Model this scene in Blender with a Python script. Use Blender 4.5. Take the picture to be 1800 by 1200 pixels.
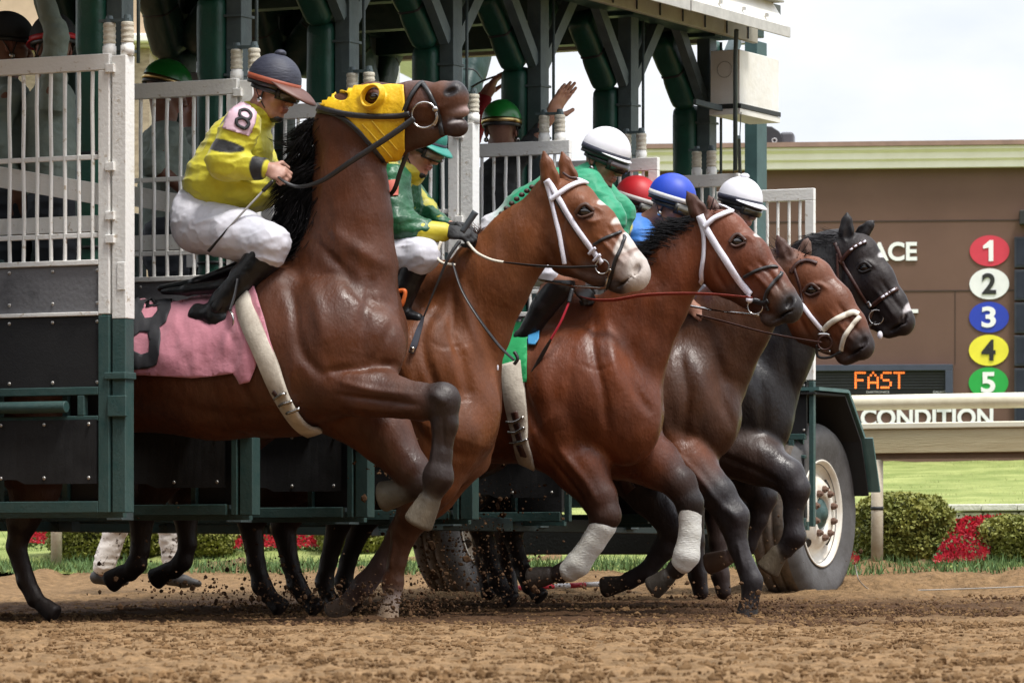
import bpy, bmesh, math, random
import numpy as np
from mathutils import Vector, Matrix, noise as mnoise
from mathutils.bvhtree import BVHTree
from mathutils.geometry import delaunay_2d_cdt
for o in list(bpy.data.objects): bpy.data.objects.remove(o)
SC = bpy.context.scene; COL = SC.collection
# ---------------------------------------------------------------- camera
F, HX, HY, CZ = 7890.0, 900.0, 993.0, 0.225      # telephoto from just above the dirt; constants in photo pixels
cd = bpy.data.cameras.new('camera'); cam = bpy.data.objects.new('camera', cd); COL.objects.link(cam)
cam.location = (0, 0, CZ); cam.rotation_euler = (math.pi/2, 0, 0)
cd.sensor_width = 36; cd.lens = F/1800*36; cd.shift_y = (HY-600)/1800
cd.clip_start = 0.5; cd.clip_end = 5000
cd.dof.use_dof = True; cd.dof.focus_distance = 19.8; cd.dof.aperture_fstop = 15
SC.camera = cam
# ---------------------------------------------------------------- sky and sun
EL, AZ = math.radians(66), math.radians(140)      # high veiled sun, on the photographer's side and to the right
wd = bpy.data.worlds.new('World'); SC.world = wd; wd.use_nodes = True
nt = wd.node_tree; nt.nodes.clear()
wo = nt.nodes.new('ShaderNodeOutputWorld'); bg = nt.nodes.new('ShaderNodeBackground')
sk = nt.nodes.new('ShaderNodeTexSky'); sk.sky_type = 'NISHITA'; sk.sun_disc = False
sk.sun_elevation = EL; sk.sun_rotation = AZ
tc = nt.nodes.new('ShaderNodeTexCoord'); mp = nt.nodes.new('ShaderNodeMapping'); mp.inputs['Scale'].default_value = (1, 1, 2.2)
nz = nt.nodes.new('ShaderNodeTexNoise'); nz.inputs['Scale'].default_value = 16; nz.inputs['Detail'].default_value = 6
cr = nt.nodes.new('ShaderNodeValToRGB'); cr.color_ramp.elements[0].position = .36; cr.color_ramp.elements[1].position = .62
cr.color_ramp.elements[0].color = (8.0, 8.5, 9.5, 1); cr.color_ramp.elements[1].color = (9.6, 9.75, 10.1, 1)
mx = nt.nodes.new('ShaderNodeMixRGB'); mx.inputs[0].default_value = .93
L = nt.links.new
L(tc.outputs['Generated'], mp.inputs[0]); L(mp.outputs[0], nz.inputs[0]); L(nz.outputs[0], cr.inputs[0])
# an overcast sky is brighter overhead than at the horizon
sx = nt.nodes.new('ShaderNodeSeparateXYZ'); mr = nt.nodes.new('ShaderNodeMapRange'); mr.inputs['From Min'].default_value = .12; mr.inputs['From Max'].default_value = 1
mr.inputs['To Min'].default_value = 1; mr.inputs['To Max'].default_value = 2.4; ml = nt.nodes.new('ShaderNodeMixRGB'); ml.blend_type = 'MULTIPLY'; ml.inputs[0].default_value = 1
L(tc.outputs['Generated'], sx.inputs[0]); L(sx.outputs['Z'], mr.inputs['Value']); L(cr.outputs[0], ml.inputs[1]); L(mr.outputs[0], ml.inputs[2])
L(sk.outputs[0], mx.inputs[1]); L(ml.outputs[0], mx.inputs[2]); L(mx.outputs[0], bg.inputs[0]); L(bg.outputs[0], wo.inputs[0])
bg.inputs[1].default_value = 0.090
sl = bpy.data.lights.new('sun', 'SUN'); sl.energy = 3.1; sl.angle = math.radians(12); sl.color = (1, .96, .9)
so = bpy.data.objects.new('sun', sl); COL.objects.link(so)
sd = Vector((math.sin(AZ)*math.cos(EL), math.cos(AZ)*math.cos(EL), math.sin(EL)))
so.rotation_euler = sd.to_track_quat('Z', 'Y').to_euler(); so.location = sd*60
SC.view_settings.view_transform = 'Standard'; SC.view_settings.look = 'None'
SC.view_settings.exposure = .32; SC.view_settings.gamma = 1
# ---------------------------------------------------------------- materials
MATS = {}
def lin(r, g, b): return tuple(((c/255)/12.92 if c/255 <= .04045 else ((c/255+.055)/1.055)**2.4) for c in (r, g, b))
def mat(name, col=None, rough=.6, metal=0, var=.25, scale=6., bump=0., bscale=60., attr=False, spec=.5, stretch=(1, 1, 1),
        col2=None, thr=None, emit=None, coat=0, detail=5, bump2=0, b2scale=8, sheen=0, ridge=None, rvar=0):
    if name in MATS: return MATS[name]
    m = bpy.data.materials.new(name); m.use_nodes = True; t = m.node_tree; N = t.nodes; K = t.links.new
    p = N['Principled BSDF']; p.inputs['Roughness'].default_value = rough; p.inputs['Metallic'].default_value = metal
    p.inputs['Specular IOR Level'].default_value = spec; p.inputs['Coat Weight'].default_value = coat
    p.inputs['Coat Roughness'].default_value = .25; p.inputs['Sheen Weight'].default_value = sheen
    tcn = N.new('ShaderNodeTexCoord'); mpn = N.new('ShaderNodeMapping'); mpn.inputs['Scale'].default_value = stretch
    K(tcn.outputs['Object'], mpn.inputs[0])
    n = N.new('ShaderNodeTexNoise'); n.inputs['Scale'].default_value = scale; n.inputs['Detail'].default_value = detail
    n.inputs['Roughness'].default_value = .65; K(mpn.outputs[0], n.inputs[0])
    r = N.new('ShaderNodeValToRGB'); K(n.outputs[0], r.inputs[0])
    lo, hi = (.35, .65) if thr is None else thr
    r.color_ramp.elements[0].position = lo; r.color_ramp.elements[1].position = hi
    if attr:
        a = N.new('ShaderNodeAttribute'); a.attribute_name = 'Col'
        r.color_ramp.elements[0].color = (1-var, 1-var, 1-var, 1); r.color_ramp.elements[1].color = (1, 1, 1, 1)
        mm = N.new('ShaderNodeMixRGB'); mm.blend_type = 'MULTIPLY'; mm.inputs[0].default_value = 1
        K(a.outputs[0], mm.inputs[1]); K(r.outputs[0], mm.inputs[2]); K(mm.outputs[0], p.inputs['Base Color'])
    else:
        c2 = col2 if col2 else tuple(c*(1-var) for c in col)
        r.color_ramp.elements[0].color = (*c2, 1); r.color_ramp.elements[1].color = (*col, 1)
        K(r.outputs[0], p.inputs['Base Color'])
    last = None
    if rvar:
        n3 = N.new('ShaderNodeTexNoise'); n3.inputs['Scale'].default_value = 7; n3.inputs['Detail'].default_value = 6; K(tcn.outputs['Object'], n3.inputs[0])
        rm_ = N.new('ShaderNodeMapRange'); rm_.inputs['From Min'].default_value = .35; rm_.inputs['From Max'].default_value = .65; rm_.inputs['To Min'].default_value = rough-rvar; rm_.inputs['To Max'].default_value = rough+rvar
        K(n3.outputs[0], rm_.inputs['Value']); K(rm_.outputs[0], p.inputs['Roughness'])
    for bs, sc_, rg in ((ridge[0] if ridge else 0, ridge[1] if ridge else 0, 1), (bump2, b2scale, 0), (bump, bscale, 0)):
        if bs:
            n2 = N.new('ShaderNodeTexNoise'); n2.noise_type = 'RIDGED_MULTIFRACTAL' if rg else 'FBM'; n2.normalize = True; n2.inputs['Scale'].default_value = sc_; n2.inputs['Detail'].default_value = 4
            K(mpn.outputs[0], n2.inputs[0]); b = N.new('ShaderNodeBump'); b.inputs['Strength'].default_value = 1
            b.inputs['Distance'].default_value = bs; K(n2.outputs[0], b.inputs['Height'])
            if last: K(last.outputs[0], b.inputs['Normal'])
            last = b
    if last: K(last.outputs[0], p.inputs['Normal'])
    if emit: p.inputs['Emission Color'].default_value = (*emit, 1); p.inputs['Emission Strength'].default_value = 1
    MATS[name] = m; return m
# ---------------------------------------------------------------- tagging and objects
def tag(o, label=None, cat=None, group=None, kind=None):
    for k, v in (('label', label), ('category', cat), ('group', group), ('kind', kind)):
        if v: o[k] = v
    return o
def empty(name, loc=(0, 0, 0), rz=0, label=None, cat=None, group=None):
    o = bpy.data.objects.new(name, None); COL.objects.link(o); o.location = loc; o.rotation_euler = (0, 0, rz)
    o.empty_display_size = .2; tag(o, label, cat, group); return o
def mesh(name, vs, fs, m=None, parent=None, smooth=True, cols=None, mats=None, fmi=None):
    """vertices are world coordinates unless the parent is an Empty with its own frame (then the parent's)."""
    me = bpy.data.meshes.new(name); me.from_pydata([tuple(map(float, v)) for v in vs], [], [tuple(map(int, f)) for f in fs]); me.update()
    if smooth: me.polygons.foreach_set('use_smooth', [True]*len(me.polygons))
    if cols is not None:
        ca = me.color_attributes.new('Col', 'FLOAT_COLOR', 'POINT')
        c4 = np.ones((len(vs), 4), np.float32); c4[:, :3] = cols; ca.data.foreach_set('color', c4.ravel())
    for q in (mats or ([m] if m else [])): me.materials.append(q)
    if fmi is not None: me.polygons.foreach_set('material_index', fmi)
    o = bpy.data.objects.new(name, me); COL.objects.link(o)
    if parent: o.parent = parent
    return o
class MB:
    """collects boxes, tubes and prisms into one mesh"""
    def __init__(s): s.v = []; s.f = []
    def add(s, vs, fs):
        n = len(s.v); s.v += [tuple(map(float, v)) for v in vs]; s.f += [tuple(i+n for i in f) for f in fs]; return s
    def box(s, x0, x1, y0, y1, z0, z1, R=None, c=None):
        vs = [(x, y, z) for x in (x0, x1) for y in (y0, y1) for z in (z0, z1)]
        if R is not None: vs = [tuple(R @ Vector(v) + (Vector(c) if c is not None else Vector())) for v in vs]
        return s.add(vs, [(0, 1, 3, 2), (4, 6, 7, 5), (0, 4, 5, 1), (2, 3, 7, 6), (0, 2, 6, 4), (1, 5, 7, 3)])
    def beam(s, a, b, w, h, up=(0, 0, 1)):
        a, b = Vector(a), Vector(b); t = (b-a).normalized(); u = Vector(up)
        sd = t.cross(u).normalized(); u = sd.cross(t)
        vs = [p + sd*i*w/2 + u*j*h/2 for p in (a, b) for i, j in ((-1, -1), (1, -1), (1, 1), (-1, 1))]
        return s.add(vs, [(3, 2, 1, 0), (4, 5, 6, 7)] + [(i, (i+1) % 4, 4+(i+1) % 4, 4+i) for i in range(4)])
    def tube(s, pts, r, n=8, flat=1., up=None, cap=True):
        pts = [Vector(p) for p in pts]; m = len(pts)
        if m < 2: return s
        rs = r if hasattr(r, '__len__') else [r]*m
        ref = Vector(up) if up is not None else Vector((0.3, .2, 1)).normalized(); vs = []; base = None
        for i, p in enumerate(pts):
            t = (pts[min(i+1, m-1)]-pts[max(i-1, 0)])
            if t.length < 1e-9: t = Vector((0, 0, 1))
            t.normalize()
            if up is None and base is not None: ref = base
            a = (ref - t*ref.dot(t))
            if a.length < 1e-4: a = t.orthogonal()
            a.normalize(); base = a; b = t.cross(a)
            for k in range(n):
                th = 2*math.pi*k/n; vs.append(p + a*math.cos(th)*rs[i]*flat + b*math.sin(th)*rs[i])
        fs = [(i*n+k, i*n+(k+1) % n, (i+1)*n+(k+1) % n, (i+1)*n+k) for i in range(m-1) for k in range(n)]
        if cap: fs += [tuple(range(n-1, -1, -1)), tuple((m-1)*n+k for k in range(n))]
        return s.add(vs, fs)
    def cyl(s, a, b, r, n=16): return s.tube([a, b], r, n)
    def sphere(s, c, r, nu=12, nv=8, sc=(1, 1, 1), R=None):
        c = Vector(c); vs = []; fs = []
        for j in range(nv+1):
            ph = math.pi*j/nv
            for i in range(nu):
                th = 2*math.pi*i/nu; q = Vector((math.sin(ph)*math.cos(th)*sc[0], math.sin(ph)*math.sin(th)*sc[1], math.cos(ph)*sc[2]))*r
                vs.append(c + (R @ q if R else q))
        for j in range(nv):
            for i in range(nu): fs.append((j*nu+i, (j+1)*nu+i, (j+1)*nu+(i+1) % nu, j*nu+(i+1) % nu))
        return s.add(vs, fs)
    def torus(s, c, ax, R, r, n=24, m=8, e=(1, 1)):
        ax = Vector(ax).normalized(); a = ax.orthogonal().normalized(); b = ax.cross(a)
        pts = [Vector(c)+a*math.cos(2*math.pi*i/n)*R*e[0]+b*math.sin(2*math.pi*i/n)*R*e[1] for i in range(n)]
        vs = []
        for i, p in enumerate(pts):
            o = (p-Vector(c)).normalized()
            for k in range(m):
                th = 2*math.pi*k/m; vs.append(p+o*math.cos(th)*r+ax*math.sin(th)*r)
        return s.add(vs, [(i*m+k, ((i+1) % n)*m+k, ((i+1) % n)*m+(k+1) % m, i*m+(k+1) % m) for i in range(n) for k in range(m)])
    def build(s, name, m, parent=None, bevel=0, smooth=None, seg=2):
        o = mesh(name, s.v, s.f, m, parent, smooth=(bevel > 0 if smooth is None else smooth))
        if bevel:
            b = o.modifiers.new('bevel', 'BEVEL'); b.width = bevel; b.segments = seg; b.limit_method = 'ANGLE'; b.harden_normals = True
            b.angle_limit = math.radians(40)
        return o
# ---------------------------------------------------------------- frames: photo pixel -> metric coordinates in a thing's own vertical plane
CA, SA = .897, .442; nrm = math.hypot(CA, SA); CA /= nrm; SA /= nrm
U = np.array([CA, -SA, 0.]); V = np.array([SA, CA, 0.]); RZ = -math.atan2(SA, CA)   # U: the way the horses run; V: along the gate, away from camera
CAMP = np.array([0, 0, CZ]); D0 = np.array([-1.62, 19.2, 0.]); PITCH = 1.0993
def ray(px, py): return np.array([(px-HX)/F, 1., (HY-py)/F])
def at(px, py, d): return CAMP + ray(px, py)*d
class Frame:
    def __init__(s, O, u=U, v=V):
        s.O = np.array(O, float); s.u = np.array(u, float); s.v = np.array(v, float); s.m = s.O[1]/F   # metres per photo pixel
        s.rz = math.atan2(s.u[1], s.u[0])
    def loc(s, px, py, w=0.):
        r = ray(px, py); t = ((s.O + w*s.v - CAMP) @ s.v)/(r @ s.v); P = CAMP + t*r
        return np.array([(P-s.O) @ s.u, w, P[2]])
    def world(s, q):
        q = np.asarray(q); return s.O + q[..., 0:1]*s.u + q[..., 1:2]*s.v + q[..., 2:3]*np.array([0, 0, 1.])
    def P(s, px, py, w=0.): return Vector(s.world(s.loc(px, py, w)))
    def local(s, P): P = np.asarray(P)-s.O; return np.stack([P @ s.u, P @ s.v, P[..., 2]], -1)
def hframe(j): return Frame(D0 + (j-.5)*PITCH*V)
# ---------------------------------------------------------------- implicit surfaces (smooth unions of tapered limbs), meshed by surface nets
class Body:
    def __init__(s, fr, col, k=.03): s.fr = fr; s.pr = []; s.paint = []; s.col = col; s.k = k
    def chain(s, pts, col=None, wr=1., k=None, neg=False, cols=None):
        """pts: (px, py, radius px[, w metres])"""
        q = [(s.fr.loc(p[0], p[1], p[3] if len(p) > 3 else 0.), p[2]*s.fr.m) for p in pts]
        for i in range(len(q)-1):
            c = (cols[i], cols[i+1]) if cols else (col or s.col,)*2
            s.pr.append(('c', q[i][0], q[i+1][0], q[i][1], q[i+1][1], wr, c, k or s.k, neg))
        return s
    def cone(s, a, b, ra, rb, col=None, wr=1., k=None, neg=False):
        s.pr.append(('c', np.array(a, float), np.array(b, float), ra, rb, wr, (col or s.col,)*2, k or s.k, neg)); return s
    def ell(s, px, py, rx, ry, w=0., rw=None, ang=0., col=None, k=None, neg=False, paint=False, soft=.01):
        c = s.fr.loc(px, py, w); m = s.fr.m; a = math.radians(ang); rw = rw if rw is not None else min(rx, ry)*m
        R = np.array([[math.cos(a), 0, -math.sin(a)], [0, 1, 0], [math.sin(a), 0, math.cos(a)]])
        return s.ellm(c, R, (rx*m, rw, ry*m), col, k, neg, paint, soft)
    def ellm(s, c, R, rad, col=None, k=None, neg=False, paint=False, soft=.01):
        e = ('e', np.array(c, float), np.array(R, float), np.array(rad, float), (col or s.col,)*2, k or s.k, neg, soft)
        (s.paint if paint else s.pr).append(e); return s
    @staticmethod
    def dist(p, x, y, z):
        if p[0] == 'c':
            A, B, ra, rb, wr = p[1:6]; iw = 1/wr
            bx, by, bz = B[0]-A[0], (B[1]-A[1])*iw, B[2]-A[2]; L2 = bx*bx+by*by+bz*bz+1e-12
            dx, dy, dz = x-A[0], (y-A[1])*iw, z-A[2]
            t = np.clip((dx*bx+dy*by+dz*bz)/L2, 0, 1)
            return np.sqrt((dx-t*bx)**2+(dy-t*by)**2+(dz-t*bz)**2)-(ra+t*(rb-ra)), t
        c, R, r = p[1:4]; dx, dy, dz = x-c[0], y-c[1], z-c[2]
        X = (R[0, 0]*dx+R[0, 1]*dy+R[0, 2]*dz)/r[0]; Y = (R[1, 0]*dx+R[1, 1]*dy+R[1, 2]*dz)/r[1]; Z = (R[2, 0]*dx+R[2, 1]*dy+R[2, 2]*dz)/r[2]
        k0 = np.sqrt(X*X+Y*Y+Z*Z); k1 = np.sqrt((X/r[0])**2+(Y/r[1])**2+(Z/r[2])**2)+1e-9
        return k0*(k0-1)/k1, np.zeros_like(k0)
    @staticmethod
    def bounds(p):
        if p[0] == 'c':
            r = max(p[3], p[4]); e = np.array([r, r*p[5], r]); return np.minimum(p[1], p[2])-e, np.maximum(p[1], p[2])+e
        r = max(p[3]); return p[1]-r, p[1]+r
    def field(s, h):
        bs = [s.bounds(p) for p in s.pr if not p[-2 if p[0] == 'e' else -1]]
        lo = np.min([b[0] for b in bs], 0)-4*h; hi = np.max([b[1] for b in bs], 0)+4*h
        n = np.ceil((hi-lo)/h).astype(int)+1
        Fd = np.full(n, .2, np.float32); ax = [lo[i]+h*np.arange(n[i]) for i in range(3)]
        for p in s.pr:
            if p[0] == 'c': k, neg = p[7], p[8]
            else: k, neg = p[5], p[6]
            a, b = s.bounds(p); pad = k+2.5*h
            i0 = np.maximum(((a-pad-lo)/h).astype(int), 0); i1 = np.minimum(((b+pad-lo)/h).astype(int)+2, n)
            if (i1 <= i0).any(): continue
            sl_ = tuple(slice(i0[i], i1[i]) for i in range(3))
            x = ax[0][sl_[0]][:, None, None]; y = ax[1][sl_[1]][None, :, None]; z = ax[2][sl_[2]][None, None, :]
            d, _ = s.dist(p, x, y, z); d = d.astype(np.float32); f = Fd[sl_]
            if neg:
                hh = np.maximum(k-np.abs(f+d), 0)/k; Fd[sl_] = np.maximum(f, -d)+hh*hh*k*.25
            else:
                hh = np.maximum(k-np.abs(f-d), 0)/k; Fd[sl_] = np.minimum(f, d)-hh*hh*k*.25
        return Fd, lo
    def mesh(s, name, h=.008, m=None, parent=None, disp=None, colnoise=0):
        Fd, lo = s.field(h); vs, fs = surfnet(Fd, lo, h)
        # colours
        W = np.zeros(len(vs)); C = np.zeros((len(vs), 3)); x, y, z = vs.T
        for p in s.pr:
            if (p[8] if p[0] == 'c' else p[6]): continue
            d, t = s.dist(p, x, y, z); w = np.exp(-np.clip(d, -.03, .2)/.009)+1e-12
            c0, c1 = (np.array(p[6][0]), np.array(p[6][1])) if p[0] == 'c' else (np.array(p[4][0]),)*2
            C += w[:, None]*(c0+(c1-c0)*t[:, None]); W += w
        C /= W[:, None]
        for p in s.paint:
            d, _ = s.dist(p, x, y, z); w = np.clip(.5-d/(2*p[7]), 0, 1)[:, None]; C = C*(1-w)+np.array(p[4][0])*w
        if disp:
            nr = vnormals(vs, fs)
            for d in disp:
                f_ = fnoise(vs*np.array(d[1])); vs = vs + nr*(d[0]*(f_ if len(d) < 3 else .6-2*np.abs(f_)**.7))[:, None]
        P = vs - np.array([0, 0, 0]); root = parent
        # vertices in the frame's own coordinates; the root Empty sits at the frame's origin
        return mesh(name, P, fs, m, root, cols=np.clip(C, 0, 1))
def surfnet(Fd, lo, h):
    S = Fd < 0; n = Fd.shape
    cnt = np.zeros((n[0]-1, n[1]-1, n[2]-1), np.int8)
    for i in (0, 1):
        for j in (0, 1):
            for k in (0, 1): cnt += S[i:n[0]-1+i, j:n[1]-1+j, k:n[2]-1+k]
    act = (cnt > 0) & (cnt < 8); I = np.argwhere(act); idx = np.full(act.shape, -1, np.int32); idx[act] = np.arange(len(I))
    acc = np.zeros((len(I), 3)); num = np.zeros(len(I)); cor = [(i, j, k) for i in (0, 1) for j in (0, 1) for k in (0, 1)]
    val = {c: Fd[I[:, 0]+c[0], I[:, 1]+c[1], I[:, 2]+c[2]].astype(float) for c in cor}
    for a in cor:
        for ax in range(3):
            if a[ax] == 0:
                b = list(a); b[ax] = 1; b = tuple(b); va, vb = val[a], val[b]; m = (va < 0) != (vb < 0)
                t = np.where(m, va/(va-vb+1e-12), 0); p = np.array(a, float)[None].repeat(len(I), 0); p[:, ax] += t
                acc += p*m[:, None]; num += m
    vs = lo + (I + acc/num[:, None])*h; fs = []
    for ax in range(3):
        s0 = [slice(1, n[i]-1) for i in range(3)]; s1 = list(s0); s0[ax] = slice(0, n[ax]-1); s1[ax] = slice(1, n[ax])
        a = S[tuple(s0)]; b = S[tuple(s1)]; o = np.array([1, 1, 1]); o[ax] = 0
        u, v = [(1, 2), (2, 0), (0, 1)][ax]
        for flip, mm in ((0, a & ~b), (1, ~a & b)):
            E = np.argwhere(mm)+o
            if not len(E): continue
            def g(du, dv):
                q = E.copy(); q[:, u] -= du; q[:, v] -= dv; return idx[q[:, 0], q[:, 1], q[:, 2]]
            q = np.stack([g(1, 1), g(0, 1), g(0, 0), g(1, 0)], 1)
            fs.append(q[:, ::-1] if flip else q)
    return vs, np.concatenate(fs)
def vnormals(vs, fs):
    fn = np.cross(vs[fs[:, 2]]-vs[fs[:, 0]], vs[fs[:, 3]]-vs[fs[:, 1]]); N = np.zeros_like(vs)
    for k in range(4): np.add.at(N, fs[:, k], fn)
    return N/(np.linalg.norm(N, axis=1, keepdims=True)+1e-12)
RNG = np.random.RandomState(3); PERM = RNG.rand(64, 64, 64)
def vnoise(p):
    i = np.floor(p).astype(int); f = p-i; f = f*f*(3-2*f); r = 0
    for dx in (0, 1):
        for dy in (0, 1):
            for dz in (0, 1):
                w = (f[:, 0] if dx else 1-f[:, 0])*(f[:, 1] if dy else 1-f[:, 1])*(f[:, 2] if dz else 1-f[:, 2])
                r = r + w*PERM[(i[:, 0]+dx) & 63, (i[:, 1]+dy) & 63, (i[:, 2]+dz) & 63]
    return r*2-1
def fnoise(p): return vnoise(p)+.5*vnoise(p*2.03+7)+.25*vnoise(p*4.1+3)
# ---------------------------------------------------------------- things laid on a surface (tack, cloths, number patches)
class Surf:
    """the surface straps and cloths lie on; sees along the photographer's rays, then offsets along the true normals"""
    def __init__(s, objs):
        V_, F_ = [], []
        for o in objs:
            M = o.matrix_world if o.parent is None else o.parent.matrix_basis @ o.matrix_basis
            if o.parent and o.parent.parent: M = o.parent.parent.matrix_basis @ M
            n = len(V_); V_ += [M @ v.co for v in o.data.vertices]; F_ += [tuple(i+n for i in p.vertices) for p in o.data.polygons]
        s.t = BVHTree.FromPolygons(V_, F_)
    def hit(s, px, py, dflt=None):
        r = Vector(ray(px, py)).normalized(); h = s.t.ray_cast(Vector(CAMP), r)
        if h[0] is not None and h[3] < 60:
            n = h[1]; 
            if n.dot(r) > 0: n = -n
            return h[0], n
        if dflt is None: dflt = 20.
        p = Vector(CAMP)+r*dflt; h = s.t.find_nearest(p)
        return (h[0], h[1]) if h[0] is not None else (p, Vector((0, -1, 0)))
def spline(pts, n=8, closed=False):
    P = np.array(pts, float); m = len(P); out = []
    rng = range(m if closed else m-1)
    for i in rng:
        p0, p1, p2, p3 = (P[(i-1) % m], P[i], P[(i+1) % m], P[(i+2) % m]) if closed else (P[max(i-1, 0)], P[i], P[i+1], P[min(i+2, m-1)])
        for t in np.arange(n)/n:
            out.append(.5*((2*p1)+(-p0+p2)*t+(2*p0-5*p1+4*p2-p3)*t*t+(-p0+3*p1-3*p2+p3)*t**3))
    if not closed: out.append(P[-1])
    return np.array(out)
def toparent(o, parent):
    """o was built in world coordinates: re-express its mesh in the parent's frame"""
    if parent is None: return o
    M = parent.matrix_basis.copy()
    if parent.parent: M = parent.parent.matrix_basis @ M
    o.data.transform(M.inverted()); o.parent = parent; return o
def strap(name, sf, pts, width, m, parent, off=.004, thick=.004, closed=False, n=8, dist=20., sm=2):
    q = spline(pts, n, closed); H = [sf.hit(x, y, dist) for x, y in q[:, :2]]
    P = np.array([h[0] for h in H]); N = np.array([h[1] for h in H])
    for _ in range(sm):
        for A in (P, N):
            B = A.copy()
            if closed: B = (np.roll(A, 1, 0)+2*A+np.roll(A, -1, 0))/4
            else: B[1:-1] = (A[:-2]+2*A[1:-1]+A[2:])/4
            A[:] = B
    wd_ = width if hasattr(width, '__len__') else [width]*len(pts)
    ws = spline([(w, 0) for w in wd_], n, closed)[:, 0]*dist/F
    mb = MB(); k = len(P); vs = []
    for i in range(k):
        a, b = ((i-1) % k, (i+1) % k) if closed else (max(i-1, 0), min(i+1, k-1))
        T = Vector(P[b]-P[a]).normalized(); Nn = Vector(N[i]).normalized(); S_ = T.cross(Nn).normalized(); p = Vector(P[i])+Nn*off; w = ws[i]/2
        vs += [p-S_*w-Nn*off*.5, p-S_*w*.9+Nn*thick*.8, p+Nn*thick, p+S_*w*.9+Nn*thick*.8, p+S_*w-Nn*off*.5]
    fs = []; r = k if closed else k-1
    for i in range(r):
        for j in range(5): fs.append((i*5+j, i*5+(j+1) % 5, ((i+1) % k)*5+(j+1) % 5, ((i+1) % k)*5+j))
    if not closed: fs += [(4, 3, 2, 1, 0), tuple((k-1)*5+j for j in range(5))]
    mb.add(vs, fs); return toparent(mb.build(name, m, None, smooth=True), parent)
def inpoly(x, y, poly):
    c = False; n = len(poly)
    for i in range(n):
        x1, y1 = poly[i]; x2, y2 = poly[i-1]
        if (y1 > y) != (y2 > y) and x < (x2-x1)*(y-y1)/(y2-y1)+x1: c = not c
    return c
def patch(name, sf, outline, m, parent, holes=(), step=7., off=.008, thick=.004, dist=20., wr=0., wsc=30., seed=0, bulge=None):
    P = [tuple(p) for p in outline]; vs = []; es = []
    for lp in [P]+[list(h) for h in holes]:
        n0 = len(vs); L_ = []
        for i in range(len(lp)):
            a, b = np.array(lp[i]), np.array(lp[(i+1) % len(lp)]); k = max(1, int(np.linalg.norm(b-a)/step))
            L_ += [tuple(a+(b-a)*t/k) for t in range(k)]
        vs += L_; es += [(n0+i, n0+(i+1) % len(L_)) for i in range(len(L_))]
    X = [p[0] for p in P]; Y = [p[1] for p in P]; rr = random.Random(seed)
    for x in np.arange(min(X)+step/2, max(X), step):
        for y in np.arange(min(Y)+step/2, max(Y), step):
            if inpoly(x, y, P) and not any(inpoly(x, y, h) for h in holes): vs.append((x+rr.uniform(-1, 1), y+rr.uniform(-1, 1)))
    ov, oe, of, *_ = delaunay_2d_cdt([Vector(v) for v in vs], es, [], 0, 1e-4)
    tri = []
    for f in of:
        cx = sum(ov[i][0] for i in f)/len(f); cy = sum(ov[i][1] for i in f)/len(f)
        if inpoly(cx, cy, P) and not any(inpoly(cx, cy, h) for h in holes): tri.append(f)
    W = []
    for v in ov:
        p, nn = sf.hit(v[0], v[1], dist); o_ = off
        if bulge: o_ += bulge(v[0], v[1])
        if wr: o_ += wr*(mnoise.noise(Vector((v[0]/wsc, v[1]/wsc*.4, seed)))+.5*mnoise.noise(Vector((v[0]/wsc*2.3, v[1]/wsc, seed+5))))
        W.append(p+nn*max(o_, .003))
    # drop triangles that span a depth jump
    ok = []
    for f in tri:
        d = [W[i].y for i in f]
        if max(d)-min(d) < .3: ok.append(f)
    nn_ = [f for f in ok]; us = sorted({i for f in nn_ for i in f}); mpx = {i: k for k, i in enumerate(us)}
    o = mesh(name, [W[i] for i in us], [tuple(mpx[i] for i in f)[::-1] for f in nn_], m)
    sdm = o.modifiers.new('solid', 'SOLIDIFY'); sdm.thickness = thick; sdm.offset = 0
    return toparent(o, parent)
def rope(name, pts, r, m, parent=None, n=8, flat=1., sides=8, up=None):
    q = spline([tuple(p) for p in pts], n)
    rs = list(spline([(x, 0) for x in r], n)[:, 0]) if hasattr(r, '__len__') else r
    return toparent(MB().tube(q, rs, sides, flat=flat, up=up).build(name, m, None, smooth=True), parent)
# ================================================================ ground, grass, hedges, rail, scoreboard
def sm(x, a, b): t = np.clip((x-a)/(b-a), 0, 1); return t*t*(3-2*t)
def gz(X, Y):
    """ground height: flat dirt, low dirt bank, grass rising to the infield mound"""
    q = X*SA+Y*CA
    z = .06*sm(q, 22.4, 24.6)+.145*sm(q, 24.4, 26.2)
    z = z-.03*(1-sm(q, 19.5, 22.5))
    z = z+.09*sm(q, 26.2, 27.4)+.155*sm(q, 27.2, 29.6)+.16*sm(q, 30.0, 30.4)+np.clip((q-30.4)*.054, 0, .62)+np.clip((q-90)*.002, 0, .5)
    return z
def gzs(x, y): return float(gz(np.array([x]), np.array([y]))[0])
def axis(lo, hi, step, far, g=1.35):
    a = list(np.arange(lo, hi+step, step)); d = step
    while a[-1] < far: d *= g; a.append(a[-1]+d)
    d = step; b = []
    x = lo
    while x > -far: d *= g; x -= d; b.append(x)
    return np.array(b[::-1]+a)
xs = axis(-3.4, 3.4, .03, 900); ys = np.concatenate([np.linspace(-30, 6.5, 12), np.arange(6.6, 28, .03), np.arange(28.2, 60, 1.)])
X, Y = np.meshgrid(xs, ys, indexing='ij'); P = np.stack([X.ravel(), Y.ravel(), X.ravel()*0], 1)
Z = gz(P[:, 0], P[:, 1])-.15*(P[:, 1] > 31); q = P[:, 0]*SA+P[:, 1]*CA
n1 = fnoise(P*[7, 7, 1]+5); n2 = fnoise(P*[16, 16, 1]+31); n3 = fnoise(P*[1.1, 1.1, 1]+11)
near = (np.abs(P[:, 0]) < 4) & (P[:, 1] > 6)
amp = np.where(near, 1, 0)
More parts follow.
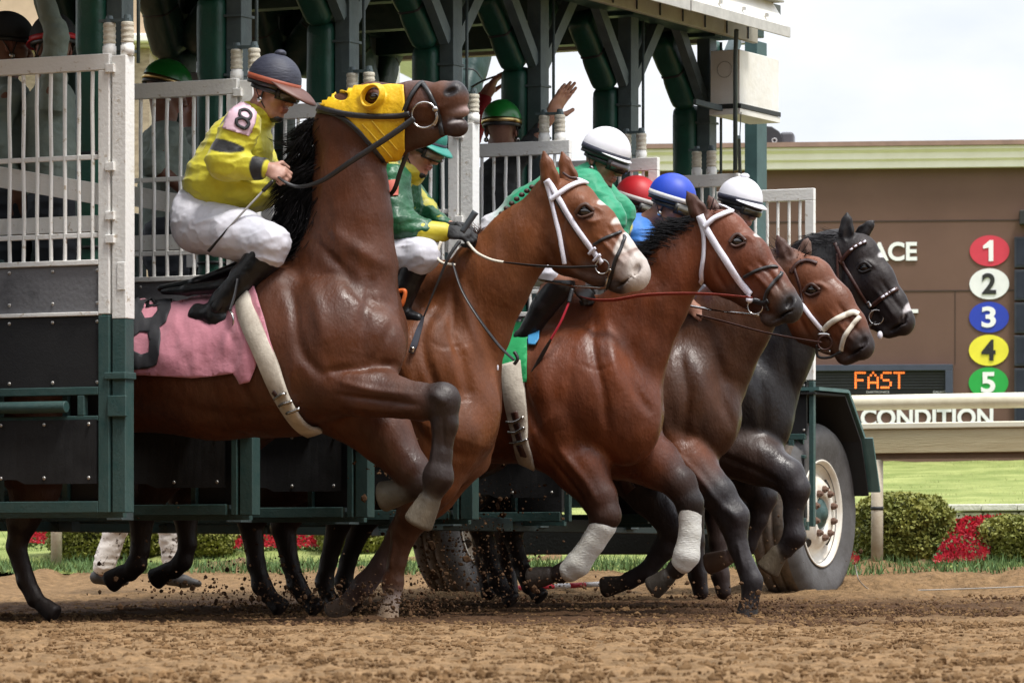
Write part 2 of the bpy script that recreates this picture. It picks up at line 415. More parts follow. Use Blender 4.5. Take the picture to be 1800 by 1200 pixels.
Z = Z + amp*(.011*np.maximum(n2, -.4)+.010*n1+.014*n3*sm(q, 15, 19)) + amp*.05*sm(q, 23.0, 25.4)*np.maximum(fnoise(P*[2.2, 2.2, 1]+71), -.3)
P[:, 2] = Z; nx, ny = X.shape; I = np.arange(nx*ny).reshape(nx, ny)
fs = np.stack([I[:-1, :-1].ravel(), I[1:, :-1].ravel(), I[1:, 1:].ravel(), I[:-1, 1:].ravel()], 1)
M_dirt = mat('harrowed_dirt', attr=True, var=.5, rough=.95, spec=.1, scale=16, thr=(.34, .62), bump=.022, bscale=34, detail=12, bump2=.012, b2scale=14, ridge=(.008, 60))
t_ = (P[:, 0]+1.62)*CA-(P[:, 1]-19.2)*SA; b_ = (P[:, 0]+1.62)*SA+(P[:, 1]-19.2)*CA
shade_damp = sm(b_+.35*n3, -.35, .25)*(1-sm(b_, 6.0, 7.6))*sm(t_, -4.6, -3.6)*(1-sm(t_+.4*n3, 1.6, 3.6))  # gate and horse shadow painted into the dirt colour, together with damp churned soil
col_ = np.array((.245, .152, .076))*(1-shade_damp[:, None])+np.array((.085, .046, .024))*shade_damp[:, None]
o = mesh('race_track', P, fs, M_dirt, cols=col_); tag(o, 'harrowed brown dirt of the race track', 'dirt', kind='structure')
# infield grass sheet
sg = np.concatenate([np.linspace(-700, -30, 14), np.arange(-29, -3, .12), np.linspace(-2.5, 900, 16)])
qg = np.concatenate([np.arange(26.0, 32, .06), np.arange(32, 46, .3), np.geomspace(46.5, 1500, 22)])
S_, Q_ = np.meshgrid(sg, qg, indexing='ij'); G = np.stack([S_.ravel()*CA+Q_.ravel()*SA, -S_.ravel()*SA+Q_.ravel()*CA], 1)
zz = gz(G[:, 0], G[:, 1])+.03*sm(Q_.ravel(), 25.9, 26.3)+.012*fnoise(np.c_[G*3, G[:, 0]*0])-.03*(Q_.ravel() < 26.05)
nx, ny = S_.shape; I = np.arange(nx*ny).reshape(nx, ny)
fs = np.stack([I[:-1, :-1].ravel(), I[1:, :-1].ravel(), I[1:, 1:].ravel(), I[:-1, 1:].ravel()], 1)
M_lawn = mat('lawn', (.29, .32, .11), col2=(.17, .21, .06), rough=.9, spec=.1, scale=1.6, thr=(.40, .60), stretch=(1, 1, 1), bump=.03, bscale=30, detail=12)
o = mesh('infield_lawn', np.c_[G, zz], fs[:, ::-1] if False else fs, M_lawn); tag(o, 'green infield lawn rising to the scoreboard', 'lawn', kind='structure')
# grass blades on the bank edge
def blades(name, n, qr, sr, h, m, label, seed, zoff=0., dens=None):
    rr = np.random.RandomState(seed); s = rr.uniform(*sr, n); qq = rr.uniform(*qr, n)
    if dens is not None: qq = qr[0]+(qr[1]-qr[0])*rr.rand(n)**dens; 
    x = s*CA+qq*SA; y = -s*SA+qq*CA; k = np.abs(x/y) < .125; x, y, qq = x[k], y[k], qq[k]; n = len(x)
    edge = vnoise(np.c_[x*2.5, y*2.5, x*0]); k = (qq-qr[0]) > .25*(edge+.6)*(dens is not None); x, y = x[k], y[k]; n = len(x)
    z = gz(x, y)+zoff; hh = h*rr.uniform(.4, 1.2, n)*(1+.4*vnoise(np.c_[x*3, y*3, x*0+9])); a = rr.uniform(0, 6.28, n); w = .006; l = rr.normal(0, .35, n)*hh; l2 = rr.normal(0, .35, n)*hh
    dx, dy = np.cos(a)*w, np.sin(a)*w
    vs = np.stack([np.stack([x-dx, y-dy, z], 1), np.stack([x+dx, y+dy, z], 1), np.stack([x+l, y+l2, z+hh], 1)], 1).reshape(-1, 3)
    o = mesh(name, vs, np.arange(3*n).reshape(n, 3), m, smooth=False); return tag(o, label, 'grass', kind='stuff')
M_blade = mat('grass_blades', (.22, .28, .085), col2=(.12, .18, .05), rough=.7, scale=30, spec=.3)
M_blade2 = mat('long_grass', (.13, .22, .07), col2=(.07, .12, .04), rough=.7, scale=30, spec=.3)
blades('bank_grass', 60000, (25.75, 28.2), (-19, -7), .045, M_blade, 'mown green grass on the low bank beside the track', 5, dens=.8)
blades('rough_grass', 12000, (25.5, 26.3), (-19, -7), .08, M_blade2, 'darker rough grass hanging over the dirt edge of the bank', 8, dens=1)
blades('slope_grass', 52000, (30.4, 42), (-24, -10), .035, mat('dry_grass', (.42, .42, .19), col2=(.20, .24, .08), rough=.8, scale=1.5, thr=(.4, .6)), 'sunlit grass on the slope below the scoreboard', 9)
# dirt clods lying on the track
rr = np.random.RandomState(4); mbv = []; mbf = []; n = 0
ico = bmesh.new(); bmesh.ops.create_icosphere(ico, subdivisions=1, radius=1); IV = np.array([v.co for v in ico.verts]); IF = np.array([[v.index for v in f.verts] for f in ico.faces]); ico.free()
def lumps(C, R_, seed):
    rr = np.random.RandomState(seed); vs = []; fs = []
    for i, (c, r) in enumerate(zip(C, R_)):
        q = IV*(1+rr.uniform(-.35, .35, (len(IV), 1)))*r*rr.uniform(.6, 1.2, 3); vs.append(q+c); fs.append(IF+i*len(IV))
    return np.concatenate(vs), np.concatenate(fs)
n = 26000; y = 8+17.5*rr.rand(n)**.8; x = rr.uniform(-.125, .125, n)*y; r = np.abs(rr.normal(0, .005, n))+.0025; r[:60] *= 1.8
C = np.stack([x, y, gz(x, y)+.006], 1)
M_clod = mat('damp_clods', (.105, .058, .03), col2=(.05, .027, .015), rough=.95, spec=.1, scale=12, bump=.004, bscale=90)
vs, fs = lumps(C, r, 7); o = mesh('dirt_clods', vs, fs, mat('dry_clods', (.21, .125, .06), col2=(.10, .058, .027), rough=.95, spec=.1, scale=3, bump=.004, bscale=90), smooth=False); tag(o, 'loose clods scattered over the raked dirt', 'clods', kind='stuff')
# churned damp dirt along the line the horses break over
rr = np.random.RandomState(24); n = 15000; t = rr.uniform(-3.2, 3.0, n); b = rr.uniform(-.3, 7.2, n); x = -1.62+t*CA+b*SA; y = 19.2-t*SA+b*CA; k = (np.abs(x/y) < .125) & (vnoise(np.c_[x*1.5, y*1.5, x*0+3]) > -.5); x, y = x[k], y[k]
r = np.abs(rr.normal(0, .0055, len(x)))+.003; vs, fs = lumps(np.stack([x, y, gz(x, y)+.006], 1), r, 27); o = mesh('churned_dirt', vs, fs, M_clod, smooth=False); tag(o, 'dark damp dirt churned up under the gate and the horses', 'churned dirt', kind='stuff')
# dirt thrown up by the hooves
rr = np.random.RandomState(14); C = []
for (px, py, sx, sy, d, k) in [(790, 960, 60, 60, 22.5, 800), (850, 890, 60, 60, 22.5, 300), (690, 1062, 60, 14, 19.6, 350), (1310, 1066, 50, 12, 21.4, 250), (480, 1050, 90, 14, 21.2, 250), (740, 1040, 90, 25, 20, 240), (440, 1010, 60, 35, 21.8, 160), (240, 950, 70, 70, 20.4, 50), (360, 1035, 90, 18, 19.6, 160),
                               (690, 830, 25, 40, 19.9, 90), (1000, 1035, 120, 14, 21, 140), (1320, 960, 60, 40, 22.8, 60), (890, 1010, 50, 30, 21, 120), (600, 1045, 100, 12, 19.8, 120), (1150, 1050, 140, 10, 21, 100)]:
    for _ in range(k): C.append(at(px+rr.normal(0, sx), py+rr.normal(0, sy), d+rr.normal(0, .25)))
C = np.array(C); C[:, 2] = np.maximum(C[:, 2], gz(C[:, 0], C[:, 1])+.004)
r = np.abs(rr.normal(0, .0035, len(C)))**1.0+.0015; r[::23] *= 2.6; vs, fs = lumps(C, r, 9); o = mesh('flying_dirt', vs, fs, M_clod, smooth=False); tag(o, 'clods of dirt kicked into the air by the hooves', 'flying dirt', kind='stuff')
# ---------------------------------------------------------------- hedges and flowers
M_leafh = mat('boxwood_leaves', (.30, .29, .065), col2=(.10, .13, .025), rough=.6, scale=7, thr=(.25, .7), spec=.3)
M_core = mat('hedge_core', (.05, .06, .02), rough=.95, var=.5, scale=12)
def superq(a, b, e=.68):
    f = lambda t: np.sign(t)*np.abs(t)**e
    return f(np.cos(a))*f(np.cos(b)), f(np.cos(a))*f(np.sin(b)), f(np.sin(a))
def hedge(px0, px1, ytop, ybot, d, label, seed, depth=.45, n=9000):
    c = at((px0+px1)/2, ybot, d); hw = (px1-px0)/2*d/F*.97; z0 = gzs(c[0], c[1])-.03; top = CZ+(HY-ytop)*d/F; hz = (top-z0)/2
    root = empty('hedge', (c[0], c[1], z0), RZ*0, label, 'hedge', 'clipped boxwood hedges along the rail')
    A, B_ = np.meshgrid(np.linspace(-math.pi/2, math.pi/2, 20), np.linspace(-math.pi, math.pi, 41)[:-1], indexing='ij')
    x, y, z = superq(A.ravel(), B_.ravel()); k = 1+.05*fnoise(np.stack([x*3+seed, y*3, z*3], 1)); v = np.stack([x*hw*.93*k, y*depth*.93*k, hz+z*hz*.93*k], 1)
    I = np.arange(800).reshape(20, 40); f = [(I[i, j], I[i, (j+1) % 40], I[i+1, (j+1) % 40], I[i+1, j]) for i in range(19) for j in range(40)]
    mesh('branch_core', v, f, M_core, root)
    rr = np.random.RandomState(seed); c3_ = rr.uniform(-1, 1, (n, 3)); ax_ = rr.choice(3, n, p=[.22, .52, .26]); c3_[np.arange(n), ax_] = rr.choice([-1, 1], n); nn_ = (np.abs(c3_)**2.95).sum(1)**(-1/2.95); x, y, z = (c3_*nn_[:, None]).T
    k = 1+.06*fnoise(np.stack([x*3+seed, y*3, z*3], 1))+rr.normal(0, .022, n); c_ = np.stack([x*hw*k, y*depth*k, hz+z*hz*k], 1)
    t = rr.normal(0, 1, (n, 3)); t /= np.linalg.norm(t, axis=1, keepdims=True); s = rr.normal(0, 1, (n, 3)); s = np.cross(t, s); s /= np.linalg.norm(s, axis=1, keepdims=True)
    L_ = rr.uniform(.009, .020, n)[:, None]; W_ = L_*.6
    vs = np.stack([c_-t*L_, c_+s*W_, c_+t*L_, c_-s*W_], 1).reshape(-1, 3)
    mesh('leaves', vs, np.arange(4*n).reshape(n, 4), M_leafh, root, smooth=False); return root
hedge(1496, 1674, 868, 978, 28.6, 'clipped boxwood hedge behind the rail post right of the big wheel', 2, n=14000)
hedge(1718, 1880, 906, 982, 28.3, 'clipped boxwood hedge at the right edge beside the red flowers', 3, n=9000)
hedge(86, 300, 876, 952, 31.4, 'clipped boxwood hedge under the gate behind the walking white trousers', 4, n=12000)
hedge(300, 420, 872, 956, 31.2, 'clipped boxwood hedge left of the red flowers under the gate', 5, n=9000)
hedge(556, 700, 872, 958, 31.0, 'clipped boxwood hedge seen between the hind legs at centre', 6, n=9000)
hedge(1052, 1230, 905, 950, 30.6, 'clipped boxwood hedge glimpsed under the gate chassis', 7, n=7000)
hedge(930, 1010, 905, 950, 30.6, 'small clipped boxwood hedge just left of the flowers under the chassis', 8, n=5000)
M_petal = mat('red_petals', (.66, .015, .035), col2=(.28, .01, .025), rough=.5, scale=30, spec=.4)
M_ypetal = mat('yellow_petals', (.75, .62, .06), col2=(.45, .36, .03), rough=.5, scale=30)
M_fl = mat('flower_leaves', (.10, .16, .04), rough=.6, scale=20)
def flowers(poly, d, label, m, seed, n=420, r=.02, cat='flowers'):
    rr = random.Random(seed); xs_ = [p[0] for p in poly]; ys_ = [p[1] for p in poly]; vs = []; fs = []; lv = []; lf = []
    cx = sum(xs_)/len(xs_); b = at(cx, max(ys_), d); root = empty('flower_bed', (b[0], b[1], gzs(b[0], b[1])), 0, label, cat)
    k = 0
    while k < n:
        x, y = rr.uniform(min(xs_), max(xs_)), rr.uniform(min(ys_), max(ys_))
        if not inpoly(x, y, poly): continue
        k += 1; dd = d+(max(ys_)-y)*.012+rr.uniform(-.05, .05); c = at(x, y, dd)
        for p in range(5):
            a = p*1.256+rr.uniform(0, 1); rad = r*rr.uniform(.6, 1.1); tz = rr.uniform(-.2, .6)
            dx, dz = math.cos(a), math.sin(a); n0 = len(vs)
            vs += [tuple(c-np.array(b)*[1, 1, 1]) for _ in ()]
            bb = np.array([b[0], b[1], gzs(b[0], b[1])])
            o_ = c-bb
            vs += [tuple(o_), tuple(o_+[dx*rad-dz*rad*.45, -tz*rad, dz*rad+dx*rad*.45]), tuple(o_+[dx*rad*1.3, -tz*rad*.5, dz*rad*1.3]), tuple(o_+[dx*rad+dz*rad*.45, -tz*rad, dz*rad-dx*rad*.45])]
            fs.append((n0, n0+1, n0+2, n0+3))
        for p in range(3):
            q = o_+np.array([rr.gauss(0, r), rr.uniform(.0, .05), rr.gauss(-r*.8, r)]); n0 = len(lv); t = rr.uniform(0, 6.28)
            lv += [tuple(q), tuple(q+[math.cos(t)*.02, 0, math.sin(t)*.02]), tuple(q+[math.cos(t+.9)*.025, .01, math.sin(t+.9)*.025])]; lf.append((n0, n0+1, n0+2))
    mesh('petals', vs, fs, m, root, smooth=False); mesh('leaves', lv, lf, M_fl, root, smooth=False)
    # low mound of soil under the plants
    return root
flowers([(1640, 984), (1664, 948), (1655, 926), (1700, 910), (1768, 908), (1752, 930), (1726, 984)], 27.8, 'patch of bright red begonias between the two right hand hedges', M_petal, 1, 620, .022)
flowers([(405, 958), (430, 935), (480, 922), (556, 920), (556, 958)], 31.0, 'patch of red begonias seen between the hind legs under the gate', M_petal, 2, 420)
flowers([(40, 950), (50, 932), (90, 928), (92, 950)], 31.4, 'small patch of red begonias at the far left under the gate', M_petal, 3, 120)
flowers([(1005, 945), (1012, 920), (1055, 920), (1055, 945)], 30.6, 'small patch of red begonias above the black chassis beam', M_petal, 4, 120)
flowers([(1494, 986), (1496, 974), (1508, 974), (1508, 986)], 28.0, 'a few red flowers just right of the big wheel', M_petal, 5, 40)
flowers([(1075, 1000), (1080, 978), (1262, 978), (1262, 1004)], 29.4, 'strip of yellow flowers on the bank under the chassis beam', M_ypetal, 6, 500, .018)
# stone kerb block and retaining wall
M_stone = mat('pale_block', (.55, .52, .46), col2=(.36, .34, .30), rough=.9, scale=14, bump=.012, bscale=50, thr=(.25, .7))
def blocks(name, px0, px1, y0, y1, d, n, label):
    root = empty(name, at(px0, y1, d), RZ, label, 'stone wall'); rr = random.Random(n); w = (px1-px0)*d/F/n; h = (y1-y0)*d/F
    for i in range(n):
        mb = MB().box(i*w+.004, (i+1)*w-.004, -.0, .3, 0, h*rr.uniform(.96, 1.0)-.05); b = mb.build('block', M_stone, root, bevel=.012)
    mb = MB()
    for i in range(n): mb.box(i*w*1.0+.002, (i+1)*w-.002, -.03, .32, h-.048, h)
    mb.build('cap_stone', mat('cap_stone', (.68, .66, .6), rough=.85, scale=10, bump=.006, bscale=60), root, bevel=.008)
blocks('retaining_wall', 1664, 1930, 886, 930, 31.9, 4, 'low pale concrete block retaining wall behind the right hand hedges')
blocks('kerb_stone', 1210, 1258, 1003, 1022, 28.2, 1, 'single pale stone block on the bank under the yellow flowers')
# ---------------------------------------------------------------- running rail
M_cream = mat('cream_paint', (.70, .66, .50), col2=(.56, .51, .36), rough=.45, scale=5, bump=.001, bscale=40)
M_tan = mat('tan_board', (.50, .44, .27), col2=(.40, .33, .19), rough=.6, scale=4, stretch=(.4, 6, 6), bump=.002, bscale=30)
M_rail2 = mat('brown_under_rail', (.16, .10, .06), rough=.7)
def RP(px, d0=28.0):   # point of the rail line (runs with the track) under pixel column px
    P0 = at(1546, 0, d0); r = ray(px, 0); t = ((P0 @ V))/(r @ V); return r*t
P0 = at(1546, 0, 28.)[:2]; root = empty('running_rail', (P0[0], P0[1], gzs(*P0)-.02), RZ, 'cream painted running rail with a wide tan board, on round posts', 'rail')
zb = gzs(*P0)-.02; zz = lambda y: CZ+(HY-y)*28/F-zb
mb = MB(); mb.tube([(-30, -.03, (zz(694)+zz(721))/2), (12, -.03, (zz(694)+zz(721))/2)], (zz(694)-zz(721))/2, 20); mb.build('top_rail', M_cream, root, smooth=True)
MB().box(-30, 12, -.10, .02, zz(755), zz(744)).build('board_cap', mat('board_cap', (.78, .75, .6), rough=.5, var=.12), root, bevel=.008)
MB().box(-30, 12, -.085, .0, zz(797), zz(755)-.002).build('board', M_tan, root, bevel=.004)
MB().box(-30, 12, -.06, .02, zz(807), zz(797)-.002).build('under_board', M_rail2, root)
for sx in (-27, -24, -21, -18, -15, -12, -9, -6, -3, 0, 3.6, 6.6, 9.6):
    x, y = P0[0]+sx*CA, P0[1]-sx*SA; zg = gzs(x, y)-.06-zb
    MB().tube([(sx, -.04, zg), (sx, -.04, zz(808))], .038, 16).build('post', mat('post_paint', (.52, .46, .36), col2=(.38, .31, .22), rough=.55, scale=9, bump=.002), root, smooth=True)
MB().tube([(0, -.04, zz(896)), (0, -.04, zz(890))], .041, 16).build('post_band', mat('band', (.02, .02, .02)), root, smooth=True)
# cable on the dirt
q = []
for px, py in [(1503, 992), (1505, 1002), (1512, 1022), (1535, 1045), (1572, 1057), (1640, 1062), (1720, 1058), (1800, 1060), (1880, 1060)]:
    d = 26.0 if py < 1040 else 26.2; p = at(px, py, d); 
    if py > 1040:
        d = (CZ)*F/(py-HY); p = at(px, py, 26.3); p[2] = gzs(p[0], p[1])+.012
    q.append(p)
o = rope('cable', q, .0035, mat('grey_cable', (.33, .31, .28), rough=.5)); tag(o, 'thin grey cable trailing from the wheel across the dirt to the right', 'cable')
# red and white pole on the ground
a, b = at(888, 1034, 26.8), at(1056, 1026, 27.2)
root = empty('striped_pole', tuple(a), 0, 'red and white banded pole lying on the bank behind the horses', 'pole')
for i in range(6):
    p, q_ = (b-a)*i/6, (b-a)*(i+1)/6
    MB().tube([Vector(p), Vector(q_)], .016, 10).build('red_band' if i % 2 == 0 else 'white_band', mat('pole_red', (.5, .02, .04), rough=.4) if i % 2 == 0 else mat('pole_white', (.75, .72, .72), rough=.4), root, smooth=True)
# ---------------------------------------------------------------- scoreboard
SBD = 45.; SY = math.radians(-7); M_brown = mat('brown_cladding', (.135, .072, .050), col2=(.112, .058, .040), rough=.75, scale=1.1, detail=12, bump=.0015, bscale=300)
c = at(1345, 0, SBD); zg = gzs(c[0], c[1])-.3; root = empty('scoreboard', (c[0], c[1], zg), SY, 'brown tote scoreboard reading RACE and CONDITION with a red FAST display', 'scoreboard')
BI = Matrix.Translation((c[0], c[1], zg)) @ Matrix.Rotation(SY, 4, 'Z'); BINV = BI.inverted()
def sb(px, py, off=0.):
    """scoreboard face coordinates under a pixel: x along the wall, z up"""
    o_ = BINV @ Vector(CAMP); r = (BINV.to_3x3() @ Vector(ray(px, py))); t = (off-o_.y)/r.y; p = o_+r*t; return p
k = SBD/F
zt = sb(1345, 299).z; x0 = sb(1128, 300).x; x1 = sb(2050, 300).x
MB().box(x0, x1, 0, 1.5, -.5, zt+.2).build('wall', M_brown, root)
zc0, zc1, zc2, zc3 = sb(1345, 299).z, sb(1345, 284).z, sb(1345, 268).z, sb(1345, 260).z
M_corn = mat('cream_cornice', (.82, .79, .70), col2=(.74, .71, .60), rough=.6, scale=3)
mb = MB(); prof = [(-.02, zc0), (-.10, zc0), (-.10, zc1-.02), (-.13, zc1), (-.13, zc2-.03), (-.17, zc2), (-.17, zc3-.015), (.3, zc3-.015), (.3, zc0)]
n = len(prof); mb.add([(x0-.1, y, z) for y, z in prof]+[(x1, y, z) for y, z in prof], [tuple(range(n))]+[tuple(range(2*n-1, n-1, -1))]+[(i, i+n, (i+1) % n+n, (i+1) % n) for i in range(n)])
mb.build('cornice', M_corn, root)
MB().box(x0-.12, x1, -.2, 1.6, zc3-.012, zc3+.035).build('coping', mat('coping', (.30, .19, .15), rough=.6), root)
mb = MB()
for y in (388, 511): z = sb(1600, y).z; mb.box(x0, x1, -.006, -.001, z-.008, z+.004)
for x in (1400, 1679): xx = sb(x, 500).x; mb.box(xx-.003, xx+.003, -.006, -.001, sb(1600, 640).z, sb(1600, 511).z)
mb.build('seam', mat('seam', (.05, .028, .02)), root)
def text(s, px0, px1, ytop, ybot, m, off=-.012, parent=root, bold=.012, name='lettering'):
    cu = bpy.data.curves.new(name, 'FONT'); cu.body = s; cu.size = 1; cu.extrude = .006; cu.offset = bold
    o = bpy.data.objects.new(name, cu); COL.objects.link(o); me = bpy.data.meshes.new_from_object(o.evaluated_get(bpy.context.evaluated_depsgraph_get())); bpy.data.objects.remove(o)
    co = np.array([v.co for v in me.vertices]); lo, hi = co.min(0), co.max(0)
    a, b = sb(px0, ybot, off), sb(px1, ytop, off)
    for v in me.vertices:
        v.co = Vector((a.x+(v.co.x-lo[0])/(hi[0]-lo[0])*(b.x-a.x), off-v.co.z, a.z+(v.co.y-lo[1])/(hi[1]-lo[1])*(b.z-a.z)))
    me.materials.append(m); o = bpy.data.objects.new(name, me); COL.objects.link(o); o.parent = parent; return o
M_tw = mat('white_lettering', (.82, .82, .82), rough=.5, var=.05); M_tb = mat('black_numeral', (.02, .02, .02), rough=.5)
text('RACE', 1508, 1612, 425, 459, M_tw, bold=.03); text('POST', 1512, 1614, 543, 577, M_tw, bold=.03); text('CONDITION', 1513, 1746, 717, 750, M_tw, bold=.03)
for i, (y, col, tm) in enumerate([(441, (.60, .045, .075), M_tw), (499, (.80, .80, .80), M_tb), (557.5, (.022, .05, .42), M_tw), (615.5, (.80, .72, .05), M_tb), (672.5, (.02, .36, .06), M_tw)]):
    c_ = sb(1739.5-.6*i*.8, y); rx = 34.5*k; rz = 27*k; mb = MB(); n = 48
    pts = [(c_.x+rx*math.cos(a), c_.z+rz*math.sin(a)) for a in np.linspace(0, 2*math.pi, n, endpoint=False)]
    mb.add([(x, -.012, z) for x, z in pts]+[(x, -.001, z) for x, z in pts], [tuple(range(n)), tuple(range(2*n-1, n-1, -1))]+[(j, (j+1) % n, (j+1) % n+n, j+n) for j in range(n)])
    disc = mb.build('number_disc', mat('disc%d' % i, col, rough=.45, var=.08, scale=8), root)
    hw = 8 if i == 0 else 12.5
    if i == 0:
        a, b = sb(1738, y+18, -.02), sb(1746, y-19, -.02); mb = MB(); mb.add([(a.x, yy, a.z) for yy in (-.02, -.012)]+[(b.x, yy, a.z) for yy in (-.02, -.012)]+[(b.x, yy, b.z) for yy in (-.02, -.012)]+[(a.x+.01, yy, b.z) for yy in (-.02, -.012)]+[(a.x-.055, yy, b.z-.055) for yy in (-.02, -.012)]+[(a.x-.055, yy, b.z-.085) for yy in (-.02, -.012)]+[(a.x, yy, b.z-.075) for yy in (-.02, -.012)],
            [(0, 2, 4, 6, 8, 10, 12)]+[(0, 1, 3, 2), (2, 3, 5, 4), (4, 5, 7, 6), (6, 7, 9, 8), (8, 9, 11, 10), (10, 11, 13, 12), (12, 13, 1, 0)]); mb.build('numeral', tm, disc)
    else: text(str(i+1), 1739-i*.5-hw, 1739-i*.5+hw, y-19, y+18, tm, off=-.016, parent=disc, bold=.028, name='numeral')
M_dark = mat('dark_display', (.035, .04, .055), rough=.4, var=.3)
mb = MB(); gl = MB()
for i in range(6):
    y0 = 416+i*57.7; a, b = sb(1783, y0+54, -.05), sb(1850, y0, -.05); mb.box(a.x, b.x, -.06, -.001, a.z, b.z); q0, q1 = sb(1787, y0+50, -.06), sb(1840, y0+4, -.06)
    gl.box(q0.x, q1.x, -.066, -.0605, q0.z, q1.z)
bx = mb.build('display_box', M_dark, root, bevel=.005); gl.build('glass', mat('display_glass', (.028, .033, .048), rough=.25), bx)
a, b = sb(1792, 396), sb(1860, 370); MB().box(a.x, b.x, -.12, -.001, a.z, b.z).build('lamp_box', M_tb, root, bevel=.01)
a, b = sb(1300, 693, -.08), sb(1675, 640, -.08); M_fr = mat('display_frame', (.05, .06, .09), rough=.45)
f = MB(); f.box(a.x, b.x, -.10, -.001, b.z-.06, b.z); f.box(b.x-.075, b.x, -.10, -.001, a.z, b.z-.061); dsp = f.build('message_display', M_fr, root, bevel=.004)
MB().box(a.x, b.x-.076, -.045, -.001, a.z, b.z-.061).build('screen', mat('screen', (.012, .013, .016), rough=.35), dsp)
lo = MB(); y = 652
while y < 684: p = sb(1400, y, -.06); lo.box(a.x, b.x-.08, -.056, -.0455, p.z-.004, p.z+.004); y += 5.1
lo.build('louvre', mat('louvre', (.035, .038, .045), rough=.5), dsp)
GL = {'F': ['11111', '10000', '10000', '11110', '10000', '10000', '10000'], 'A': ['00100', '01010', '10001', '10001', '11111', '10001', '10001'],
      'S': ['01111', '10000', '10000', '01110', '00001', '00001', '11110'], 'T': ['11111', '00100', '00100', '00100', '00100', '00100', '00100']}
for ci, ch in enumerate('FAST'):
    dots = MB()
    for r_, row in enumerate(GL[ch]):
        for c_, v_ in enumerate(row):
            if v_ == '1': p = sb(1504+ci*22.8+c_*4.0, 655+r_*4.3, -.06); dots.box(p.x-.0095, p.x+.0095, -.064, -.058, p.z-.0095, p.z+.0095)
    dots.build('lit_letter', mat('led', (.9, .2, .03), emit=(1.0, .20, .035), var=0), dsp)
M_tl = mat('grey_lettering', (.45, .45, .45)); text('DAKTRONICS', 1523, 1563, 686.5, 690.8, M_tl, off=-.05, parent=dsp, bold=.015); text('GALAXY', 1640, 1664, 686.5, 690.8, M_tl, off=-.05, parent=dsp, bold=.015)
# loudspeaker on the roof
p = sb(1352, 258); zr = zc3+.036+zg; pw = BI @ Vector((p.x, .1, 0)); spk = empty('loudspeaker', (pw.x, pw.y, zr), SY, 'black horn loudspeaker on the scoreboard roof beside the gate pillar', 'loudspeaker')
M_spk = mat('speaker_black', (.035, .035, .04), rough=.45); h = 34*k; w = 24*k
mb = MB(); n = 2; prof = [(-.5*w, 0), (-.5*w, h), (.15*w, h*.96), (.7*w, h*.7), (.95*w, h*.35), (1.0*w, 0)]
mb.add([(x, -.02, z) for x, z in prof]+[(x, .3, z) for x, z in prof], [tuple(range(6)), tuple(range(11, 5, -1))]+[(i, i+6, (i+1) % 6+6, (i+1) % 6) for i in range(6)]); mb.build('cabinet', M_spk, spk, bevel=.01)
mb = MB().box(.75*w, 1.75*w, .0, .26, .0, h*.68); mb.build('horn', mat('speaker_grey', (.09, .09, .10), rough=.4), spk, bevel=.03, seg=4)
MB().torus((.35*w, -.025, h*.22), (0, 1, 0), .022, .006).build('emblem_ring', mat('pale', (.5, .5, .5)), spk, smooth=True)
# buildings at upper left
M_stucco = mat('tan_stucco', (.48, .36, .25), rough=.9, var=.1, bump=.002, bscale=150)
c = at(120, 0, 60); root = empty('grandstand_building', (c[0], c[1], 0), 0, 'tan stucco building with a pale cornice and brick base behind the gate at upper left', 'building')
k6 = 60/F; zt = lambda y: CZ+(HY-y)*k6; xr = (275-120)*k6
MB().box(-6, (262-120)*k6, 0, 6, zt(62), zt(-200)).build('wall', M_stucco, root)
MB().box(-6, xr+.05, -.25, 6, zt(78), zt(62)-.003).build('cornice', mat('bright_trim', (.85, .83, .76), rough=.5, var=.05), root, bevel=.03)
MB().box(-6, xr, -.12, 6, zt(84), zt(78)-.003).build('frieze', mat('trim2', (.6, .55, .42), rough=.6), root)
MB().box(-6, (262-120)*k6, .05, 6, 0, zt(84)-.003).build('brick_base', mat('buff_brick', (.38, .30, .22), col2=(.26, .2, .145), rough=.9, scale=9, thr=(.4, .6), stretch=(1, 1, 3)), root)
# far tent
c = at(697, 0, 70); root = empty('canopy_tent', (c[0], c[1], 0), 0, 'distant pale canopy roof on a pole seen between the gate pillars', 'canopy'); k7 = 70/F; z7 = lambda y: CZ+(HY-y)*k7
MB().box(-.05, .05, -.05, .05, 0, z7(100)).build('pole', mat('pole_grey', (.6, .6, .58)), root)
mb = MB(); mb.add([(-.3, 0, z7(75)), (38*k7, 0, z7(112)), (38*k7, 3, z7(112)), (-.3, 3, z7(75)), (-.3, 0, z7(70)), (38*k7, 0, z7(98)), (38*k7, 3, z7(98)), (-.3, 3, z7(70))], [(0, 3, 2, 1), (4, 5, 6, 7), (0, 1, 5, 4), (1, 2, 6, 5), (2, 3, 7, 6), (3, 0, 4, 7)]); mb.build('canopy', mat('canopy_fabric', (.6, .6, .58)), root)

# unseen stand added behind the camera to cut sky light on camera-facing surfaces
gs = empty('sky_block_stand', (0, -16, 0), RZ, 'unseen concrete stand added behind the camera to block sky light', 'light blocker')
for i in range(9): MB().box(-70, 70, -i*1.6-1.6, -i*1.6, 0, 1.4+i*1.05).build('tier', mat('stand_concrete', (.16, .15, .14), rough=.9, scale=1), gs)
MB().box(-70, 70, -16, -14.5, 0, 17).build('rear_wall', MATS['stand_concrete'], gs); MB().box(-70, 70, -16, -3, 17, 17.5).build('stand_roof', MATS['stand_concrete'], gs)
for i in range(12): MB().box(-66+i*12, -65.6+i*12, -3.6, -3.2, 3.4, 17).build('column', MATS['stand_concrete'], gs)
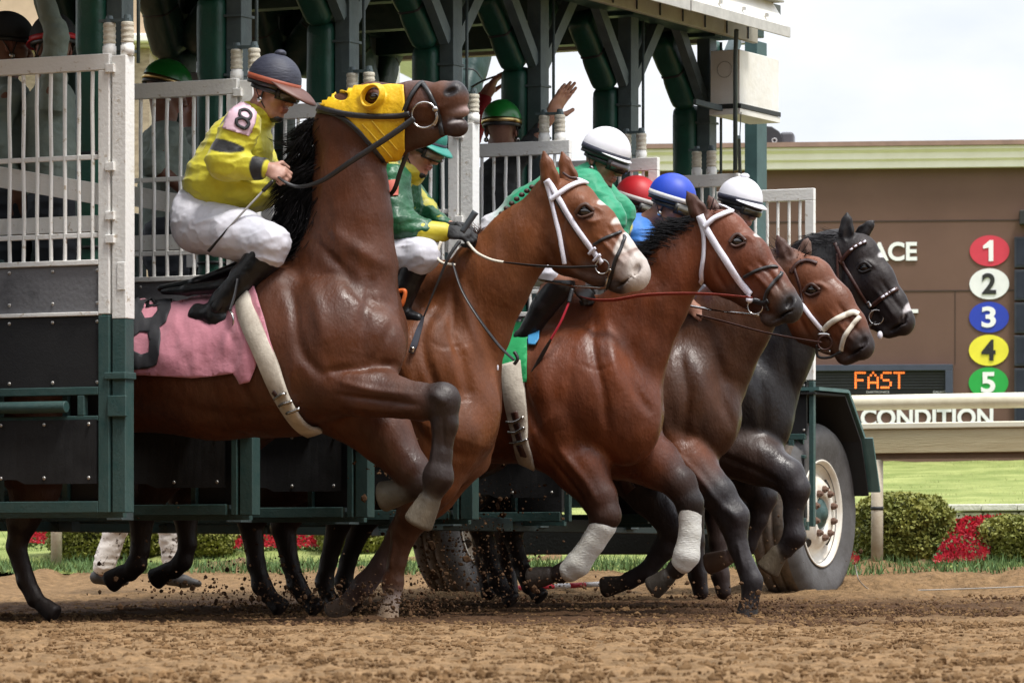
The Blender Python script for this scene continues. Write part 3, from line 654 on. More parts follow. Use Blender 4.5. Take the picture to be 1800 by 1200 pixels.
# ================================================================ starting gate
GATE = empty('starting_gate', tuple(D0), RZ, 'green and white steel starting gate with padded pillars, barred doors and big wheels', 'starting gate')
M_gw = mat('white_gate_paint', (.80, .79, .76), col2=(.42, .33, .22), rough=.45, scale=24, thr=(.30, .40), bump=.002, bscale=60, detail=10)
M_gw2 = mat('white_sheet', (.80, .79, .75), col2=(.70, .67, .58), rough=.5, scale=3, thr=(.3, .6), bump=.002, bscale=30)
M_gg = mat('green_gate_paint', (.020, .064, .062), col2=(.04, .08, .074), rough=.5, scale=18, thr=(.45, .75), bump=.0015, bscale=70, detail=8)
M_steelp = mat('grey_green_steel', (.085, .12, .125), col2=(.06, .085, .09), rough=.5, scale=12, bump=.0015, bscale=60)
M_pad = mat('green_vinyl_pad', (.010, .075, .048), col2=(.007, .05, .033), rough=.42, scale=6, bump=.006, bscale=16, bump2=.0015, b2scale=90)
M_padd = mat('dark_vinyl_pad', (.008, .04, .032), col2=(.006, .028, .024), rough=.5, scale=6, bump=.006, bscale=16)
M_rub = mat('black_rubber_panel', (.004, .004, .005), col2=(.022, .022, .023), rough=.55, rvar=.1, spec=.25, scale=5, thr=(.52, .85), bump=.0025, bscale=9, detail=9, bump2=.0008, b2scale=120)
M_bolt = mat('bolt', (.55, .53, .5), rough=.35, metal=.8)
M_sold = mat('strap_black', (.02, .022, .022), rough=.6)
M_tape = mat('white_cord_wrap', (.72, .68, .58), col2=(.5, .45, .34), rough=.7, scale=14, stretch=(1, 1, 10), bump=.003, bscale=40)
M_beige = mat('beige_fascia', (.36, .34, .28), col2=(.27, .25, .20), rough=.6, scale=5)
def pad(name, p0, p1, w, d, m, parent, seed=0, sec=None, tie=True, taper=1.):
    """stuffed vinyl pad wrapped round a beam, pinched where it is strapped"""
    p0, p1 = Vector(p0), Vector(p1); t = (p1-p0); L_ = t.length; t.normalize(); a = Vector((1, 0, 0)) if abs(t.x) < .7 else Vector((0, 1, 0))
    sd_ = t.cross(a).normalized(); fw = sd_.cross(t); n = 24; rings = max(6, int(L_/.03)); vs = []; k = sec if sec is not None else max(1, round(L_/.38))
    for i in range(rings+1):
        u = i/rings; z = u*L_; ph = (u*k) % 1.; pinch = 1-.10*math.exp(-(min(ph, 1-ph)*L_/k/.03)**2); e = 1.
        if z < .03 or L_-z < .03: e = .86+.14*min(z, L_-z)/.03
        tp = 1+(taper-1)*u
        for j in range(n):
            th = 2*math.pi*j/n; cx, cy = math.cos(th), math.sin(th); f = (abs(cx)**5+abs(cy)**5)**(-1/5)
            q = Vector((cx*f*w/2*tp, cy*f*d/2*tp, 0))*pinch*e*(1+.035*mnoise.noise(Vector((cx*1.5, cy*1.5, z*5+seed*7))))
            vs.append(p0+t*z+fw*q.x+sd_*q.y)
    fs = [(i*n+j, i*n+(j+1) % n, (i+1)*n+(j+1) % n, (i+1)*n+j) for i in range(rings) for j in range(n)]+[tuple(range(n-1, -1, -1)), tuple(rings*n+j for j in range(n))]
    o = mesh(name, vs, fs, m, parent); 
    if tie and k > 1:
        for i in range(1, k):
            mb = MB(); c = p0+t*L_*i/k; pts = []
            for j in range(25):
                th = 2*math.pi*j/24; cx, cy = math.cos(th), math.sin(th); f = (abs(cx)**5+abs(cy)**5)**(-1/5); pts.append(c+fw*(cx*f*w/2*.915)+sd_*(cy*f*d/2*.915))
            mb.tube(pts, .008, 6)
            mb.build('tie_strap', M_sold, o, smooth=True)
    return o
MESHC = {}
def leafpart(name, key, fn, m, parent, **kw):
    """stall doors share mesh data"""
    if key in MESHC:
        o = bpy.data.objects.new(name, MESHC[key].data); COL.objects.link(o); o.parent = parent
        for md in MESHC[key].modifiers:
            b = o.modifiers.new('bevel', 'BEVEL'); b.width = md.width; b.segments = md.segments; b.limit_method = 'ANGLE'; b.harden_normals = True
        return o
    o = fn(MB()).build(name, m, parent, **kw); MESHC[key] = o; return o
def T(o, a, b): o.location = (a, b, 0); return o
ZT = 2.415
def stall_door(b, k):
    X0 = -.745; X1 = -.10; t = .035
    def lattice(mb):
        mb.box(X0, X1, -t, 0, ZT-.07, ZT); mb.box(X1-.055, X1, -t, 0, 1.30, ZT-.0705); mb.box(X0, X0+.03, -t, 0, 1.30, ZT-.0705)
        for i in range(8):
            x = X0+.03+(X1-X0-.085)*(i+.5)/8; rr = random.Random(i+k*11); d1 = rr.uniform(-.004, .004)
            mb.tube([(x, -.02, ZT-.07), (x+d1, -.022, 2.2), (x-d1*.5, -.02, 1.98), (x+d1, -.02, 1.7), (x, -.02, 1.53)], .0095, 8, up=(1, 0, 0))
        for z in (1.975, 1.64): mb.box(X0+.03, X1-.055, -.027, -.013, z-.011, z+.011)
        mb.box(X0+.03, X1-.055, -t, 0, 1.512, 1.535); mb.box(X0+.03, X1-.055, -t, -.001, 1.295, 1.312); return mb
    def diag(mb):
        mb.box(X0-.3, X1-.03, .03, .06, 1.66, 1.73); return mb.beam((X0-.1, .05, 1.94), (X1+.02, .05, 1.80), .03, .09)
    def green(mb):
        tw = .055 if k < 1 else .03; mb.box(X1-tw, X1, -t, 0, .45, 1.294); mb.box(X0, X1-.0555, -t, 0, .955, .99); mb.box(X0, X1-.0555, -t, 0, .45, .50); mb.box(X0, X1-.0555, -t, 0, .845, .866)
        mb.box(X0, X0+.03, -t, 0, .5005, .844); mb.box(X1-.16, X1-.125, -t, 0, .8665, .9545); mb.tube([(X0-.3, -.055, .905), (X1-.20, -.055, .905)], .026, 14); return mb
    def post(mb):
        mb.box(-.088, -.02, -.03, .045, 1.28, ZT-.01)
        for z in (2.35, 1.93, 1.72, 1.62): mb.box(-.115, -.072, -.045, -.02, z-.018, z+.018)
        mb.box(-.06, -.02, -.036, -.0305, 1.4, 1.52); return mb
    def postg(mb):
        mb.box(-.088, -.022, -.029, .044, .45, 1.279); mb.box(-.12, -.014, -.045, .05, 1.02, 1.05); mb.box(-.10, -.008, -.05, -.0295, .86, .95); return mb
    def springs(mb):
        for x, r in ((-.125, .0), (-.035, .0)):
            pr = [(ZT-.008, .030), (ZT+.035, .030), (ZT+.0355, .026), (ZT+.045, .026)]; mb.tube([(x, .01, z) for z, _ in pr], [q for _, q in pr], 16, up=(1, 0, 0))
        return mb
    def cords(mb):
        for x in (-.125, -.035):
            zs = np.linspace(ZT+.046, ZT+.135, 19); mb.tube([(x, .01, z) for z in zs], [.0265+.0016*(i % 2)+.0015*math.sin(i*1.3) for i in range(19)], 16, up=(1, 0, 0))
        return mb
    def cap(mb):
        mb.beam((-.17, .01, ZT+.145), (-.02, .01, ZT+.142), .03, .012)
        for x in (-.125, -.035): mb.tube([(x, .01, ZT+.136), (x, .01, ZT+.165)], [.02, .014], 12, up=(1, 0, 0))
        return mb
    fr_ = T(leafpart('stall_door', 'lat%d' % (k % 3), lattice, M_gw, GATE, bevel=.004), 0, b)
    leafpart('cross_brace', 'dg', diag, M_gw, fr_, bevel=.003); leafpart('green_frame', 'gr%d' % (k > 0), green, M_gg, fr_, bevel=.004)
    if k >= 4: fr_.location.x = .085
    else: leafpart('hinge_post', 'hp', post, M_gw, fr_, bevel=.004); leafpart('hinge_post_foot', 'hpg', postg, M_gg, fr_, bevel=.004)
    if k < 7:
        for nm, ky, fn, m_ in (('spring_collar', 'sc', springs, M_gw), ('cord_wrapping', 'cw', cords, M_tape), ('spring_bracket', 'sb', cap, M_steelp)):
            leafpart(nm, ky, fn, m_, fr_, smooth=(nm != 'spring_bracket')).location.x = {4: -.14, 5: -.18, 6: -.25}.get(k, 0)
    leafpart('rubber_panel', 'rp1', lambda mb: mb.box(X0+.02, X1-.05, -.022, -.012, 1.31, 1.513), mat('scuffed_panel', (.010, .010, .012), col2=(.17, .17, .18), rough=.4, scale=2.6, thr=(.55, .80), bump=.002, bscale=60, detail=6), fr_, bevel=.002)
    leafpart('rubber_panel', 'rp2', lambda mb: mb.box(X0+.02, X1-.05, -.024, -.012, .985, 1.296), M_rub, fr_, bevel=.002)
    def low(mb):
        n = 14; vs = []
        for i in range(n+1):
            x = X0+.02+(X1-.06-X0-.02)*i/n; dz = .02*math.sin(i*.5)*(i < 5); 
            for z in (.575+dz, .85): vs.append((x, -.040-.004*math.sin(i*.9)*(z < .7), z))
        m0 = len(vs); vs += [(x, y+.008, z) for x, y, z in vs]; f = []
        for i in range(n): f += [(2*i, 2*i+2, 2*i+3, 2*i+1), (m0+2*i, m0+2*i+1, m0+2*i+3, m0+2*i+2), (2*i, m0+2*i, m0+2*i+2, 2*i+2), (2*i+1, 2*i+3, m0+2*i+3, m0+2*i+1)]
        return mb.add(vs, f)
    leafpart('rubber_panel', 'rp3', low, M_rub, fr_, smooth=False)
    def bolts(mb):
        for z in (1.49, 1.35, 1.27, 1.01, .83, .60):
            y = -.025 if z > .9 else -.046
            for x in (X1-.075, X1-.30, X1-.52): leafpart('bolt', 'bo', lambda mb: mb.sphere((0, 0, 0), .0085, 10, 6, (1, .6, 1)), M_bolt, fr_, smooth=True).location = (x+(.01 if z > 1 else -.02), y, z)
    bolts(None)
for k in range(-1, 8): stall_door(k*PITCH, k)
def pillar(name, a, b, zt, m, w=.14, d=.19, steel=True, braces=True, parent=GATE, zs=2.84, rear=False):
    p = MB().box(a+.075, a+.155, b-.05, b+.05, .42, 3.3).build('pillar', M_steelp, parent, bevel=.004)
    pad('pillar_pad', (a, b, 1.2), (a, b, zs), w, d, m, p, seed=b*3+a, sec=4)
    for i, z in enumerate((2.47+.0, 2.74)): MB().box(a+.068, a+.162, b-.062, b+.062, z-.006, z+.006).build('clamp', M_steelp, p)
    if braces:
        pad('brace_pad', (a+.02, b-.06, zs+.01), (a-.02, b-.33, zs+.36), w*.95, d*.8, m, p, seed=b, sec=2, taper=1.05)
        pad('brace_pad', (a+.02, b+.10, zs+.06), (a+.02, b+.36, zs+.38), w*.55, d*.55, m, p, seed=b+3, sec=1)
        MB().beam((a+.115, b+.05, zs+.02), (a+.115, b+.42, zs+.42), .07, .05, up=(1, 0, 0)).build('brace', M_steelp, p)
        MB().beam((a+.115, b-.05, zs+.02), (a+.115, b-.42, zs+.42), .07, .05, up=(1, 0, 0)).build('brace', M_steelp, p)
        MB().tube([(a+.19, b+.03, ZT), (a+.19, b+.03, 3.2)], .008, 8).build('lift_rod', M_steelp, p, smooth=True)
    return p
for k in range(-1, 7): pillar('pillar', -.395+{0: .02, 1: -.01, 2: -.04, 3: -.04, 4: -.085, 5: -.07, 6: -.085}.get(k, 0), k*PITCH+.32, 3.3, M_pad)
# far end pillar, bare steel
MB().box(-.49, -.41, 7.05*PITCH, 7.05*PITCH+.15, .4, 3.3).build('end_pillar', mat('end_steel', (.045, .10, .10), rough=.5, scale=9, bump=.001), GATE, bevel=.004)
# rear row: vase shaped pads
for k in range(2, 8):
    b = k*PITCH+.05; a = -2.4; W_ = .17
    p = MB().box(a-.04, a+.04, b-.04, b+.04, .4, 3.3).build('rear_pillar', M_steelp, GATE)
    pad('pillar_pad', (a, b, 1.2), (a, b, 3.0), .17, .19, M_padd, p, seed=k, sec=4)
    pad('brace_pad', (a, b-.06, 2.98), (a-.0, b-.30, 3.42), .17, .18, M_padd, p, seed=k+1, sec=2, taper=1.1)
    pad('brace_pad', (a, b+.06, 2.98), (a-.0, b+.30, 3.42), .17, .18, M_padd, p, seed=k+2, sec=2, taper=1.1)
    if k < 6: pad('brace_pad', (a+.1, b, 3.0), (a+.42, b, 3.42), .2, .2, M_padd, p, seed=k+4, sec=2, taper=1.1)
# partitions behind the doors, floors of the stalls left open to the dirt
for k in range(-1, 8):
    b = k*PITCH+.11; a0, a1 = -2.55, -.78
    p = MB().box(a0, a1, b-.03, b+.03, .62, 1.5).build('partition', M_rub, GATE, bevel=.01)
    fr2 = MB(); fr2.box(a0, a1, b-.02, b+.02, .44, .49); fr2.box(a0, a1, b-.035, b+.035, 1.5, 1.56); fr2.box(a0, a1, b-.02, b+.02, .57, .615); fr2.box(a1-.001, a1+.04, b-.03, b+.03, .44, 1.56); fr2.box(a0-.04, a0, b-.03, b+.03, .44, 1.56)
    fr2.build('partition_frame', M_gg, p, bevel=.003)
    # the front edge channel pair seen as two pale green lines
    MB().box(-.40, -.375, b-.04, b+.04, .45, 1.28).build('front_channel', M_gg, p, bevel=.002)
    MB().box(-.37, -.12, b-.015, b+.015, .5, 1.28).build('channel_plate', M_rub, p)
    MB().box(-1.0, -.1, b-.03, b+.0, .43, .48).build('lower_rail', M_gg, p)
    if 1 <= k < 7: MB().box(-2.5, -.2, b-.05, b+.05, 3.20, 3.355).build('cross_beam', M_padd, p)
for k in range(-1, 7): MB().box(-2.62, -2.56, (k+.12)*PITCH+.1, (k+1)*PITCH+.0, .55, 2.12).build('rear_door', M_padd, GATE, bevel=.01)
# chassis and roof
MB().box(-2.6, -.4, 8.35*PITCH-1.05, 8.35*PITCH-.95, .29, .44).build('chassis_beam', mat('chassis_black', (.02, .025, .025), rough=.6, bump=.003), GATE, bevel=.01)
MB().box(-2.62, -2.5, -2.2, 8.0, .40, .52).build('rear_sill', M_gg, GATE, bevel=.006)
MB().box(-.45, -.34, 3.2, 8.3, .40, .47).build('front_sill', mat('sill_dark', (.015, .03, .03), rough=.6), GATE, bevel=.004)
BE = 6.14*PITCH
MB().box(-2.9, -.02, -2.5, 6.53*PITCH, 3.36, 3.42).build('roof', mat('roof_underside', (.10, .11, .10), rough=.7), GATE)
MB().box(-2.85, -.42, 6.45*PITCH, 6.52*PITCH, 3.22, 3.359).build('end_beam', M_beige, GATE, bevel=.004)
MB().box(-2.85, -.42, 6.36*PITCH, 6.44*PITCH, 3.26, 3.358).build('inner_beam', M_padd, GATE, bevel=.004)
MB().box(-2.5, -2.3, -2.5, 6.35*PITCH, 3.30, 3.358).build('rear_beam', M_padd, GATE, bevel=.004)
MB().box(-.36, -.06, -2.5, 6.4*PITCH, 3.22, 3.298).build('front_beam', M_padd, GATE, bevel=.006)
fa = MB().box(-.055, -.02, -2.5, BE+.1, 3.17, 3.37).build('fascia', M_beige, GATE, bevel=.003)
mb = MB()
for i in range(22): b = .4+i*.3; mb.box(-.018, -.012, b-.004, b+.004, 3.18, 3.37)
mb.build('fascia_strap', M_sold, fa)
# awning: sloping white sheets with a turned down flange
root_aw = None
for i, (b0, b1) in enumerate([(-2.5, 4.90*PITCH), (4.91*PITCH, BE)]):
    mb = MB(); a_o, a_i, z_o, z_i = .20, -.06, 3.235, 3.72
    if i == 1: a_o = .205
    e0, e1 = b0, b1
    mb.add([(a_o, e0, z_o), (a_o, e1, z_o), (a_i, e1-.12*i, z_i), (a_i, e0, z_i), (a_o-.01, e0, z_o-.006), (a_o-.01, e1, z_o-.006), (a_i-.01, e1-.12*i, z_i-.006), (a_i-.01, e0, z_i-.006)],
           [(0, 1, 2, 3), (7, 6, 5, 4), (0, 4, 5, 1), (1, 5, 6, 2), (2, 6, 7, 3), (3, 7, 4, 0)])
    aw = mb.build('awning', M_gw2, GATE)
    MB().box(a_o, a_o+.012, e0, e1+.01*i, z_o-.055, z_o+.004).build('flange', mat('flange_paint', (.55, .54, .5), rough=.5, scale=9), aw, bevel=.002)
    for b in np.arange(b0+.1, b1, .32): MB().box(a_o-.012, a_o+.003, b-.01, b+.01, z_o+.03, z_o+.05).build('rivet', M_bolt, aw)
MB().box(-.16, .19, -2.4, BE-.02, 3.375, 3.385).build('soffit', mat('soffit', (.34, .32, .27), rough=.7), GATE)
MB().box(-.60, -.52, 7.12*PITCH, 7.2*PITCH, 3.3, 4.3).build('mast', mat('mast_white', (.6, .6, .6)), GATE)
# electrical box near the far end
bx = MB().box(-.27, -.09, 6.75, 7.32, 2.80, 3.13).build('control_box', M_gw2, GATE, bevel=.004)
MB().box(-.275, -.085, 6.745, 7.325, 2.765, 2.798).build('box_rail', M_gw2, bx, bevel=.002); MB().box(-.088, -.080, 6.745, 7.325, 2.80, 2.825).build('box_trim', M_sold, bx)
MB().box(-.275, -.085, 6.742, 6.749, 2.80, 2.825).build('box_trim', M_sold, bx)
MB().beam((-.3, 6.6, 2.83), (-.2, 6.76, 2.80), .03, .03).build('box_bracket', M_steelp, bx); MB().torus((-.18, 6.745, 3.02), (0, 1, 0), .045, .002).build('box_mark', M_beige, bx, smooth=True)
MB().tube([(.02, 6.45, 3.2), (-.03, 6.55, 3.05), (-.03, 6.55, 2.43)], .013, 10).build('conduit', M_steelp, GATE, smooth=True)
MB().beam((-.03, 6.6, 2.62), (-.28, 7.2, 2.42), .02, .02).build('stay', M_steelp, GATE)
for (b, z0) in ((6.62, 2.4), (6.7, 2.42)): MB().tube([(-.06, b, 2.77), (-.06, b-.02, 2.6), (-.05, b-.05, z0)], .003, 6).build('wire', M_sold, GATE, smooth=True)
# end frame beside the wheel
eb = 7*PITCH; mb = MB(); mb.box(-.13, -.10, eb+.05, eb+.09, .45, 1.3)
MB().box(-.24, -.10, eb+.01, eb+.03, .93, 1.27).build('end_sheet', mat('teal_sheet', (.05, .13, .125), rough=.45, scale=9, bump=.003), GATE, bevel=.002)
# wheels
M_tyre = mat('worn_tyre', (.12, .118, .12), col2=(.07, .066, .064), rough=.85, scale=7, bump=.002, bscale=60)
M_tread = mat('dusty_tread', (.17, .13, .10), col2=(.09, .075, .062), rough=.95, scale=20, bump=.004, bscale=40)
M_rim = mat('white_rim', (.74, .71, .64), col2=(.55, .47, .36), rough=.45, scale=6, thr=(.3, .55))
def lathe(prof, c, n=72):
    """profile (radius, offset along the axle) turned about the axle (local x)"""
    vs = [(c[0]+o_, c[1]+r*math.cos(2*math.pi*i/n), c[2]+r*math.sin(2*math.pi*i/n)) for r, o_ in prof for i in range(n)]; m_ = len(prof)
    return vs, [(j*n+i, j*n+(i+1) % n, (j+1)*n+(i+1) % n, (j+1)*n+i) for j in range(m_-1) for i in range(n)]
def wheel(a, b, zc, R, flip=1):
    w = empty('wheel'); w.parent = GATE; w.location = (a, b, zc)
    t = [(.29, -.02), (.31, .0), (.33, .006), (.40, .03), (.46, .036), (.50, .022), (R-.012, -.005), (R-.004, -.02)]
    vs, fs = lathe(t, (0, 0, 0)); ty = mesh('tyre', vs, fs, M_tyre, w)
    tr = [(R-.004, -.02), (R, -.035), (R, -.075), (R-.012, -.078), (R-.012, -.09), (R, -.093), (R, -.14), (R-.012, -.143), (R-.012, -.155), (R, -.158), (R, -.21), (R-.03, -.235), (.42, -.26), (.3, -.22)]
    vs, fs = lathe(tr, (0, 0, 0)); mesh('tread', vs, fs, M_tread, ty)
    rm = [(.312, .002), (.318, .012), (.308, .014), (.298, .0), (.290, -.03), (.275, -.05), (.25, -.056), (.225, -.03), (.19, .008), (.165, .018), (.115, .018), (.105, .012), (.10, -.03), (.02, -.03)]
    vs, fs = lathe(rm, (0, 0, 0)); ri = mesh('rim', vs, fs, M_rim, w)
    hb = [(.098, -.02), (.09, .0), (.08, .012), (.06, .02), (.045, .024), (.04, .034), (.001, .034)]; vs, fs = lathe(hb, (0, 0, 0), 24); mesh('hub', vs, fs, M_gg, w)
    for i in range(10):
        nb = MB(); th = 2*math.pi*(i+.5)/10; y, z = .142*math.cos(th), .142*math.sin(th); nb.tube([(.016, y, z), (.036, y, z), (.038, y, z), (.052, y, z)], [.021, .021, .015, .011], 8, up=(0, 0, 1)); nb.build('lug_nut', mat('rusty_nut', (.16, .09, .06), rough=.7), ri, smooth=False)
    hh = MB()
    for th in (math.radians(228), math.radians(48), math.radians(138), math.radians(318)):
        y, z = .232*math.cos(th), .232*math.sin(th); n_ = Vector((.045, math.cos(th)*.035, math.sin(th)*.035)).normalized()
        hh.tube([Vector((-.026, y, z)), Vector((-.026, y, z))+n_*.012], .03, 16, up=(0, .3, 1))
    hh.build('hand_hole', mat('hole_dark', (.015, .013, .012)), ri, smooth=False)
    if flip < 0: w.rotation_euler = (0, 0, math.pi)
    return w
wheel(-.12, 8.02, .53, .533); wheel(-2.35, 8.02, .53, .533)
# fender
fb = [(7.66, 1.24), (8.12, 1.24), (8.37, .98), (8.49, .66), (8.30, .66)]; a0, a1 = -.42, .0
def plate(pts, a0, a1, th):
    mb = MB()
    for (b0, z0), (b1, z1) in zip(pts[:-1], pts[1:]):
        n_ = Vector((0, -(z1-z0), b1-b0)).normalized()*th; vs = [(a, b, z) for a in (a0, a1) for b, z in ((b0, z0), (b1, z1))]; vs += [(a, b+n_.y, z+n_.z) for a, b, z in vs]
        mb.add(vs, [(0, 1, 3, 2), (4, 6, 7, 5), (0, 4, 5, 1), (2, 3, 7, 6), (0, 2, 6, 4), (1, 5, 7, 3)])
    return mb
M_fg = mat('fender_green', (.075, .15, .145), col2=(.05, .11, .105), rough=.5, scale=7)
fo = plate(fb[:4], a0, a1+.02, .02).build('fender', M_fg, GATE); plate([(8.37, .98), (8.49, .66)], a1+.021, a1+.07, .012).build('fender_flap', M_fg, fo)
plate([(b-.022, z-.022) for b, z in fb[:4]], a0, a1+.005, .012).build('fender_lining', mat('liner_black', (.012, .012, .012), rough=.9), fo)
v = [(a0-.01, b, z) for b, z in fb]; MB().add(v+[(a0-.02, b, z) for b, z in fb], [(4, 3, 2, 1, 0), (5, 6, 7, 8, 9)]).build('fender_liner', mat('liner_black', (.012, .012, .012), rough=.9), fo)
# ================================================================ horses
M_coat = mat('coat', attr=True, rough=.48, var=.42, scale=5, spec=.36, bump=.0022, bscale=85, bump2=.0045, b2scale=14, stretch=(1.2, 1, .6), rvar=.16, ridge=(.0035, 8), detail=8)
M_eye = mat('eye_black', (.012, .008, .006), rough=.06, spec=.8, var=.1)
M_hoof = mat('hoof_horn', (.16, .13, .09), col2=(.07, .055, .04), rough=.55, scale=25, bump=.002)
M_hair = mat('black_hair', (.010, .009, .010), rough=.7, spec=.12, var=.4, scale=20)
M_blk = mat('black_leather', (.018, .017, .018), rough=.38, var=.4, scale=18, bump=.0012, bscale=90)
M_brl = mat('brown_leather', (.055, .018, .012), rough=.35, var=.35, scale=18, bump=.0012, bscale=90)
M_redl = mat('red_rubber_rein', (.33, .05, .035), rough=.6, var=.35, scale=40, bump=.002, bscale=160)
M_wht = mat('white_nylon', (.78, .76, .84), rough=.5, var=.12, scale=30, bump=.001, bscale=200)
M_ivory = mat('ivory_strap', (.72, .66, .55), rough=.5, var=.2, scale=20, bump=.001, bscale=120)
M_steel = mat('bright_steel', (.62, .6, .58), rough=.22, metal=1, var=.3, scale=30)
M_brass = mat('brass', (.6, .45, .2), rough=.3, metal=1, var=.2)
def mix(a, b, t): return tuple(x+(y-x)*t for x, y in zip(a, b))
def sculpt(vs, fs, fr, lines):
    """grooves (negative) and ridges (positive) along lines seen from the side, on both flanks"""
    nr = vnormals(vs, fs); m = fr.m
    for pts, dep, sig in lines:
        q = spline(pts, 5); L_ = np.array([fr.loc(x, y, -.15)[[0, 2]] for x, y in q]); best = np.full(len(vs), 9.); n = len(L_)
        P = vs[:, [0, 2]]; tt = np.zeros(len(vs))
        for i in range(n-1):
            a, b = L_[i], L_[i+1]; ab = b-a; t = np.clip(((P-a) @ ab)/(ab @ ab+1e-12), 0, 1)
            d = np.linalg.norm(P-a-t[:, None]*ab, axis=1); u = d < best; best = np.where(u, d, best); tt = np.where(u, (i+t)/(n-1), tt)
        fade = np.sin(np.clip(tt, 0.02, .98)*math.pi)**.5; s_ = sig*m
        side = np.clip(np.abs(nr[:, 1])*1.6, 0, 1)
        vs = vs+nr*(dep*m*np.exp(-(best/s_)**2)*fade*side)[:, None]
    return vs
_bm = Body.mesh
def body_mesh(B, name, h, m, parent, lines=(), disp=None):
    o = _bm(B, name, h, m, parent, disp=disp)
    if lines:
        n = len(o.data.vertices); vs = np.empty(n*3); o.data.vertices.foreach_get('co', vs); vs = vs.reshape(-1, 3)
        fs = np.empty(len(o.data.polygons)*4, int); o.data.polygons.foreach_get('vertices', fs); fs = fs.reshape(-1, 4)
        vs = sculpt(vs, fs, B.fr, lines); o.data.vertices.foreach_set('co', vs.ravel()); o.data.update()
    return o
def leg(B, pts, cols, wr=.85, hoofcol=(.16, .13, .09), toe=None):
    """pts (px,py,r,w) from elbow or stifle down to the pastern, last point the hoof"""
    q = [p[:3]+(p[3],) for p in pts]
    for i in range(len(q)-1):
        wr_ = wr if i > 1 else 1.0; f_ = lambda p, n: (p[0], p[1], p[2]*(1, .97, .93, .90, .80, .78, .86, .72)[min(n, 7)], p[3])
        B.chain([f_(q[i], i), f_(q[i+1], i+1)], cols=[cols[i], cols[i+1]], wr=wr_, k=.022 if i > 1 else .05)
def lids(S, root, px, py, r, D, col):
    m_ = mat('eyelid%d' % int(px), col, rough=.5, var=.3, scale=40)
    strap('upper_lid', S, [(px-r*1.25, py+r*.25), (px-r*.6, py-r*.72), (px+r*.35, py-r*.85), (px+r*1.25, py+r*.05)], r*.55, m_, root, off=.009, thick=.007, dist=D)
    strap('lower_lid', S, [(px-r*1.2, py+r*.35), (px-r*.2, py+r*.85), (px+r*1.2, py+r*.25)], r*.38, m_, root, off=.007, thick=.005, dist=D)
def hooves(fr, B, spec):
    """hoof: flared wedge under the last leg point. (px,py,w, dirx,diry, len px, r px, colour)"""
    for (px, py, w, dx, dy, ln, r, col) in spec:
        ln = ln*.6+r*.75; a = fr.loc(px-dx*3, py-dy*3, w); b = fr.loc(px+dx*ln, py+dy*ln, w)
        B.cone(a, b, r*.64*fr.m, r*.82*fr.m, col, wr=.88, k=.008)
        # sole cut flat
        d = (b-a)/np.linalg.norm(b-a); c = b+d*(r*1.0*fr.m)
        R = np.stack([d, np.array([0, 1, 0]), np.cross(d, [0, 1, 0])])
        B.ellm(b+d*(.060+.22*r*fr.m), R, (.06, .22, .22), neg=True, k=.018)
def ear(B, base, tip, r, w, col, inner=None, tw=0.):
    b = B.fr.loc(base[0], base[1], w); t = B.fr.loc(tip[0], tip[1], w+tw); m = B.fr.m; ax = t-b
    p = [b, b+ax*.35, b+ax*.7, t]; rr = [r*.8, r, r*.72, r*.16]
    for i in range(3): B.cone(p[i], p[i+1], rr[i]*m, rr[i+1]*m, col, wr=.6, k=.008)
    if inner:
        o = np.array([inner[0], -.9, inner[1]])*r*m*.75
        B.cone(p[0]+ax*.15+o, p[2]+ax*.05+o, r*.62*m, r*.3*m, neg=True, k=.006, wr=.8)
def eye(sf, body, fr, px, py, r, dist):
    p, n = sf.hit(px, py, dist); m = fr.m*r
    mb = MB().sphere(p-n*m*.42, m, 14, 10, sc=(1.2, .8, .8)); o = mb.build('eye', M_eye, None, smooth=True); toparent(o, body)
def tufts(name, parent, fr, poly, n, ln, base, m, seed=1, w=.04, r=.0016, turn=1.1, wave=.012):
    """windblown hair growing from a patch of the crest, turning with a slow noise field"""
    rr = random.Random(seed); mb = MB(); X = [p[0] for p in poly]; Y = [p[1] for p in poly]; k = 0
    while k < n:
        x, y = rr.uniform(min(X), max(X)), rr.uniform(min(Y), max(Y))
        if not inpoly(x, y, poly): continue
        k += 1; a = math.atan2(base[1], base[0]); ww = rr.gauss(0, w); P = []; L_ = ln*rr.uniform(.4, 1.15); cx, cy = x, y
        for i in range(7):
            P.append(fr.P(cx, cy, ww)); an = a+turn*mnoise.noise(Vector((cx*wave, cy*wave, seed)))+.5*mnoise.noise(Vector((x*.08, y*.08, i*.3+seed)))
            cx += math.cos(an)*L_/6; cy += math.sin(an)*L_/6; ww += rr.gauss(0, .006)
        r_ = r*rr.uniform(.6, 1.5); mb.tube(P, [r_, r_*1.1, r_, r_*.9, r_*.7, r_*.45, r_*.1], 3, cap=False)
    return toparent(mb.build(name, m, None, smooth=True), parent)
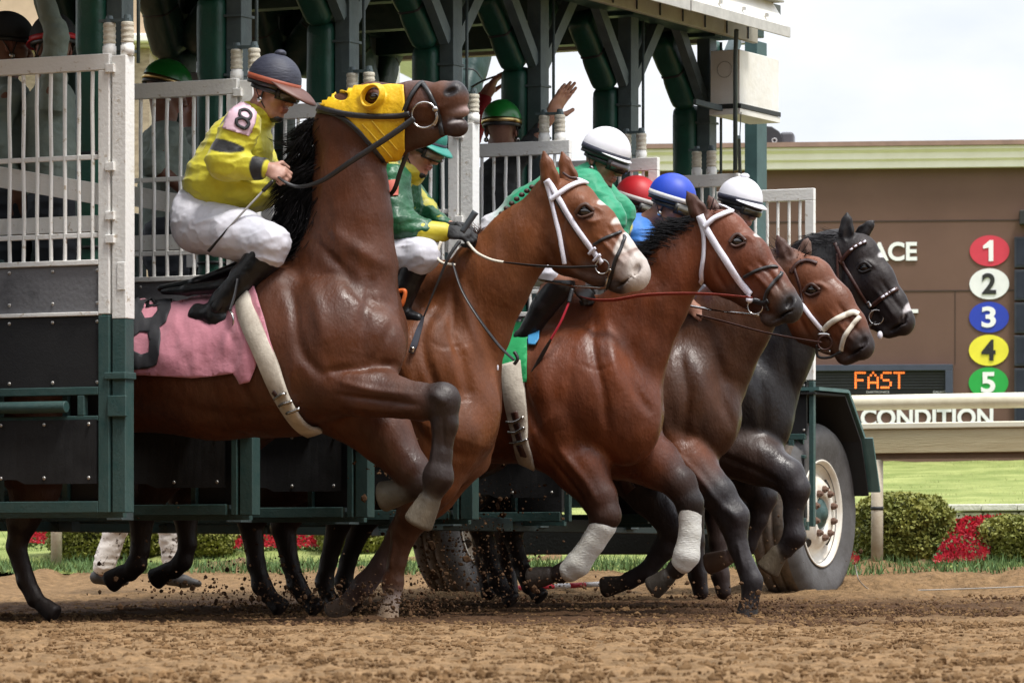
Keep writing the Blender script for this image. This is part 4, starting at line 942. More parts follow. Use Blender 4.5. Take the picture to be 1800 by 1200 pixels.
def strands(name, root, m, parent, fr, roots, n, ln, flow, w0=.05, r=.0022, seed=1, droop=0., spread=.3, up=.6):
    """hair: roots polyline in px; flow (dx,dy) px direction; each lock a tapered bent blade"""
    rr = random.Random(seed); mb = MB(); q = spline(roots, 10)
    for i in range(n):
        p = q[rr.randrange(len(q))]; l = ln*rr.uniform(.45, 1.1); fx, fy = flow if not callable(flow) else flow(p)
        fx += rr.gauss(0, spread); fy += rr.gauss(0, spread); w = rr.gauss(0, w0*.5); P = []
        w2 = w+rr.gauss(0, w0); bend = rr.gauss(0, .25)
        for k in range(6):
            t = k/5; P.append(fr.P(p[0]+rr.uniform(-3, 3)*(k == 0)+(fx*t+bend*fy*t*t)*l, p[1]+(fy*t-bend*fx*t*t+droop*t*t)*l, w+(w2-w)*t))
        r_ = r*rr.uniform(.6, 1.4); mb.tube(P, [r_, r_*1.1, r_, r_*.8, r_*.5, r_*.1], 4, cap=False, flat=.5)
    return toparent(mb.build(name, m, None, smooth=True), parent)
def ring(name, sf, px, py, rpx, m, parent, dist, off=.01, e=(1, 1), r=.0035, tilt=(0, 0)):
    p, n = sf.hit(px, py, dist); c = p+n*off
    ax = Vector((-SA*.0-.25+tilt[0], -1, tilt[1])).normalized()
    return toparent(MB().torus(c, ax, rpx*dist/F, r, 28, 8).build(name, m, None, smooth=True), parent)
BAY = (.13, .048, .022); BAYL = (.17, .068, .03); DK = (.022, .014, .012); DKB = (.05, .022, .014)
HORSES = {}
def horse_root(j, name, label): 
    fr = hframe(5.42 if j == 6 else j); r = empty(name, fr.O, fr.rz, label, 'horse', 'racehorses breaking from the gate'); return fr, r
# ---------------------------------------------------------------- horse 1: rearing bay in the yellow hood
fr, R1 = horse_root(1, 'racehorse', 'bay racehorse throwing its head up in a yellow blinker hood and pink cloth marked 8'); B = Body(fr, BAY, .045)
c1, c1d, leg1 = (.088, .026, .009), (.055, .018, .007), (.026, .014, .011)
B.chain([(30, 660, 108), (120, 650, 112), (250, 645, 112), (380, 650, 120), (500, 640, 124), (560, 610, 122)], c1, wr=1.0)
B.chain([(560, 610, 120), (604, 575, 110)], c1, wr=.95)
B.chain([(560, 540, 95), (450, 500, 50)], c1, wr=.6, k=.07)          # withers
B.chain([(596, 560, 108), (607, 470, 92), (617, 390, 72), (615, 320, 64), (608, 245, 60)], c1, wr=.62, k=.06)
B.ell(592, 610, 82, 88, w=-.13, rw=.14, col=c1, k=.08); B.ell(592, 610, 82, 88, w=.13, rw=.14, col=c1, k=.08)    # shoulders
B.ell(668, 610, 46, 62, w=-.09, rw=.10, col=c1, k=.06); B.ell(668, 610, 46, 62, w=.09, rw=.10, col=c1, k=.06)    # breast
B.ell(480, 560, 60, 90, w=-.16, rw=.10, col=c1, k=.08)
# head
B.chain([(604, 218, 53), (650, 203, 56)], c1, wr=.7); B.ell(672, 222, 58, 60, rw=.085, col=c1, k=.05)
B.chain([(665, 200, 51), (730, 191, 45), (775, 178, 31)], c1, wr=.68, k=.04)
B.chain([(690, 240, 36), (745, 228, 26), (785, 222, 15)], (.08, .035, .02), wr=.6, k=.03)
B.chain([(780, 172, 28), (800, 176, 24)], (.10, .034, .013), wr=.85, k=.02); B.ell(800, 168, 22, 24, rw=.05, col=(.085, .032, .016), k=.02)
B.ell(806, 196, 20, 11, rw=.035, col=(.42, .30, .28), k=.01); B.ell(803, 224, 21, 17, rw=.035, col=(.045, .025, .02), k=.015)
B.ell(812, 207, 18, 4, w=-.02, rw=.03, neg=True, k=.006); B.ell(803, 210, 26, 5, ang=-8, paint=True, w=-.04, rw=.03, col=(.45, .40, .38), soft=.004)
B.ell(793, 160, 11, 6, ang=-20, w=-.052, rw=.02, neg=True, k=.01); B.ell(793, 160, 15, 10, w=-.05, rw=.03, col=(.02, .015, .015), paint=True, ang=-20, soft=.004)
B.ell(812, 152, 22, 14, w=0, rw=.08, col=(.025, .02, .02), paint=True, soft=.02)
B.ell(655, 172, 22, 16, w=-.09, rw=.03, col=c1, k=.02)
# forelegs
cl = [c1, c1, mix(c1, leg1, .4), leg1, leg1, leg1, leg1, leg1]
leg(B, [(560, 665, 78, -.12), (640, 685, 45, -.15), (740, 706, 33, -.16), (778, 704, 33, -.16), (782, 745, 27, -.16), (776, 800, 22, -.16), (770, 838, 30, -.16), (758, 874, 23, -.16)], cl)
leg(B, [(600, 700, 70, .1), (672, 760, 50, .13), (722, 826, 34, .13), (738, 850, 30, .13), (718, 862, 24, .13)], [c1, c1, mix(c1, leg1, .6), leg1, leg1])
hooves(fr, B, [(752, 884, -.16, -.45, .9, 18, 32, (.17, .14, .10)), (708, 864, .13, -1, .25, 14, 32, (.12, .105, .075))])
# hind legs
leg(B, [(60, 700, 95, -.14), (60, 800, 72, -.15), (60, 860, 48, -.15), (40, 912, 32, -.15), (28, 960, 22, -.15), (46, 1020, 20, -.15), (62, 1052, 19, -.15)], [c1, c1d, c1d, DK, DK, DK, DK])
leg(B, [(0, 700, 95, .14), (-40, 800, 70, .15), (-70, 870, 46, .15), (-95, 930, 30, .15), (-90, 1000, 20, .15), (-70, 1050, 19, .15)], [c1, c1d, c1d, DK, DK, DK])
hooves(fr, B, [(74, 1062, -.15, .8, .6, 18, 22, DK), (-58, 1062, .15, .8, .6, 18, 22, DK)])
L1 = [([(548, 420), (600, 470), (640, 520), (690, 545)], -5, 9), ([(575, 400), (625, 440), (670, 470)], 4, 12), ([(640, 480), (650, 560), (640, 620)], -4, 9),
      ([(500, 470), (540, 540), (560, 620), (600, 668)], -6, 10), ([(530, 470), (580, 540), (600, 610)], 5, 14), ([(600, 655), (640, 648), (690, 640)], -7, 8),
      ([(620, 672), (680, 688), (745, 694)], 4, 6), ([(615, 695), (680, 704), (750, 712)], -5, 5), ([(620, 712), (690, 722), (745, 722)], 3, 6),
      ([(690, 300), (672, 380), (682, 470), (700, 540)], -4, 7), ([(640, 300), (634, 380), (646, 450)], 3, 16), ([(690, 560), (672, 620), (650, 650)], -4, 8),
      ([(775, 740), (772, 800), (768, 830)], 3, 5), ([(790, 735), (788, 790)], -3, 4), ([(770, 690), (785, 700), (795, 712)], 4, 8),
      ([(560, 485), (590, 480), (610, 492)], -1.5, 5), ([(700, 215), (740, 215), (770, 205)], -3, 5), ([(705, 185), (745, 185), (775, 180)], 2, 5),
      ([(430, 560), (445, 640), (470, 720)], -3, 10), ([(300, 700), (400, 730), (520, 725)], -3, 12)]
b1 = body_mesh(B, 'body', .0066, M_coat, R1, L1, disp=[(.0016, (22, 22, 9)), (.0028, (7, 7, 3.5))]); S1 = Surf([b1]); HORSES[1] = (fr, R1, b1, S1)
# ---------------------------------------------------------------- horse 2: chestnut with the blaze
fr, R2 = horse_root(2, 'racehorse', 'light bay racehorse with a broad white blaze and white bridle, braided mane'); B = Body(fr, BAY, .045)
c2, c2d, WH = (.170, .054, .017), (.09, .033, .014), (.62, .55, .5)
B.chain([(400, 620, 105), (560, 625, 116), (680, 630, 122), (765, 660, 116)], c2, wr=1.0)
B.chain([(770, 640, 112), (810, 570, 90), (862, 490, 73), (911, 430, 58), (952, 382, 46)], c2, wr=.6, k=.06)
B.chain([(720, 560, 80), (760, 500, 45)], c2, wr=.6, k=.07)
B.ell(745, 650, 95, 105, w=-.13, rw=.15, col=c2, k=.08); B.ell(745, 650, 95, 105, w=.13, rw=.15, col=c2, k=.08)
B.ell(812, 720, 72, 90, w=-.07, rw=.13, col=c2, k=.06); B.ell(812, 720, 72, 90, w=.09, rw=.13, col=c2, k=.06); B.ell(800, 790, 60, 60, rw=.17, col=c2, k=.06)
# head
B.chain([(968, 348, 36), (1005, 358, 40)], c2, wr=.75, k=.03); B.ell(1003, 420, 50, 62, rw=.088, col=c2, k=.04)
B.chain([(1010, 372, 45), (1045, 405, 42), (1080, 445, 36), (1100, 466, 33)], c2, wr=.68, k=.04)
B.chain([(1000, 450, 34), (1050, 478, 22), (1085, 495, 17)], (.09, .045, .03), wr=.62, k=.03)
B.chain([(1104, 470, 31), (1114, 484, 27)], (.5, .42, .38), wr=.85, k=.025); B.ell(1116, 478, 25, 28, rw=.052, col=WH, k=.02)
B.ell(1100, 502, 20, 12, rw=.036, col=(.16, .12, .11), k=.015, ang=-20); B.ell(1083, 500, 14, 12, rw=.034, col=(.06, .04, .035), k=.02)
B.ell(1098, 496, 26, 2.5, w=-.04, rw=.02, neg=True, k=.005, ang=-28)
B.ell(1120, 472, 6, 12, ang=30, w=-.052, rw=.022, neg=True, k=.009)
B.ell(1122, 470, 9, 15, ang=30, w=-.06, rw=.02, col=(.22, .1, .09), paint=True, soft=.003)
B.chain([(1015, 362, 22, -.06), (1040, 392, 12, -.062)], c2, wr=.6, k=.02)
# blaze paint down the face, white nose
B.ell(1053, 366, 34, 8, ang=-52, w=-.0, rw=.035, col=WH, paint=True, soft=.004)
B.ell(1076, 402, 30, 7, ang=-52, w=-.0, rw=.045, col=WH, paint=True, soft=.004); B.ell(1104, 430, 52, 17, ang=-53, w=0, rw=.075, col=WH, paint=True, soft=.004); B.ell(1127, 480, 22, 40, ang=0, w=0, rw=.09, col=WH, paint=True, soft=.006)
B.ell(1070, 512, 34, 16, w=-.03, rw=.08, col=(.05, .035, .03), paint=True, ang=-25, soft=.012)
B.ell(1028, 374, 15, 11, w=-.09, rw=.04, ang=-25, col=(.06, .025, .015), paint=True, soft=.01)
B.ell(1120, 472, 5, 11, ang=25, w=-.06, rw=.03, col=(.06, .025, .025), paint=True, soft=.003)
ear(B, (972, 338), (956, 267), 17, -.05, c2, inner=(.9, 0), tw=-.01); ear(B, (1006, 334), (988, 267), 17, .05, c2, inner=(.6, 0), tw=.01)
leg(B, [(790, 760, 74, -.12), (760, 838, 48, -.14), (728, 905, 33, -.14), (712, 932, 27, -.14), (698, 985, 20, -.14), (690, 1024, 24, -.14), (688, 1056, 18, -.14)],
    [c2, c2, c2d, c2d, c2d, c2d, (.55, .45, .4)])
leg(B, [(800, 790, 66, .12), (760, 860, 42, .13), (708, 935, 27, .13), (672, 990, 21, .13), (640, 1028, 24, .13), (615, 1052, 19, .13)], [c2, c2, (.12, .065, .05), (.15, .1, .09), (.15, .1, .09), (.15, .1, .09)])
hooves(fr, B, [(684, 1070, -.14, -.15, .9, 10, 26, (.42, .3, .2)), (604, 1064, .13, -.7, .5, 12, 26, (.2, .14, .1))])
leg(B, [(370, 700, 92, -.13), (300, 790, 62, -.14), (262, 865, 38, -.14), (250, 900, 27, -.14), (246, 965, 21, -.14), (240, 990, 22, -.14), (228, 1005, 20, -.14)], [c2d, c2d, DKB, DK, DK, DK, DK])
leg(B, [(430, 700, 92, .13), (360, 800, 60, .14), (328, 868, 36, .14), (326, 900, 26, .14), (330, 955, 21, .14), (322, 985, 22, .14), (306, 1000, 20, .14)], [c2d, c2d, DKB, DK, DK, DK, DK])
hooves(fr, B, [(216, 1008, -.14, -.8, .5, 12, 25, DK), (294, 1004, .14, -.8, .5, 12, 25, DK)])
L2 = [([(790, 505), (800, 570), (825, 640), (830, 700)], -7, 8), ([(808, 500), (826, 580), (850, 650)], 5, 9), ([(770, 540), (765, 600), (790, 690), (800, 760)], -5, 9),
      ([(845, 560), (850, 640), (868, 720), (850, 790)], -5, 8), ([(745, 560), (740, 640), (770, 730)], 5, 14), ([(720, 700), (780, 780), (850, 810)], -4, 10),
      ([(1052, 395), (1070, 420), (1095, 452)], -3, 4), ([(1040, 415), (1062, 440), (1085, 462)], 3.5, 4.5), ([(1000, 470), (1030, 480), (1060, 482)], -3, 6),
      ([(985, 370), (975, 410), (985, 460), (1010, 478)], -4, 5), ([(1016, 362), (1030, 362), (1044, 370)], 3.5, 4), ([(1014, 382), (1028, 388), (1042, 382)], 2.5, 4),
      ([(940, 420), (960, 470), (920, 560), (880, 640)], -3, 8), ([(850, 430), (880, 480), (870, 540)], 3, 16), ([(700, 950), (690, 1000)], 3, 4),
      ([(775, 600), (800, 612), (830, 602)], -1, 4), ([(1104, 452), (1122, 452), (1136, 468)], 2.5, 4)]
b2 = body_mesh(B, 'body', .0066, M_coat, R2, L2, disp=[(.0016, (22, 22, 9)), (.0028, (7, 7, 3.5))]); S2 = Surf([b2]); HORSES[2] = (fr, R2, b2, S2)
# ---------------------------------------------------------------- horse 3: red bay, white bridle, bandages
fr, R3 = horse_root(3, 'racehorse', 'red bay racehorse in a white bridle with a red rubber rein and white bandaged forelegs'); B = Body(fr, BAY, .045)
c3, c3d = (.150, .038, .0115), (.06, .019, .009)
B.chain([(640, 665, 100), (760, 665, 108), (880, 690, 120), (980, 695, 124), (1052, 690, 112)], c3, wr=1.0)
B.chain([(1055, 680, 108), (1093, 606, 86), (1140, 533, 68), (1186, 471, 53), (1218, 430, 44)], c3, wr=.6, k=.06)
B.chain([(990, 620, 85), (1020, 565, 50)], c3, wr=.6, k=.07)
B.ell(1020, 690, 100, 108, w=-.13, rw=.15, col=c3, k=.08); B.ell(1020, 690, 100, 108, w=.13, rw=.15, col=c3, k=.08)
B.ell(1100, 735, 66, 82, w=-.07, rw=.12, col=c3, k=.06); B.ell(1100, 735, 66, 82, w=.09, rw=.12, col=c3, k=.06)
B.chain([(1238, 402, 32), (1268, 408, 38)], c3, wr=.75, k=.03); B.ell(1272, 458, 46, 54, rw=.085, col=c3, k=.04)
B.chain([(1278, 418, 40), (1315, 455, 38), (1350, 500, 32), (1372, 525, 29)], c3, wr=.68, k=.04)
B.chain([(1275, 490, 32), (1320, 520, 21), (1352, 545, 15)], c3d, wr=.62, k=.03)
B.chain([(1372, 525, 28), (1384, 540, 25)], (.12, .06, .035), wr=.85, k=.02); B.ell(1388, 542, 21, 25, rw=.05, col=(.05, .035, .03), k=.02)
B.ell(1366, 560, 20, 12, rw=.034, col=(.04, .03, .028), k=.015, ang=-20); B.ell(1352, 560, 14, 11, rw=.032, col=(.07, .04, .03), k=.02)
B.ell(1372, 556, 26, 2.5, w=-.04, rw=.02, neg=True, k=.005, ang=-25); B.ell(1388, 530, 6, 12, ang=25, w=-.052, rw=.022, neg=True, k=.009)
B.ell(1392, 545, 26, 34, rw=.09, col=(.03, .025, .025), paint=True, soft=.02); B.ell(1388, 530, 9, 14, ang=25, w=-.06, rw=.02, col=(.008, .006, .006), paint=True, soft=.003)
B.ell(1333, 412, 14, 6, ang=-55, w=0, rw=.03, col=WH, paint=True, soft=.004)
B.ell(1298, 425, 15, 11, w=-.09, rw=.04, ang=-25, col=(.05, .02, .013), paint=True, soft=.01)
ear(B, (1236, 388), (1207, 336), 16, -.05, (.08, .03, .018), inner=(.7, .5), tw=-.01); ear(B, (1262, 385), (1246, 344), 13, .06, (.08, .03, .018), tw=.02)
leg(B, [(985, 765, 80, -.12), (1018, 815, 48, -.14), (1052, 872, 34, -.14), (1064, 905, 30, -.14), (1048, 945, 23, -.14), (1015, 990, 22, -.14), (985, 1008, 20, -.14)],
    [c3, c3, c3d, DKB, DK, DK, DK])
leg(B, [(1090, 780, 66, .12), (1150, 812, 42, .13), (1196, 850, 31, .13), (1212, 884, 27, .13), (1212, 935, 21, .13), (1206, 978, 23, .13), (1188, 1000, 20, .13)],
    [c3, c3, DKB, DK, DK, DK, DK])
hooves(fr, B, [(962, 1012, -.14, -1, .15, 16, 24, (.07, .055, .045)), (1170, 1016, .13, -.8, .6, 14, 25, (.06, .05, .04))])
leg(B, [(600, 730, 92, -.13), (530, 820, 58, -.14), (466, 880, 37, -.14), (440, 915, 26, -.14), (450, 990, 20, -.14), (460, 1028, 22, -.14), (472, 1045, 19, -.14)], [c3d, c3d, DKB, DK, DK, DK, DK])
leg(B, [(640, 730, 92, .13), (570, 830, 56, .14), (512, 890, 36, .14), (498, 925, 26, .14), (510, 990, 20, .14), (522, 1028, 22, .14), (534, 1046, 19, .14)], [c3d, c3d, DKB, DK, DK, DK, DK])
hooves(fr, B, [(480, 1054, -.14, .6, .6, 12, 22, DK), (542, 1054, .14, .6, .6, 12, 22, DK)])
L3 = [([(1040, 560), (1060, 620), (1080, 690), (1080, 760)], -6, 8), ([(1062, 560), (1085, 620), (1106, 690)], 5, 9), ([(985, 600), (985, 680), (1010, 760)], 5, 16),
      ([(1105, 600), (1120, 680), (1145, 730)], -5, 8), ([(940, 640), (960, 720), (1000, 800)], -5, 10), ([(1180, 520), (1160, 600), (1130, 690)], -3, 8),
      ([(985, 800), (1020, 850), (1040, 890)], -4, 5), ([(1005, 790), (1040, 840), (1058, 880)], 4, 7), ([(1318, 455), (1340, 480), (1362, 515)], -3, 4),
      ([(1300, 468), (1325, 490), (1350, 520)], 3.5, 4.5), ([(1250, 430), (1245, 470), (1262, 508)], -4, 5), ([(1284, 415), (1298, 413), (1312, 422)], 3.5, 4),
      ([(1040, 640), (1070, 652), (1095, 640)], -1, 4), ([(880, 650), (900, 740), (930, 800)], -3, 10)]
b3 = body_mesh(B, 'body', .007, M_coat, R3, L3, disp=[(.0016, (22, 22, 9)), (.0028, (7, 7, 3.5))]); S3 = Surf([b3]); HORSES[3] = (fr, R3, b3, S3)
# ---------------------------------------------------------------- horse 4: dark bay, white noseband
fr, R4 = horse_root(4, 'racehorse', 'dark bay racehorse with white noseband straps and a small star, one foreleg planted'); B = Body(fr, BAY, .045)
c4, c4h = (.074, .027, .0115), (.165, .050, .018)
B.chain([(820, 690, 98), (960, 695, 108), (1080, 715, 116), (1190, 700, 108)], c4, wr=1.0)
B.chain([(1205, 690, 104), (1235, 630, 90), (1285, 565, 72), (1330, 510, 58), (1375, 480, 46)], c4, wr=.6, k=.06)
B.ell(1170, 700, 95, 100, w=-.13, rw=.14, col=c4, k=.08); B.ell(1170, 700, 95, 100, w=.13, rw=.14, col=c4, k=.08)
B.ell(1240, 735, 62, 74, w=-.07, rw=.12, col=c4, k=.06); B.ell(1240, 735, 62, 74, w=.09, rw=.12, col=c4, k=.06)
B.chain([(1396, 474, 30), (1424, 486, 36)], c4h, wr=.75, k=.03); B.ell(1420, 545, 42, 48, rw=.082, col=c4h, k=.04)
B.chain([(1432, 500, 38), (1462, 535, 35), (1492, 575, 30), (1505, 596, 27)], c4h, wr=.68, k=.04)
B.chain([(1420, 575, 30), (1455, 598, 20), (1485, 618, 14)], c4, wr=.62, k=.03)
B.chain([(1505, 596, 26), (1514, 608, 22)], (.06, .03, .022), wr=.85, k=.02); B.ell(1518, 608, 19, 23, rw=.048, col=(.04, .028, .025), k=.02)
B.ell(1498, 626, 20, 11, rw=.032, col=(.04, .03, .028), k=.015, ang=-20); B.ell(1484, 628, 13, 11, rw=.03, col=(.07, .04, .03), k=.02)
B.ell(1500, 620, 24, 2.5, w=-.04, rw=.02, neg=True, k=.005, ang=-25); B.ell(1519, 600, 6, 10, ang=25, w=-.05, rw=.022, neg=True, k=.009)
B.ell(1520, 612, 26, 32, rw=.09, col=(.03, .022, .022), paint=True, soft=.02); B.ell(1519, 600, 8, 12, ang=25, w=-.06, rw=.02, col=(.008, .006, .006), paint=True, soft=.003)
B.ell(1450, 489, 8, 7, w=-.01, rw=.03, col=WH, paint=True, soft=.003); B.ell(1430, 511, 15, 11, w=-.09, rw=.04, ang=-25, col=(.05, .02, .013), paint=True, soft=.01)
ear(B, (1386, 460), (1366, 414), 14, -.05, (.07, .03, .02), inner=(.9, .4)); ear(B, (1412, 455), (1420, 418), 13, .06, (.13, .07, .05), inner=(-.2, .2), tw=.01)
D_ = (.03, .024, .026)
leg(B, [(1150, 770, 70, -.12), (1205, 812, 46, -.14), (1262, 868, 33, -.14), (1288, 908, 31, -.14), (1298, 962, 20, -.14), (1322, 1022, 23, -.14), (1318, 1056, 18, -.14)],
    [c4, c4h, D_, D_, D_, D_, D_])
leg(B, [(1090, 800, 60, .12), (1140, 868, 34, .13), (1186, 926, 28, .13), (1170, 960, 22, .13), (1136, 1004, 19, .13), (1105, 1020, 20, .13)], [c4, D_, D_, D_, D_, D_])
hooves(fr, B, [(1315, 1068, -.14, -.15, 1, 12, 26, (.035, .03, .03)), (1088, 1026, .13, -1, .2, 12, 23, (.06, .045, .035))])
leg(B, [(790, 760, 84, -.13), (690, 830, 54, -.14), (612, 880, 35, -.14), (596, 915, 25, -.14), (578, 985, 19, -.14), (570, 1022, 21, -.14), (574, 1040, 18, -.14)], [c4, c4, DK, DK, DK, DK, DK])
leg(B, [(830, 760, 84, .13), (730, 840, 50, .14), (660, 885, 34, .14), (634, 925, 24, .14), (612, 985, 19, .14), (604, 1022, 21, .14), (610, 1040, 18, .14)], [c4, c4, DK, DK, DK, DK, DK])
hooves(fr, B, [(580, 1050, -.14, .4, .7, 10, 21, DK), (616, 1050, .14, .4, .7, 10, 21, DK)])
L4 = [([(1205, 620), (1225, 690), (1215, 770)], -5, 9), ([(1165, 640), (1180, 720), (1200, 780)], 5, 12), ([(1260, 620), (1270, 700), (1290, 760)], -5, 8),
      ([(1210, 800), (1250, 850), (1278, 890)], 4, 6), ([(1190, 820), (1240, 870)], -4, 5), ([(1460, 530), (1480, 560), (1502, 590)], -3, 4), ([(1448, 545), (1470, 575), (1488, 600)], 3, 4),
      ([(1400, 500), (1392, 545), (1408, 590)], -4, 5), ([(1416, 500), (1430, 498), (1444, 508)], 3.5, 4), ([(1275, 890), (1292, 900), (1304, 915)], 4, 8), ([(1300, 950), (1312, 1000)], 3, 4)]
b4 = body_mesh(B, 'body', .0072, M_coat, R4, L4, disp=[(.0016, (22, 22, 9)), (.0028, (7, 7, 3.5))]); S4 = Surf([b4]); HORSES[4] = (fr, R4, b4, S4)
# ---------------------------------------------------------------- horse 5: nearly black
fr, R5 = horse_root(5, 'racehorse', 'nearly black racehorse leading at the right in a dark brown studded bridle'); B = Body(fr, BAY, .045)
c5, c5h = (.013, .0105, .011), (.02, .013, .012)
B.chain([(960, 705, 92), (1100, 705, 100), (1220, 715, 105), (1300, 695, 98)], c5, wr=1.0)
B.chain([(1305, 690, 98), (1345, 615, 84), (1395, 535, 70), (1440, 475, 58), (1468, 450, 46)], c5, wr=.6, k=.06)
B.ell(1335, 740, 58, 66, w=-.06, rw=.12, col=c5, k=.06); B.ell(1335, 740, 58, 66, w=.09, rw=.12, col=c5, k=.06); B.ell(1275, 700, 85, 90, w=-.13, rw=.13, col=c5, k=.08)
B.chain([(1482, 436, 30), (1506, 444, 34)], c5h, wr=.75, k=.03); B.ell(1494, 502, 40, 48, rw=.08, col=c5h, k=.04)
B.chain([(1512, 455, 35), (1540, 495, 33), (1566, 535, 28), (1578, 556, 25)], c5h, wr=.68, k=.04)
B.chain([(1495, 530, 28), (1530, 556, 19), (1556, 574, 14)], c5h, wr=.62, k=.03)
B.chain([(1577, 555, 24), (1586, 566, 21)], c5h, wr=.85, k=.02); B.ell(1588, 566, 17, 22, rw=.046, col=c5h, k=.02)
B.ell(1572, 582, 18, 10, rw=.03, col=c5h, k=.015, ang=-20); B.ell(1558, 582, 12, 10, rw=.03, col=c5h, k=.02)
B.ell(1574, 576, 22, 2.5, w=-.04, rw=.02, neg=True, k=.005, ang=-25); B.ell(1588, 560, 5, 10, ang=25, w=-.05, rw=.022, neg=True, k=.009)
B.ell(1545, 455, 26, 5, ang=-55, w=.0, rw=.03, col=(.6, .58, .58), paint=True, soft=.003); B.ell(1594, 548, 24, 6, ang=-60, w=.0, rw=.045, col=(.6, .56, .56), paint=True, soft=.003)
ear(B, (1488, 424), (1489, 373), 14, -.05, c5, inner=(.5, 0)); ear(B, (1508, 418), (1536, 388), 13, .06, c5, inner=(-.3, .3), tw=.01)
leg(B, [(1270, 780, 62, -.12), (1330, 806, 42, -.14), (1384, 836, 32, -.14), (1398, 860, 29, -.14), (1394, 905, 21, -.14), (1396, 942, 25, -.14), (1380, 965, 19, -.14)],
    [(.05, .026, .018), (.05, .026, .018), D_, D_, D_, D_, D_])
leg(B, [(1260, 800, 56, .12), (1318, 840, 36, .13), (1340, 872, 27, .13), (1332, 910, 20, .13), (1312, 955, 21, .13), (1290, 975, 18, .13)], [c5, D_, D_, D_, D_, (.3, .22, .2)])
hooves(fr, B, [(1366, 976, -.14, -.5, .75, 16, 27, (.15, .115, .075)), (1272, 982, .13, -.95, .3, 16, 24, (.14, .08, .05))])
leg(B, [(960, 770, 78, -.13), (900, 850, 50, -.14), (862, 895, 33, -.14), (845, 925, 24, -.14), (862, 990, 19, -.14), (874, 1020, 20, -.14), (882, 1034, 17, -.14)], [c5]*3+[DK]*4)
leg(B, [(1000, 770, 78, .13), (950, 850, 48, .14), (916, 900, 32, .14), (898, 930, 23, .14), (912, 985, 18, .14), (924, 1012, 19, .14), (930, 1030, 17, .14)], [c5]*3+[DK]*4)
hooves(fr, B, [(888, 1042, -.14, .6, .6, 10, 20, DK), (938, 1036, .14, .6, .6, 10, 20, DK)])
L5 = [([(1330, 620), (1350, 690), (1345, 760)], -5, 9), ([(1290, 640), (1305, 720)], 5, 12), ([(1380, 590), (1380, 660), (1390, 700)], -4, 8), ([(1538, 490), (1556, 520), (1576, 548)], -3, 4),
      ([(1526, 505), (1545, 530), (1562, 556)], 3, 4), ([(1476, 460), (1468, 500), (1482, 545)], -4, 5), ([(1500, 462), (1514, 458), (1528, 468)], 3.5, 4), ([(1280, 800), (1340, 826), (1380, 850)], -4, 6)]
b5 = body_mesh(B, 'body', .0075, M_coat, R5, L5, disp=[(.0016, (22, 22, 9)), (.0028, (7, 7, 3.5))]); S5 = Surf([b5]); HORSES[5] = (fr, R5, b5, S5)
# ---------------------------------------------------------------- horse 6: hidden behind the others, slow away
fr, R6 = horse_root(6, 'racehorse', 'dark racehorse mostly hidden behind the leading pack, ridden under the red cap'); B = Body(fr, (.04, .022, .018), .045)
c6 = (.04, .022, .018)
B.chain([(880, 700, 88), (1000, 700, 95), (1110, 690, 98), (1180, 670, 90)], c6); B.chain([(1185, 660, 88), (1240, 600, 68), (1290, 570, 50), (1330, 560, 42)], c6, wr=.6, k=.06)
B.chain([(1330, 560, 38), (1370, 590, 34), (1400, 620, 24)], c6, wr=.65); ear(B, (1320, 530), (1312, 500), 11, -.05, c6); ear(B, (1334, 530), (1336, 500), 11, .05, c6)
for sgn in (-1, 1):
    x = 0 if sgn < 0 else 40
    leg(B, [(1150+x, 740, 62, sgn*.12), (1190+x, 820, 36, sgn*.13), (1215+x, 880, 26, sgn*.13), (1222+x, 950, 18, sgn*.13), (1226+x, 1010, 20, sgn*.13), (1232+x, 1040, 18, sgn*.13)], [c6]*6)
    leg(B, [(900+x, 750, 78, sgn*.13), (880+x, 850, 46, sgn*.13), (846+x, 900, 28, sgn*.13), (850+x, 980, 18, sgn*.13), (858+x, 1040, 18, sgn*.13)], [c6]*5)
b6 = body_mesh(B, 'body', .010, M_coat, R6); S6 = Surf([b6]); HORSES[6] = (fr, R6, b6, S6)
# ================================================================ people
SKIN = (.42, .20, .13); SKIND = (.20, .09, .055); LIP = (.35, .10, .08)
M_skin = mat('skin', attr=True, rough=.5, var=.15, scale=60, bump=.0006, bscale=300)
M_silk = mat('silks', ridge=(.034, 4.5), attr=True, rough=.55, var=.12, scale=14, bump=.003, bscale=30, bump2=.008, b2scale=9, spec=.35, sheen=.2)
M_breech = mat('white_breeches', (.66, .65, .71), col2=(.54, .54, .60), ridge=(.026, 5), rough=.6, scale=4, bump=.002, bscale=30, bump2=.004, b2scale=9, stretch=(1, 1, .6))
M_boot = mat('boot_leather', (.009, .009, .010), rough=.33, var=.3, scale=20, bump=.003, bscale=30, spec=.4)
M_glove = mat('black_glove', (.015, .015, .016), rough=.7, bump=.003, bscale=90)
M_lens = mat('goggle_lens', (.10, .085, .04), col2=(.04, .035, .03), rough=.08, spec=.9, scale=12)
M_gframe = mat('goggle_frame', (.02, .02, .02), rough=.4)
def nrmz(v): v = np.array(v, float); return v/np.linalg.norm(v)
def basis(f, up):
    f = nrmz(f); up = np.array(up, float); up = nrmz(up-f*(up @ f)); return f, np.cross(up, f), up
